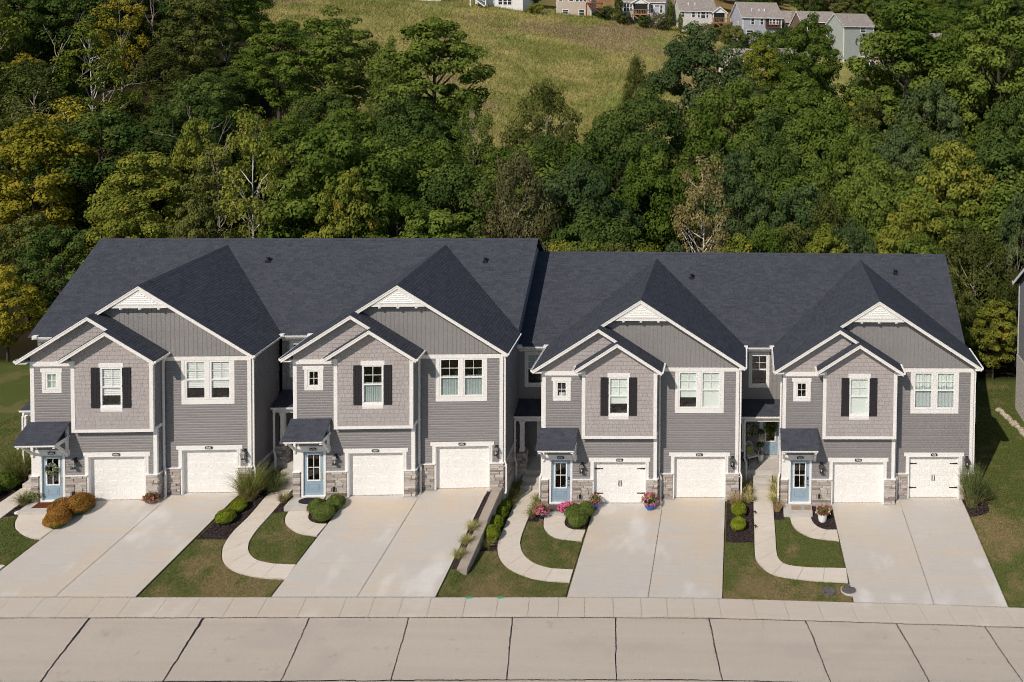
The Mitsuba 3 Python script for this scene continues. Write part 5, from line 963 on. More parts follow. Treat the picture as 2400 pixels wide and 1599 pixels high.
def chair(x, y, z, rot):
    k = 'porch_chair'; tag(k, 'white wicker porch chair with curved back and dark legs on the last porch', 'chair'); tw = T4().translate([x, y, z]) @ T4().rotate([0, 0, 1], rot)
    n = 9; a = np.linspace(-0.95, 0.95, n); arc = np.column_stack([0.30 * np.sin(a), 0.27 - 0.1 * (1 - np.cos(a)), 1.02 - 0.36 * np.abs(np.sin(a)) ** 1.6])
    back = [tube(arc, 0.022, 6)] + [tube([(0.26 * s, 0.24 - 0.05 * abs(s), 0.45), tuple(arc[int((s + 1) * 4)])], 0.012, 5) for s in (-1, -0.75, -0.5, -0.25, 0, 0.25, 0.5, 0.75, 1)] + [tube([(-0.27, 0.22, z_), (0.27, 0.22, z_)], 0.010, 5) for z_ in (0.55, 0.65, 0.75)]
    put(k + '__backrest', cat(back), 'wicker_white', tw)
    for s in (-1, 1): put(k + '__armrest', tube([(0.28 * s, 0.24, 0.66), (0.31 * s, 0.0, 0.64), (0.30 * s, -0.24, 0.62), (0.29 * s, -0.27, 0.42)], 0.02, 6), 'wicker_white', tw)
    put(k + '__seat', piece(sbox(-0.29, -0.28, 0.29, 0.25), lambda a_, b_, c_: np.stack([a_, b_, c_], -1), 0.37, 0.44, 0.015), 'wicker_white', tw)
    for sx in (-1, 1):
        for sy in (-1, 1): put(k + '__leg', tube([(0.26 * sx, 0.24 * sy, 0.38), (0.28 * sx, 0.27 * sy, 0.0)], 0.022, 6), 'metal_black', tw)
    pil = trimesh.creation.box((0.38, 0.12, 0.36)).subdivide().subdivide(); v = np.array(pil.vertices); e = 1 - 0.55 * np.maximum(np.abs(v[:, 0]) / 0.19, np.abs(v[:, 2]) / 0.18) ** 3; v[:, 1] *= e; pil.vertices = v
    put('pillow', pil, 'pillow_green', tw @ T4().translate([0.02, 0.10, 0.62]) @ T4().rotate([1, 0, 0], -18), smooth=True, label='plump lime green pillow on the white porch chair', cat='pillow')
    taken.add(k)
cw = to_world(3, [-7.48, 2.42, 0.70]); chair(*cw.tolist(), 28)
k = 'topiary'; tag(k, 'two ball topiary with a cream bow in a white pot beside the last porch door', 'topiary'); x, y, z = to_world(3, [-6.98, 2.70, 0.70]).tolist(); tw = T4().translate([x, y, z])
put(k + '__pot', lathe([(0, 0), (0.13, 0), (0.16, 0.27), (0.175, 0.28), (0.175, 0.31), (0.14, 0.30), (0, 0.26)]), 'pot_white', tw, smooth=40); put(k + '__stem', tube([(0, 0, 0.2), (0.01, 0, 1.5)], 0.018), 'bark_brown', tw)
for zz, rr in ((0.78, 0.19), (1.42, 0.17)): put(k + '__foliage', [(v + np.array([0, 0, zz - rr * 0.72]), f) for v, f in [ball_bush(int(zz * 10), rr, rr, rr, 900, 0.05)]][0], 'leaf_dark', tw)
r = np.random.default_rng(2); c = np.column_stack([r.normal(0, .08, 40), -0.1 + r.normal(0, .03, 40), 1.12 + r.normal(0, .08, 40)]); put(k + '__bow', leaves(c, np.tile([0, -1.0, 0.2], (40, 1)), 0.12, r), 'ribbon_cream', tw); taken.add(k)
q = np.column_stack([r.normal(0, .10, 70), r.normal(0, .10, 70), 0.32 + r.uniform(0, .12, 70)]); put('topiary__underplanting', leaves(q, np.tile([0, 0, 1.0], (70, 1)), 0.07, r), 'leaf_brown', tw)

TREES = [
('broadleaf','yellow',-53.4,32,0.86,0.9,'golden yellow broadleaf tree at the left edge of the woods'),
('broadleaf','yellow',-42.7,15,0.37,0.46,'yellow leaved young tree behind the lawn at far left'),
('sparse','yellow',-76.2,62,0.49,0.42,'thin yellow leaved tree high on the left hillside'),
('broadleaf','dark',-42.6,20,0.59,0.64,'dark shaded tree just left of the first house roof'),
('broadleaf','olive',-48.2,24,0.55,0.61,'olive tree below the golden yellow one at left'),
('broadleaf','lime',-43.4,30,0.83,0.84,'lime green spreading tree above the left end of the long roof'),
('broadleaf','lime',-39.3,21,0.63,0.77,'yellow green tree low behind the left roof ridge'),
('sparse','lime',-32.5,25,0.72,1.13,'white trunked sycamore rising behind the left roof'),
('broadleaf','lime',-41.7,34,0.49,0.98,'pale yellow green tree beside the white trunked sycamore'),
('sparse','olive',-37.2,29,0.72,0.85,'half bare grey branched tree left of the white trunked sycamore'),
('broadleaf','olive',-34.6,21,0.41,0.8,'olive bush tree low behind the left roof between the sycamores'),
('tall','green',-50.7,66,0.89,0.75,'tall green tree left of the tallest pair at the meadow edge'),
('tall','green',-42.8,62,1.03,0.93,'tallest bright green tree at the left edge of the meadow'),
('tall','green',-30.2,58,1.19,1.08,'spreading green tree standing out against the meadow'),
('sparse','green',-36,60,0.51,1.08,'slim green tree between the two tall trees at the meadow'),
('broadleaf','lime',-24.5,22,0.52,0.98,'yellowing tree just behind the left roof ridge at its middle'),
('broadleaf','green',-34.4,42,0.7,0.93,'mid green tree in the dense woods below the tallest tree'),
('broadleaf','green',-40.2,46,0.64,0.77,'mid green tree behind the white trunked sycamore'),
('broadleaf','dark',-31.5,30,0.53,0.71,'dark green tree between sycamore and yellowing tree'),
('maple','dark',-29.8,48,0.87,1.09,'dark rounded tree below the spreading meadow edge tree'),
('bare','',-23.9,50,0.7,1.36,'bare topped small tree at the lower meadow edge'),
('sparse','green',-23.4,49,0.59,0.98,'thin leafed small tree at the lower meadow edge'),
('maple','green',-23.9,37,0.84,1.04,'wide green tree in the middle of the woods'),
('maple','dark',-18.7,29,0.74,0.99,'dark rounded tree behind the long left roof'),
('broadleaf','green',-21.6,24,0.55,0.84,'green tree low behind the long left roof'),
('feather','brown',-13.1,24,0.78,1.61,'brownish feathery tree behind the right end of the left roof'),
('feather','olive',-17.2,52,1.06,1.77,'airy olive tree in front of the meadow'),
('broadleaf','dark',-14.6,40,0.6,0.98,'dark tree below the airy olive one'),
('maple','dark',-8,40,0.9,1.16,'big dark rounded tree right of the meadow foot'),
('maple','blue',-9.4,30,0.73,1,'blue green rounded tree above the gap between the roofs'),
('maple','dark',-7.4,56,0.99,1.2,'dark rounded tree high at the right edge of the meadow'),
('maple','blue',-2.3,72,1.19,1.5,'large blue green tree just below the hill houses'),
('feather','olive',-10.6,75,0.54,1.61,'small olive tree at the right meadow border'),
('maple','green',1.8,58,1.01,1.3,'large green tree below the grey blue hill house'),
('maple','green',-4.5,36,0.68,1.02,'green rounded tree above the right roof at its left end'),
('sparse','tan',0.4,20,0.65,0.98,'tan leaved sparse sycamore behind the right roof'),
('broadleaf','lime',5.5,88,0.83,1.08,'light green tree in front of the low hill roofs'),
('tall','green',12.4,84,0.83,1.05,'narrow tall green tree in front of the brown hill house'),
('broadleaf','green',7.6,60,0.95,1.09,'green tree left of the tan house window in the woods'),
('maple','dark',5.3,40,0.72,1.13,'dark green tree above the middle of the right roof'),
('broadleaf','blue',3,30,0.53,1.02,'blue green tree right of the tan sycamore'),
('tall','green',21.6,62,1.35,1.35,'very tall bright green tree at upper right'),
('tall','green',31.3,58,1.22,1.34,'very tall green tree at the top right corner'),
('tall','green',28.6,70,0.74,1.2,'tall green tree between the two tallest at upper right'),
('maple','green',11.4,50,0.97,1.26,'big green tree at the middle of the right woods'),
('broadleaf','olive',17.3,56,0.81,1.17,'olive tree under the tall trees at upper right'),
('maple','blue',22.5,54,0.75,1.36,'dark blue green tree under the tallest right trees'),
('maple','green',12.9,38,0.7,1.16,'green rounded tree in the lower right woods'),
('broadleaf','blue',17.6,42,0.65,1.05,'grey blue tree beside the drooping yellow green one'),
('broadleaf','lime',20.5,31,0.76,1.08,'large drooping yellow green tree at right'),
('broadleaf','blue',7.3,25,0.6,0.91,'blue green tree low behind the right roof'),
('maple','green',12.3,25,0.59,1.01,'green tree low behind the right roof near its right end'),
('cedar','cedar',9.3,22,0.69,1.23,'dark cedar low behind the right roof'),
('broadleaf','lime',15.6,22,0.54,0.86,'yellow green tree behind the right end of the right roof'),
('feather','cedar',19.2,18,0.77,1.11,'soft olive feathery tree right of the right roof'),
('broadleaf','lime',19.7,15,0.35,0.39,'young yellow green tree beside the neighbouring house wall'),
('broadleaf','blue',23.9,24,0.42,0.86,'blue green tree at the right edge behind the neighbouring house'),
('bare','',22.3,19,0.34,0.94,'bare pale trunked tree at the right edge'),
('maple','dark',30.7,50,0.76,1.29,'shaded dark tree at the right edge under the tall ones'),
('broadleaf','dark',17.7,17,0.37,0.45,'dark bush tree against the right roof end'),
('shrub','green',16.7,15,0.73,1.16,'shrub at the back corner of the last house'),
('cedar','cedar',-61.9,55,0.99,0.67,'dark soft cedar in the middle of the left hillside'),
('cedar','cedar',-54.6,50,1.01,0.77,'olive dark cedar right of the other hillside cedar'),
('cedar','cedar',-52.3,42,0.89,0.74,'broad dark cedar below the two hillside cedars'),
('broadleaf','blue',-57.2,45,0.5,0.51,'blue green tree in the shade of the left hillside'),
('broadleaf','dark',-77.4,95,0.84,0.24,'dark tree at the upper left woods edge'),
('tall','green',-80.5,110,0.83,0.18,'green tree at the meadow corner of the left woods'),
('maple','dark',-58.9,70,0.87,0.44,'dark green dense tree in the upper left woods'),
('broadleaf','olive',-58.8,62,0.86,0.41,'olive green tree in the upper left woods'),
('broadleaf','green',-47.4,52,0.68,0.61,'green tree above the white trunked sycamore'),
('broadleaf','green',-58.1,75,0.72,0.48,'mid green tree at the left meadow border'),
('bare','',-84.6,75,1.11,0.64,'bare grey tree at the upper left corner'),
('bare','',-85.1,85,1.2,0.6,'bare forked tree high on the left hillside'),
('bare','',-65.2,58,0.55,0.56,'pale dead snag among the hillside cedars'),
('bare','',-71.2,75,1.01,0.45,'leaning bare tree in the upper left woods'),
('bare','',-73.6,95,0.86,0.58,'bare grey tree at the top of the left woods'),
('bare','',-82.2,120,0.46,0.17,'thin dead trunk at the corner of the meadow'),
('sparse','olive',-74.2,85,0.71,0.33,'thin olive tree with bare limbs in the upper left woods'),
('broadleaf','olive',-82.5,80,0.75,0.34,'olive tree near the top left of the hillside'),
('broadleaf','dark',-76.7,60,0.63,0.36,'dark tree at the left edge of the hillside'),
('sparse','yellow',-68.1,55,0.61,0.36,'small thin yellow tree right of the first one'),
('broadleaf','olive',-86,95,0.84,0.2,'olive crowned tree at the top of the left hillside'),
('bare','',-61.6,40,0.65,0.57,'bare branches at the left edge above the golden tree'),
('feather','lime',-8.3,15.5,0.54,0.92,'@sh'),
('broadleaf','green',-6.7,16,0.43,0.67,'@sh'),
('broadleaf','olive',-4.7,15.5,0.42,0.64,'@sh'),
('feather','lime',-2.7,15.5,0.48,0.99,'@sh'),
('broadleaf','blue',-1.1,16,0.38,0.64,'@sh'),
('broadleaf','lime',3.2,16.5,0.48,0.68,'@sh'),
('feather','green',4.9,16.5,0.61,1.13,'@sh'),
('broadleaf','olive',6.9,17,0.53,0.74,'@sh'),
('broadleaf','lime',8.8,16,0.47,0.72,'@sh'),
('feather','blue',10.6,17,0.62,1.15,'@sh'),
('broadleaf','lime',12.9,16.5,0.53,0.73,'@sh'),
('broadleaf','green',14.7,15.5,0.52,0.69,'@sh'),
('feather','olive',16.1,15,0.54,0.87,'@sh'),
('cedar','cedar',-104.3,147,0.91,0.91,'@left'),
('bare','',-46.7,44,1.13,1.1,'@left'),
('broadleaf','green',-79.8,103.7,0.89,0.85,'@left'),
('cedar','cedar',-89.6,125.1,1.03,0.98,'@left'),
('maple','dark',-51.6,36.3,0.95,0.97,'@left'),
('bare','',-68.4,62.8,1.02,0.92,'@left'),
('broadleaf','olive',-81.9,63.1,0.79,0.89,'@left'),
('maple','dark',-91.7,76.4,0.75,0.65,'@left'),
('cedar','cedar',-121.2,136,0.89,0.78,'@left'),
('broadleaf','dark',-66.3,49.5,0.8,0.77,'@left'),
('bare','',-126.4,131.3,0.75,0.65,'@left'),
('cedar','cedar',-64.1,66.7,0.99,0.86,'@left'),
('sparse','olive',-67.4,43,0.87,0.81,'@left'),
('cedar','cedar',-137.6,143.7,0.8,0.76,'@left'),
('maple','dark',-77.9,71.8,1.03,1.13,'@left'),
('cedar','cedar',-94.7,103.7,0.79,0.81,'@left'),
('broadleaf','green',-67.7,86.7,1.08,0.94,'@left'),
('bare','',-94.2,85.8,0.93,0.82,'@left'),
('cedar','cedar',-109.4,128.5,1.03,0.89,'@left'),
('cedar','cedar',-112.7,121.8,0.76,0.77,'@left'),
('bare','',-106.2,106.1,0.84,0.81,'@left'),
('cedar','cedar',-94.8,120.1,0.81,0.78,'@left'),
('maple','dark',-100.9,86.9,0.77,0.66,'@left'),
('cedar','cedar',-102.4,119,1.07,0.97,'@left'),
('bare','',-88.6,89.8,0.79,0.68,'@left'),
('sparse','olive',-57.7,35.5,0.8,0.88,'@left'),
('sparse','lime',-60.8,49.7,0.91,1.02,'@left'),
('bare','',-99.7,96.7,0.86,0.85,'@left'),
('cedar','cedar',-102,133.5,0.96,0.87,'@left'),
('broadleaf','olive',-89.4,109.9,0.84,0.75,'@left'),
('broadleaf','dark',-87.7,68.5,0.97,1.07,'@left'),
('sparse','lime',-71,47.9,1.14,1.23,'@left'),
('bare','',-63.3,78.8,0.86,0.78,'@left'),
('sparse','olive',-63,45.4,0.78,0.85,'@left'),
('broadleaf','olive',-64.5,73.6,0.91,1,'@left'),
('cedar','cedar',-74.8,79.3,0.81,0.74,'@left'),
('sparse','yellow',-70.6,69.2,0.79,0.87,'@left'),
('cedar','cedar',-94.5,94.2,1.13,0.98,'@left'),
('cedar','cedar',-110.6,143.3,0.82,0.71,'@left'),
('cedar','cedar',-73.8,53.7,0.95,0.89,'@left'),
('cedar','cedar',-110.2,135.6,0.9,0.87,'@left'),
('broadleaf','olive',-115,111.7,0.77,0.66,'@left'),
('cedar','cedar',-99.4,110.7,0.84,0.89,'@left'),
('bare','',-122,116.7,0.78,0.74,'@left'),
('maple','dark',-54.6,56.9,0.77,0.72,'@left'),
('bare','',-120.7,148.2,0.77,0.7,'@left'),
('broadleaf','dark',-114.6,105.4,0.82,0.75,'@left'),
('cedar','cedar',-46.8,35.8,1.1,1.09,'@left'),
('bare','',-105.5,97,0.83,0.94,'@left'),
('cedar','cedar',-108.5,112.7,0.75,0.75,'@left'),
('maple','dark',-94.1,129.9,0.8,0.74,'@left'),
('bare','',-79.1,88.6,0.97,1.01,'@left'),
('cedar','cedar',-88.4,116.6,0.91,0.96,'@left'),
('cedar','cedar',-100.9,103.7,1.08,0.93,'@left'),
('cedar','cedar',-98.7,125.5,0.8,0.73,'@left'),
('cedar','cedar',-126.3,140.8,0.76,0.8,'@left'),
('bare','',-110.1,101,0.75,0.67,'@left'),
('broadleaf','green',-93.6,136.7,0.79,0.68,'@left'),
('maple','dark',-97,80.4,1.02,0.91,'@left'),
('broadleaf','dark',-90.9,99.1,0.86,0.8,'@left'),
('maple','dark',-50.3,47.2,0.79,0.85,'@left'),
('cedar','cedar',-115.6,131.3,0.9,0.79,'@left'),
('broadleaf','dark',-69.2,81.3,0.8,0.87,'@left'),
('cedar','cedar',-120.2,123.4,0.8,0.69,'@left'),
('cedar','cedar',-86.8,103.4,0.79,0.86,'@left'),
('cedar','cedar',-43.4,39.2,0.83,0.91,'@left'),
('bare','',-71.7,59,1.12,1.14,'@left'),
('cedar','cedar',-128.1,124.1,0.82,0.82,'@left'),
('maple','dark',-82.3,68.5,0.9,1.01,'@left'),
('cedar','cedar',-138.6,136.8,0.82,0.77,'@left'),
('cedar','cedar',-144.4,148.3,0.76,0.7,'@left'),
('cedar','cedar',-133.9,130.6,0.99,0.85,'@left'),
('cedar','cedar',-104.2,139.9,0.8,0.9,'@left'),
('broadleaf','green',-63.3,35.6,1.07,0.91,'@left'),
('sparse','yellow',-56.8,40.3,0.87,0.79,'@left'),
('cedar','cedar',-131.5,147.9,0.78,0.73,'@left'),
('broadleaf','dark',-74.7,100.8,0.98,0.92,'@left'),
('cedar','cedar',-89.7,81.7,0.86,0.92,'@left'),
('cedar','cedar',-113.2,150,0.84,0.76,'@left'),
('cedar','cedar',-98.2,143.7,0.83,0.91,'@left'),
('broadleaf','green',-35.5,48.9,0.77,0.84,'@mid'),
('broadleaf','green',-25.6,31.6,1.06,0.98,'@mid'),
('broadleaf','green',29.7,39.6,0.99,1.01,'@mid'),
('maple','green',-14.7,33.7,1.09,1.01,'@mid'),
('maple','green',24.7,45.6,0.91,0.93,'@mid'),
('maple','dark',20.5,37.3,1.07,0.98,'@mid'),
('maple','green',-26.2,43.2,0.91,0.83,'@mid'),
('maple','green',27.7,27.8,1.13,1.02,'@mid'),
('maple','green',-30.2,35.1,0.78,0.76,'@mid'),
('broadleaf','green',5.2,48.6,0.75,0.84,'@mid'),
('maple','dark',34.2,43.6,0.96,0.93,'@mid'),
('maple','dark',18.6,47.2,1.14,1.1,'@mid'),
('broadleaf','dark',10.8,44,0.82,0.79,'@mid'),
('maple','dark',-41.5,56.4,0.8,0.8,'@mid'),
('broadleaf','green',14.7,32.9,0.86,0.94,'@mid'),
('maple','green',-12.7,48.9,0.88,0.83,'@mid'),
('broadleaf','green',36.9,54.5,1.06,0.92,'@mid'),
('maple','green',31.7,32.3,1.12,1.19,'@mid'),
('maple','dark',-6.9,22.3,0.75,0.82,'@mid'),
('maple','dark',26.2,35.4,1.07,1.14,'@mid'),
('maple','green',-16.9,59.2,0.75,0.67,'@mid'),
('broadleaf','green',8,33.9,0.84,0.82,'@mid'),
('broadleaf','dark',-7.3,47,0.77,0.68,'@mid'),
('maple','dark',7,53.6,1,1.13,'@mid'),
('broadleaf','green',-19.1,43.9,0.77,0.85,'@mid'),
('broadleaf','green',-17.5,20.3,0.76,0.76,'@mid'),
('maple','dark',39.1,59.6,0.87,0.94,'@mid'),
('broadleaf','green',11.9,56.9,1.12,1,'@mid'),
('maple','dark',-23.4,55.3,0.76,0.65,'@mid'),
('broadleaf','green',17.2,26.9,0.84,0.86,'@mid'),
('maple','dark',-28.1,53.1,0.75,0.83,'@mid'),
('maple','green',28.6,20.8,1.07,1.16,'@mid'),
('maple','green',36.4,48.7,1.15,1.26,'@mid'),
('maple','green',-36.2,54.3,0.78,0.71,'@mid'),
('broadleaf','green',-27.1,26.6,1.03,1.16,'@mid'),
('broadleaf','green',25.6,58.4,1.04,1.14,'@mid'),
('broadleaf','green',-11.3,59.9,0.76,0.83,'@mid'),
('broadleaf','lime',16.6,78.6,0.81,0.69,'@right'),
('maple','dark',30,84.7,0.86,0.88,'@right'),
('maple','dark',28.1,93.5,1.09,1.21,'@right'),
('maple','dark',22.8,97.3,0.91,0.89,'@right'),
('broadleaf','green',12.8,98,0.86,0.84,'@right'),
('broadleaf','olive',35.7,72.2,1.15,1.01,'@right'),
('broadleaf','green',38.8,82.6,1.04,0.94,'@right'),
('maple','dark',45.7,89.4,1.01,1.09,'@right'),
('broadleaf','olive',23.3,81.3,0.91,0.84,'@right'),
('maple','dark',34.3,99.9,0.8,0.82,'@right'),
('maple','dark',47,99.3,1.11,1.1,'@right'),
('broadleaf','lime',20.1,68.6,1.08,1.17,'@right'),
('maple','dark',7.6,78.9,0.96,0.86,'@right'),
('broadleaf','lime',37.4,93.6,1.01,1.15,'@right'),
('broadleaf','olive',40,103.1,1.13,1.16,'@right'),
('maple','dark',13.6,64.8,0.85,0.84,'@right'),
('broadleaf','lime',30.1,104.9,0.98,0.86,'@right'),
('broadleaf','green',9.8,71,1.07,1.03,'@right'),
('maple','dark',6.1,98.2,1.05,0.96,'@right'),
('maple','dark',11.8,91.3,0.89,0.85,'@right'),
('broadleaf','green',45.7,81.1,1.06,1.14,'@right'),
('broadleaf','olive',12.1,104.8,0.81,0.75,'@right'),
('broadleaf','lime',33,78.4,1.08,0.92,'@right'),
('broadleaf','lime',40.4,67.5,0.9,0.81,'@right'),
('maple','dark',41.7,74.9,1.03,1.07,'@right'),
('maple','dark',22.5,87.8,0.89,0.79,'@right'),
('tall','dark',72.8,210.1,1.06,0.99,'@far'),
('broadleaf','olive',54.1,274.1,0.81,0.8,'@far'),
('broadleaf','brown',86,279.5,1.07,0.91,'@far'),
('broadleaf','green',91.5,248.7,1.1,1.18,'@far'),
('tall','dark',30.4,243.8,0.99,1.08,'@far'),
('broadleaf','green',-4.5,229.4,0.97,1.05,'@far'),
('broadleaf','dark',41.9,205.2,1.09,1.19,'@far'),
('broadleaf','green',81.9,299.9,1.07,0.92,'@far'),
('broadleaf','brown',64.1,297,0.86,0.82,'@far'),
('tall','dark',24.7,262.8,0.96,0.98,'@far'),
('broadleaf','brown',9.1,257.8,0.95,0.97,'@far'),
('broadleaf','green',54.4,227.1,0.85,0.95,'@far'),
('broadleaf','brown',70.6,278,1.02,0.95,'@far'),
('tall','dark',86.7,234.5,0.76,0.79,'@far'),
('broadleaf','dark',12,275.3,1.02,0.92,'@far'),
('broadleaf','brown',28.1,210.1,1.14,1.1,'@far'),
('broadleaf','dark',4.8,238.9,1.13,1.13,'@far'),
('broadleaf','green',53,217.2,0.92,0.96,'@far'),
('broadleaf','green',25.2,292.9,1.02,0.87,'@far'),
('broadleaf','olive',-24.9,261.7,0.8,0.73,'@far'),
('broadleaf','olive',67.6,229.4,1,1.11,'@far'),
('broadleaf','olive',95.9,287.5,1.02,0.93,'@far'),
('tall','dark',91.1,264.2,0.89,0.92,'@far'),
('broadleaf','dark',102,277.8,1.03,1.08,'@far'),
('broadleaf','green',14.6,298,0.84,0.88,'@far'),
('broadleaf','dark',59.6,267.1,0.89,0.87,'@far'),
('tall','dark',79.1,293.2,1.05,0.97,'@far'),
('broadleaf','green',3.7,222,0.95,1.03,'@far'),
('broadleaf','green',54.1,199.2,0.84,0.8,'@far'),
('tall','dark',4.5,293.5,0.85,0.78,'@far'),
('broadleaf','olive',48.7,269.4,0.93,0.95,'@far'),
('broadleaf','green',36,235.2,0.8,0.71,'@far'),
('broadleaf','dark',80,260.5,0.88,0.92,'@far'),
('broadleaf','green',13.2,287.1,1.04,1.03,'@far'),
('broadleaf','green',41.5,226,0.91,0.95,'@far'),
('broadleaf','green',50.8,260.3,0.85,0.72,'@far'),
('broadleaf','olive',24.4,239.2,1.08,1.18,'@far'),
('broadleaf','olive',77.2,248.7,0.96,0.96,'@far'),
('broadleaf','dark',-6.8,196.6,0.75,0.69,'@far'),
('tall','dark',30.5,272.3,0.85,0.97,'@far'),
('broadleaf','green',80.9,228.8,1.15,1,'@far'),
('tall','dark',81.6,273.3,1.03,0.99,'@far'),
('broadleaf','olive',71.7,239.1,1.09,1.09,'@far'),
('broadleaf','brown',48.5,286.2,0.93,0.82,'@far'),
('broadleaf','brown',-10.3,261.7,0.99,0.85,'@far'),
('broadleaf','brown',20.3,270.1,0.89,0.84,'@far'),
('tall','dark',78.3,199.6,0.86,0.96,'@far'),
('broadleaf','green',71.9,298.5,0.77,0.71,'@far'),
('tall','dark',63.9,220.1,0.86,0.92,'@far'),
('broadleaf','dark',-31.2,224.1,0.86,0.75,'@far'),
('broadleaf','green',60,250.4,0.85,0.74,'@far'),
('broadleaf','brown',97.1,257.8,1.11,1.1,'@far'),
('broadleaf','dark',22.4,246.8,0.98,0.84,'@far'),
('broadleaf','green',62.1,276.7,1.14,1.06,'@far'),
('broadleaf','olive',40.1,253.6,0.98,0.84,'@far'),
('tall','dark',94.6,278.5,0.86,0.96,'@far'),
('broadleaf','dark',31.2,226.5,1.07,1.22,'@far'),
('broadleaf','brown',1.4,299.9,0.79,0.79,'@far'),
('broadleaf','brown',58.2,290.1,0.91,0.8,'@far'),
('broadleaf','dark',7.3,207.7,0.88,0.98,'@far'),
('broadleaf','green',-15.1,271.2,0.95,0.82,'@far'),
('broadleaf','green',37.8,214.6,0.85,0.79,'@far'),
('broadleaf','dark',-20.8,237.3,0.83,0.74,'@far'),
('broadleaf','brown',-29.2,267.8,0.81,0.71,'@far'),
('tall','dark',62.1,206.6,0.93,0.8,'@far'),
('broadleaf','dark',-3.1,258.8,0.83,0.94,'@far'),
('broadleaf','dark',66.5,262.7,0.96,0.96,'@far'),
('tall','dark',52,240.5,1,1.09,'@far'),
('broadleaf','olive',40.1,244.7,0.86,0.74,'@far'),
('broadleaf','dark',10.7,216.9,1.13,1.14,'@far'),
('broadleaf','brown',68.4,270.9,0.75,0.78,'@far'),
('broadleaf','green',-21,218.2,0.81,0.79,'@far'),
('broadleaf','green',63.8,236.9,1.01,1.05,'@far'),
('broadleaf','brown',51.4,292.6,0.91,0.8,'@far'),
('broadleaf','olive',32,257.5,1.01,1.03,'@far'),
('broadleaf','brown',73,222.9,1.08,1.24,'@far'),
('broadleaf','brown',0.9,266.7,0.93,0.99,'@far'),
('broadleaf','dark',43.3,264,1.08,1.12,'@far'),
('broadleaf','green',26,219.8,0.99,0.87,'@far'),
('broadleaf','olive',42.9,234,1.01,1.1,'@far'),
('broadleaf','dark',-16.8,244.5,0.86,0.86,'@far'),
('broadleaf','brown',-37,214.1,0.75,0.73,'@far'),
('broadleaf','green',5.3,195.2,1.1,0.99,'@far'),
('tall','dark',36.7,277,0.83,0.86,'@far'),
('broadleaf','brown',47,277.4,0.77,0.87,'@far'),
('broadleaf','brown',98.2,268.7,0.8,0.72,'@far'),
('broadleaf','olive',-47.4,219.5,0.81,0.69,'@far'),
('broadleaf','dark',32.7,291.1,0.85,0.86,'@far'),
('broadleaf','green',-13.4,208.1,0.81,0.69,'@far'),
('broadleaf','olive',-7.1,281.8,0.86,0.98,'@far'),
('tall','dark',66,245.4,1.06,1.18,'@far'),
('broadleaf','brown',85.6,253.6,1.06,0.95,'@far'),
('broadleaf','green',-35.9,287,0.86,0.76,'@far'),
('broadleaf','green',63.2,199.3,0.92,1.02,'@far'),
('broadleaf','brown',88.4,291.9,1.06,1.02,'@far'),
('broadleaf','olive',-36,273.4,0.77,0.74,'@far'),
('broadleaf','dark',-27,233.1,0.77,0.74,'@far'),
('broadleaf','brown',84.6,241.8,0.89,0.85,'@far'),
('broadleaf','dark',67.7,286.5,0.96,0.95,'@far'),
('broadleaf','green',48.8,249.4,0.9,1.03,'@far'),
('broadleaf','olive',-12.2,295.3,0.84,0.93,'@far'),
('broadleaf','olive',33.3,265.2,0.95,0.9,'@far'),
('broadleaf','green',103.2,286.7,1.11,1.22,'@far'),
('broadleaf','brown',11.5,231.1,1.03,1.02,'@far'),
('tall','dark',37.9,285.3,1.13,1.09,'@far'),
('tall','dark',79.5,218.2,0.86,0.91,'@far'),
('broadleaf','olive',29.4,198.1,0.86,0.78,'@far'),
('broadleaf','dark',-14.5,226.4,0.78,0.83,'@far'),
('broadleaf','dark',-27,209,0.81,0.69,'@far'),
('broadleaf','dark',20.4,207.6,1.07,1.16,'@far'),
('shrub','dark',-21.7,15.9,0.87,0.84,'@low'),
('shrub','dark',-12,15.8,0.85,0.86,'@low'),
('shrub','dark',-14.8,18.1,1.02,1.05,'@low'),
('shrub','dark',-4.2,18.9,0.88,0.85,'@low'),
('shrub','dark',-25.5,17.7,1.12,1.06,'@low'),
('shrub','green',-18,15.7,1,0.86,'@low'),
('shrub','green',-9.8,18.7,0.8,0.84,'@low'),
('cedar','dark',-23.4,152.2,0.42,0.62,'dark conifer in front of the pale blue hill house'),
('cedar','dark',-12.7,152.6,0.34,0.66,'taller dark columnar evergreen beside the cream hill house'),
('cedar','green',-10.3,151.6,0.24,0.46,'smaller green columnar evergreen beside the cream hill house'),
('shrub','olive',-21.8,151.8,0.9,0.9,'@hill'),
('shrub','dark',-18.3,151.8,0.8,0.8,'@hill'),
('shrub','brown',-15.2,151.6,1,1.2,'@hill'),
('shrub','dark',-7.6,151.2,0.9,0.9,'@hill'),
('shrub','brown',-5,151,1,1.1,'@hill'),
('shrub','olive',-1.2,150,1.2,1.3,'@hill'),
('shrub','olive',1.2,147.5,1.3,1.5,'@hill'),
('shrub','dark',4.5,146,1.4,1.4,'@hill'),
('shrub','green',8,146,1.5,1.6,'@hill'),
('shrub','dark',12,150,1.5,1.7,'@hill'),
('shrub','dark',16,150,1.5,1.6,'@hill'),
('shrub','dark',-26.3,153.3,1,1,'@hill'),
('broadleaf','dark',-41.5,158,0.55,0.6,'dark trees between the two left hill houses'),
('shrub','lime',-40.5,150.5,0.9,0.8,'@hill')]

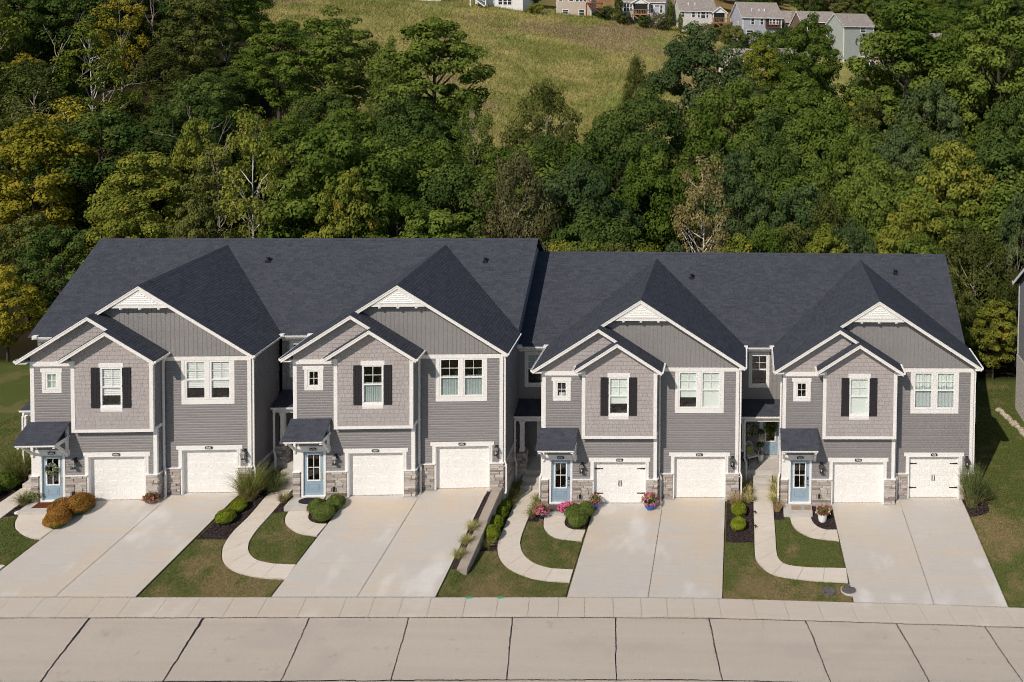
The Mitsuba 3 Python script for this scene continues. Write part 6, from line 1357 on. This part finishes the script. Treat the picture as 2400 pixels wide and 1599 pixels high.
# ---------------------------------------------------------------- woods: every tree an instance of one of a few modelled trees
def limb(p, q, r0, r1, r, sides=5, bend=0.08, n=4):
    p, q = np.asarray(p, float), np.asarray(q, float); t = np.linspace(0, 1, n + 1)[:, None]; L = np.linalg.norm(q - p)
    w = p + (q - p) * t + r.normal(0, bend * L / n, (n + 1, 3)) * np.sin(np.pi * t); w[:, 2] += 0.10 * L * np.sin(np.pi * t[:, 0]) * (-0.4)
    return tube(w, np.linspace(r0, r1, n + 1), sides)
def tree_mesh(seed, R, H, z0, nclump, per, size, clump_r, flat_=0.75, lean=0.3, shape=1.0, trunk_r=0.2, nlimb=14, top_bias=0.0, droop=0.0):
    """trunk with limbs that end in leaf clumps; clumps fill the crown unevenly so that gaps stay between them"""
    r = np.random.default_rng(seed); zc, hz = (z0 + H) / 2, (H - z0) / 2; C = []
    off = np.array([r.normal(0, lean), r.normal(0, lean)]); tries = 0
    while len(C) < nclump and tries < nclump * 60:
        tries += 1; d = r.normal(0, 1, 3); d /= np.linalg.norm(d); rad = r.uniform(0.42, 1.0) ** 0.5
        prof = 1 - 0.34 * shape * max(d[2], 0) ** 2 - 0.25 * max(-d[2], 0); lump = 0.58 + 0.85 * float(meshkit.noise((d * 1.8 + seed * 3.1)[None], seed)[0])
        up = max(d[2], 0) ** 2; lump = lump * (1 - up) + 0.92 * up
        c = np.array([d[0] * R * prof * rad * lump, d[1] * R * prof * rad * lump, d[2] * hz * rad * (0.88 + 0.12 * lump)])
        if C and min(np.linalg.norm((c - x) / np.array([1, 1, 0.9])) for x in C) < clump_r * 0.95: continue
        C.append(c)
    C = np.array(C); ctr = np.array([0, 0, zc]); C = C + ctr; C[:, :2] += off * ((C[:, 2:] - z0) / (H - z0)); V, N = [], []
    for c in C:
        m = int(per * r.uniform(0.6, 1.35)); d = r.normal(0, 1, (m, 3)); d[:, 2] = d[:, 2] * 0.9 + 0.3; d /= np.linalg.norm(d, axis=1, keepdims=True); cr_ = clump_r * r.uniform(0.7, 1.3)
        q = d * (cr_ * (r.random(m) ** 0.2))[:, None] * np.array([1, 1, flat_]); q[:, 2] -= droop * (q[:, 0] ** 2 + q[:, 1] ** 2) / cr_; V.append(c + q); N.append(d * 1.2 + np.array([0, 0, 0.35]) + 0.25 * (c - ctr) / max(R, hz))
    crown = leaves(np.vstack(V), np.vstack(N), size, r, 0.66, 0.38)
    tp = np.array([[0, 0, -1.2], [0.05, 0.03, 0.25 * H], [off[0] * 0.4 + 0.1, off[1] * 0.4, 0.55 * H], [off[0] * 0.8, off[1] * 0.8, 0.9 * H]]); tr = [tube(tp, np.array([1.25, 1.0, 0.62, 0.12]) * trunk_r, 7)]
    for c in C[r.permutation(len(C))[:nlimb]]:
        h = np.clip(c[2] - 0.45 * np.hypot(*(c[:2])) - 0.2 * H * r.random(), 0.18 * H, 0.8 * H); s = np.array([np.interp(h, tp[:, 2], tp[:, 0]), np.interp(h, tp[:, 2], tp[:, 1]), h]); tr.append(limb(s, c, trunk_r * 0.42, trunk_r * 0.10, r))
    return crown, cat(tr)
def bare_mesh(seed, H, R, trunk_r=0.14):
    r = np.random.default_rng(seed); out = []
    def grow(p, d, L, rad, lev):
        q = p + d * L; out.append(limb(p, q, rad, rad * 0.6, r, 5, 0.12))
        if lev == 0: return
        for _ in range(r.integers(2, 4)):
            e = d + r.normal(0, 0.45, 3); e[2] = max(e[2], 0.15); e /= np.linalg.norm(e); grow(p + d * L * r.uniform(0.55, 1.0), e, L * r.uniform(0.5, 0.8), rad * 0.52, lev - 1)
    grow(np.array([0, 0, -1.0]), np.array([0.03, 0, 1.0]), H * 0.46, trunk_r, 3)
    return cat(out)
KIND = {
 'broadleaf': [dict(R=4.6, H=14, z0=2.0, nclump=88, per=200, size=0.30, clump_r=1.0, flat_=0.6, nlimb=22, trunk_r=0.20)] * 4,
 'tall': [dict(R=4.3, H=19, z0=4.0, nclump=110, per=200, size=0.31, clump_r=1.05, flat_=0.62, nlimb=26, trunk_r=0.27, shape=0.7)] * 3,
 'maple': [dict(R=5.2, H=13, z0=1.4, nclump=92, per=250, size=0.28, clump_r=1.12, flat_=0.6, nlimb=14, trunk_r=0.24, shape=0.5, droop=0.25)] * 3,
 'sparse': [dict(R=3.8, H=15, z0=3.5, nclump=80, per=80, size=0.26, clump_r=0.8, flat_=0.7, nlimb=34, trunk_r=0.13, shape=0.9)] * 3,
 'cedar': [dict(R=2.7, H=10, z0=0.6, nclump=90, per=170, size=0.20, clump_r=0.62, flat_=1.1, nlimb=6, trunk_r=0.15, shape=1.6)] * 2,
 'feather': [dict(R=3.6, H=9, z0=1.2, nclump=90, per=200, size=0.18, clump_r=0.72, flat_=0.8, nlimb=24, trunk_r=0.14, shape=0.6)] * 2,
 'shrub': [dict(R=1.9, H=3.2, z0=0.15, nclump=30, per=170, size=0.18, clump_r=0.52, nlimb=6, trunk_r=0.07)] * 2}
CACHE = {}
def tree_group(kind, colour, variant):
    key = f'model_{kind}_{colour or "bare"}_{variant}'
    if key in scene: return key
    if (kind, variant) not in CACHE:
        if kind == 'bare': CACHE[kind, variant] = (None, mikit.ply(bare_mesh(500 + variant, 12.0, 3.0), 'mat_bark_grey', smooth=True))
        else:
            crown, trunk = tree_mesh(900 + 37 * variant + sum(map(ord, kind)), **KIND[kind][variant]); CACHE[kind, variant] = (mikit.ply(crown, 'mat_leaf_green'), mikit.ply(trunk, 'mat_bark_brown', smooth=True))
    c, t = CACHE[kind, variant]; bark = 'bark_white' if (kind == 'sparse' and colour in ('lime', 'tan')) else ('bark_grey' if kind in ('sparse', 'bare', 'feather') else 'bark_brown')
    g = {'type': 'shapegroup', 'trunk': {**t, 'bsdf': {'type': 'ref', 'id': 'mat_' + bark}}}
    if c is not None: g['crown'] = {**c, 'bsdf': {'type': 'ref', 'id': 'mat_leaf_' + colour}}
    scene[key] = g; return key
NV = {k: len(v) for k, v in KIND.items()}; NV['bare'] = 3
SPECIES = {'broadleaf': 'broadleaf_tree', 'tall': 'tall_tree', 'maple': 'rounded_tree', 'sparse': 'sycamore_tree', 'cedar': 'cedar_tree', 'feather': 'feathery_tree', 'shrub': 'shrub', 'bare': 'bare_tree'}
LOOK = {'dark': 'dark green', 'green': 'mid green', 'olive': 'olive green', 'lime': 'yellow green', 'yellow': 'yellowing', 'blue': 'blue green', 'cedar': 'dark soft', 'tan': 'tan', 'brown': 'brownish', '': 'leafless grey'}
WORD = {'broadleaf': 'broadleaf tree', 'tall': 'tall tree', 'maple': 'dense rounded tree', 'sparse': 'thin crowned tree', 'cedar': 'cedar', 'feather': 'feathery tree', 'shrub': 'shrub', 'bare': 'bare tree'}
WHERE = {'@left': 'on the left hillside', '@mid': 'in the woods', '@right': 'in upper right woods', '@far': 'on the ridge beyond the hill houses', '@hill': 'in front of the hill houses', '@low': 'low in the woods', '@sh': 'at the wood edge'}
def above(x, y):
    """which part of the view a tree stands in, seen from the street"""
    b = (x - 3.4) / (y + 45.0); cols = [(-0.70, 'at left edge'), (-0.58, 'above first house'), (-0.44, 'above first house right half'), (-0.30, 'above second house'), (-0.20, 'above roof step'), (-0.06, 'above third house'), (0.06, 'right of third house'), (0.18, 'above fourth house')]
    col = next((w for e, w in cols if b < e), 'right of fourth house'); row = 'front row' if y < 28 else 'second row' if y < 40 else 'middle rows' if y < 60 else 'upper rows' if y < 100 else 'topmost rows'
    return col, row
rt = np.random.default_rng(77)
for n_, (kind, colour, x, y, sxy, sz, lab) in enumerate(TREES):
    v = int(rt.integers(NV[kind])); g = tree_group(kind, colour, v); rot = float(rt.uniform(0, 360)); key = unique(SPECIES[kind]); z = float(T(x, y)) - 0.2
    scene[key] = {'type': 'instance', 'shapegroup': {'type': 'ref', 'id': g}, 'to_world': T4().translate([x, y, z]) @ T4().scale([sxy, sxy, sz]) @ T4().rotate([0, 0, 1], rot)}
    c_ = 'shrub' if kind == 'shrub' else 'tree'
    if lab.startswith('@'):
        col, row = above(x, y); l = f'{LOOK[colour]} {WORD[kind]} {WHERE[lab]} {col}' + ('' if lab in ('@far', '@hill') else f', {row}'); tag(key, l, c_, l + ' group')
    else: tag(key, lab, c_)

# ---------------------------------------------------------------- houses on the hill, the neighbouring house
def hill_house(label, x, y, zb, w, d, h, yaw, wall, roof='shingle_taupe', pitch=0.55, windows=(), gable=None, porch=None, deck=None, balcony=None, vents=(), key='hill_house', over=0.35, side_windows=()):
    k = unique(key); taken.discard(k); tag(k, label, 'house'); tw = T4().translate([x, y, zb]) @ T4().rotate([0, 0, 1], yaw)
    rz = h + pitch * d / 2
    put(k + '__wall', cat([bx(0, w, 0, d, -6, h), (np.array([[0, 0, h], [0, d, h], [0, d / 2, rz - 0.05], [w, 0, h], [w, d, h], [w, d / 2, rz - 0.05]]), np.array([[0, 1, 2], [3, 4, 5]]))]), wall, tw)
    o = over; e = h - pitch * o; V = np.array([[-o, -o, e], [w + o, -o, e], [w + o, d / 2, rz], [-o, d / 2, rz], [w + o, d + o, e], [-o, d + o, e]]); V2 = V - np.array([0, 0, 0.16])
    put(k + '__roof', (np.vstack([V + np.array([0, 0, 0.02]), V2]), np.array([[0, 1, 2, 3], [3, 2, 4, 5]])), roof, tw)
    rim = [(a, b) for a, b in ((0, 1), (1, 2), (2, 4), (4, 5), (5, 3), (3, 0))]
    put(k + '__fascia', (np.vstack([V, V2]), np.array([[a, b, b + 6, a + 6] for a, b in rim] + [[6, 7, 8, 9], [9, 8, 10, 11]])), 'white_trim', tw)
    for a in (0.05, w - 0.05): put(k + '__corner_board', bx(a - 0.08, a + 0.08, -0.03, 0.05, -6, h), 'white_trim', tw)
    for a in (0.05, d - 0.05): put(k + '__corner_board', bx(-0.03, 0.05, a - 0.08, a + 0.08, -6, h), 'white_trim', tw)
    def win(x0, x1, z0, z1, side=False):
        f = sbox(x0 - 0.13, z0 - 0.13, x1 + 0.13, z1 + 0.13).difference(sbox(x0, z0, x1, z1)).union(sbox(x0, (z0 + z1) / 2 - 0.04, x1, (z0 + z1) / 2 + 0.04)); F = leftside(0.0) if side else front(0.0)
        q = put(k + '__window', piece(f, F, 0.0, 0.06), 'vinyl_white', tw); put(q + '__pane', flat(F, x0, x1, z0, z1, 0.02), 'far_window', tw)
    for a in windows: win(*a)
    for a in side_windows: win(*a, side=True)
    for a in vents: put(k + '__roof_vent', bx(a - 0.09, a + 0.09, 1.6, 1.8, h + pitch * 1.6, h + pitch * 1.8 + 0.45), 'vinyl_white', tw)
    def gabled(x0, x1, y0, zt, pz, wallm, closed=True):
        m = (x0 + x1) / 2; g = pz
        if closed: put(k + '__gable_wall', cat([bx(x0, x1, y0, 0.02, -6, zt), (np.array([[x0, y0, zt], [x1, y0, zt], [m, y0, g - 0.05]]), np.array([[0, 1, 2]]))]), wallm, tw)
        else:
            [put(k + '__porch_post', bx(a - 0.1, a + 0.1, y0, y0 + 0.2, -6, zt), 'white_trim', tw) for a in (x0 + 0.1, x1 - 0.1)]
            put(k + '__porch_gable', cat([bx(x0, x1, y0, y0 + 0.2, zt - 0.25, zt + 0.05), (np.array([[x0, y0, zt], [x1, y0, zt], [m, y0, g - 0.05]]), np.array([[0, 1, 2]]))]), 'white_trim', tw)
            put(k + '__porch_back', bx(x0 + 0.2, x1 - 0.2, -0.08, -0.02, 0, zt - 0.2), 'far_window', tw)
        s = (g - zt) / (m - x0); a = np.array([[x0 - 0.25, y0 - 0.25, zt - 0.25 * s], [m, y0 - 0.25, g], [x1 + 0.25, y0 - 0.25, zt - 0.25 * s], [x0 - 0.25, d / 2, zt - 0.25 * s], [m, d / 2, g], [x1 + 0.25, d / 2, zt - 0.25 * s]])
        put(k + '__roof', (np.vstack([a, a - np.array([0, 0, 0.15])]), np.array([[0, 1, 4, 3], [1, 2, 5, 4]])), roof, tw); put(k + '__fascia', (np.vstack([a[:3] + np.array([0, -0.01, 0.02]), a[:3] - np.array([0, 0.01, 0.24])]), np.array([[0, 1, 4, 3], [1, 2, 5, 4]])), 'white_trim', tw)
    if gable: gabled(*gable)
    if porch: gabled(*porch, 'wall_white', closed=False)
    if deck:
        x0, x1, y0, z, mat = deck; n = int((x1 - x0) / 0.35)
        put(k + '__deck', cat([bx(x0, x1, y0, 0, z - 0.25, z), bx(x0, x1, y0, y0 + 0.08, z + 0.85, z + 0.95)] + [bx(x0 + i * (x1 - x0) / n - 0.03, x0 + i * (x1 - x0) / n + 0.03, y0, y0 + 0.06, z, z + 0.9) for i in range(n + 1)]), mat, tw)
        [put(k + '__deck_post', bx(a - 0.1, a + 0.1, y0, y0 + 0.2, -6, z), mat, tw) for a in (x0 + 0.1, x1 - 0.1)]
        put(k + '__deck_stair', cat([bx(x0 + 0.3 + i * 0.28, x0 + 0.6 + i * 0.28, y0 - 1.2, y0, z - 0.25 - i * 0.2, z - 0.18 - i * 0.2) for i in range(12)] + [tube([(x0 + 0.3, y0 - 1.2, z + 0.7), (x0 + 3.9, y0 - 1.2, z - 1.7)], 0.07, 4), tube([(x0 + 0.3, y0 - 1.2, z - 0.25), (x0 + 3.9, y0 - 1.2, z - 2.6)], 0.12, 4)]), mat, tw)
    if balcony:
        x0, x1, z0, z1 = balcony; put(k + '__balcony', cat([bx(x0, x1, -0.5, 0.0, z0 - 0.15, z0), bx(x0, x1, -0.5, -0.44, z0 + 0.85, z0 + 0.93)] + [bx(a, a + 0.05, -0.5, -0.45, z0, z0 + 0.9) for a in np.arange(x0, x1, 0.3)]), 'wood_red', tw); put(k + '__balcony_opening', flat(front(0.0), x0, x1, z0, z1, 0.015), 'room_dark', tw)
        for a in np.arange(x0 + 0.9, x1 - 0.8, 0.75): win(a, a + 0.45, z0 + 0.7, z1 - 0.25)
    taken.add(k); return k
hill_house('beige house wall at the top edge of the photo left of the hill houses', -71.0, 156, 27.3, 10.0, 9, 6, 0, 'wall_cream', windows=[(3.6, 5.0, 0.3, 1.6), (6.2, 6.9, 0.2, 1.9)])
hill_house('pale grey house with a white stair at the top of the meadow', -53.5, 155, 26.2, 10.6, 8, 6, -12, 'wall_white', deck=(0.0, 3.6, -2.4, 2.6, 'vinyl_white'), windows=[(5.2, 6.0, 0.5, 1.8), (6.3, 7.1, 0.5, 1.8), (7.3, 8.1, 0.5, 1.8)])
hill_house('beige hill house with a two level red brown deck', -36.6, 155, 24.7, 7.2, 9, 6.2, 3, 'wall_beige', deck=(6.4, 9.6, -2.6, 2.7, 'wood_red'), windows=[(0.5, 1.2, 3.0, 4.4), (2.6, 3.4, 3.0, 4.4), (4.0, 4.6, 2.9, 4.4), (4.8, 5.4, 2.9, 4.4), (5.6, 6.2, 2.9, 4.4), (1.3, 2.4, 0.3, 1.1), (4.7, 5.7, 0.0, 1.2)])
hill_house('pale blue hill house with a white gabled porch and brown stair', -22.9, 155, 23.2, 8.9, 8, 4.7, 0, 'wall_paleblue', pitch=0.5, porch=(2.3, 5.8, -2.0, 4.4, 5.4), deck=(2.3, 5.8, -2.2, 2.0, 'wood_tan'), windows=[(0.4, 0.9, 2.5, 4.1), (1.05, 1.55, 2.5, 4.1), (1.7, 2.2, 2.5, 4.1), (6.0, 6.5, 2.4, 4.0), (6.9, 7.9, 3.5, 3.9), (8.0, 8.5, 2.3, 3.9)])
hill_house('cream hill house with taupe roof and a screened porch at its right end', -10.6, 154.5, 22.3, 7.6, 9, 3.9, 14, 'wall_cream', pitch=0.62, porch=(6.7, 9.6, -1.6, 3.6, 4.7), deck=(6.7, 9.6, -1.8, 1.4, 'wood_tan'), windows=[(0.3, 0.8, 2.4, 3.6), (2.5, 3.1, 2.4, 3.6), (3.75, 4.15, 2.3, 3.6), (4.45, 5.3, 2.2, 3.6), (5.6, 6.0, 2.3, 3.6)], vents=(2.0, 3.4))
hill_house('grey blue hill house with a shaded balcony under its roof', 2.6, 150, 20.3, 8.5, 9.2, 4.7, 17, 'wall_greyblue', pitch=0.66, windows=[(1.8, 2.4, 3.0, 4.3), (2.75, 3.5, 4.0, 4.4), (3.8, 4.4, 3.0, 4.3), (0.9, 2.2, 0.9, 1.8)], balcony=(4.9, 8.2, 2.5, 4.5), vents=(2.4, 4.0, 5.2), side_windows=[(3.4, 3.9, 2.2, 3.6)])
hill_house('brown hill house with a steep front gable', 11.6, 158, 20.3, 11.0, 8.5, 3.9, 6, 'wall_brown', pitch=0.52, gable=(0.9, 3.5, -0.9, 3.3, 6.1, 'wall_brown'), porch=(9.6, 11.6, -1.8, 3.1, 3.9), windows=[(5.0, 5.9, 2.0, 3.2)])
hill_house('sage green hill house behind the tall right trees', 23.2, 147, 19.6, 7.5, 6.6, 3.9, 28, 'wall_sage', pitch=0.72, windows=[(4.2, 5.4, 2.4, 3.4)])
hill_house('low house with white gable half hidden by light green trees', -1.2, 119, 13.6, 8.0, 7.5, 3.3, -14, 'wall_beige', porch=(4.4, 6.4, -1.0, 3.2, 4.4), windows=[(1.5, 2.3, 1.8, 3.0)])
hill_house('pale blue gabled house half hidden left of the narrow tall tree', 8.4, 119, 13.8, 8.0, 7.5, 3.2, 22, 'wall_paleblue', gable=(4.8, 7.0, -1.0, 2.9, 4.3, 'wall_paleblue'), windows=[(1.5, 2.3, 1.8, 3.0)])
hill_house('tan house wall with one white window deep in the right woods', 22.2, 111, 13.4, 6.0, 8, 5.0, -10, 'wall_tan', windows=[(1.7, 2.5, 2.0, 4.0)])
hill_house('white gabled house behind the trees at upper right', 35.5, 116, 15.6, 8.0, 8, 4.4, 10, 'wall_white', gable=(2.0, 5.2, -1.2, 3.6, 5.8, 'wall_white'), windows=[(3.2, 4.0, 1.6, 3.0), (6.0, 6.7, 2.0, 3.4)])
# neighbouring house whose gable wall comes into the frame at right
k = 'neighbour_house'; tag(k, 'dark grey sided neighbouring house with tall concrete foundation at the right edge', 'house')
FN = leftside(19.80); gw = Polygon([(-3.0, 3.72), (9.97, 3.72), (9.97, 8.05), (3.5, 12.2), (-3.0, 8.05)])
put(k + '__siding', lap_siding(gw, FN), 'wall_slate', kind='stuff'); put(k + '__foundation', bx(19.72, 30, -3.0, 9.97, -1.5, 3.72), 'foundation'); put(k + '__wall', bx(19.9, 30, 9.94, 9.97, 3.72, 8.05), 'wall_slate')
put(k + '__corner_board', rect_board(9.83, 9.985, 3.74, 8.0, FN, 0.0, 0.04), 'white_trim')
for y0, y1 in ((10.3, 3.5), (3.5, -3.3)):
    za, zb = (7.95, 12.35) if y0 > y1 else (12.35, 7.95)
    za, zb = (7.95, 12.35) if y0 > 5 else (12.35, 7.95)
    put(k + '__rake_board', piece(Polygon([(y0, za), (y1, zb), (y1, zb - 0.2), (y0, za - 0.2)]), leftside(19.5), 0.0, 0.03), 'white_trim')
    put(k + '__roof', (np.array([[19.46, y0, za + 0.02], [19.46, y1, zb + 0.02], [30, y1, zb + 0.02], [30, y0, za + 0.02], [19.5, y0, za - 0.1], [19.5, y1, zb - 0.1], [30, y1, zb - 0.1], [30, y0, za - 0.1]]), np.array([[0, 1, 2, 3], [4, 5, 6, 7], [0, 1, 5, 4]])), 'shingle_dark')
put(k + '__gutter', gutter((19.46, 10.28, 8.0), (30, 10.28, 8.0), (0, 1, 0)), 'white_trim'); taken.add(k)
k = 'stone_edging'; tag(k, 'row of pale rubble stones along the neighbouring house foundation', 'edging'); taken.add(k); r = random.Random(3)
for i in range(15):
    t = i / 14; x, y = 18.7 + 0.7 * t + r.uniform(-.05, .05), 9.7 - 3.4 * t; s = trimesh.creation.icosphere(subdivisions=1, radius=1.0); s.apply_scale((r.uniform(.16, .26), r.uniform(.16, .24), r.uniform(.10, .16))); s.vertices += np.random.default_rng(i).normal(0, 0.02, s.vertices.shape); s.apply_translation((x, y, gz(x, y) + 0.04)); put(k + '__stone', s, 'rubble')
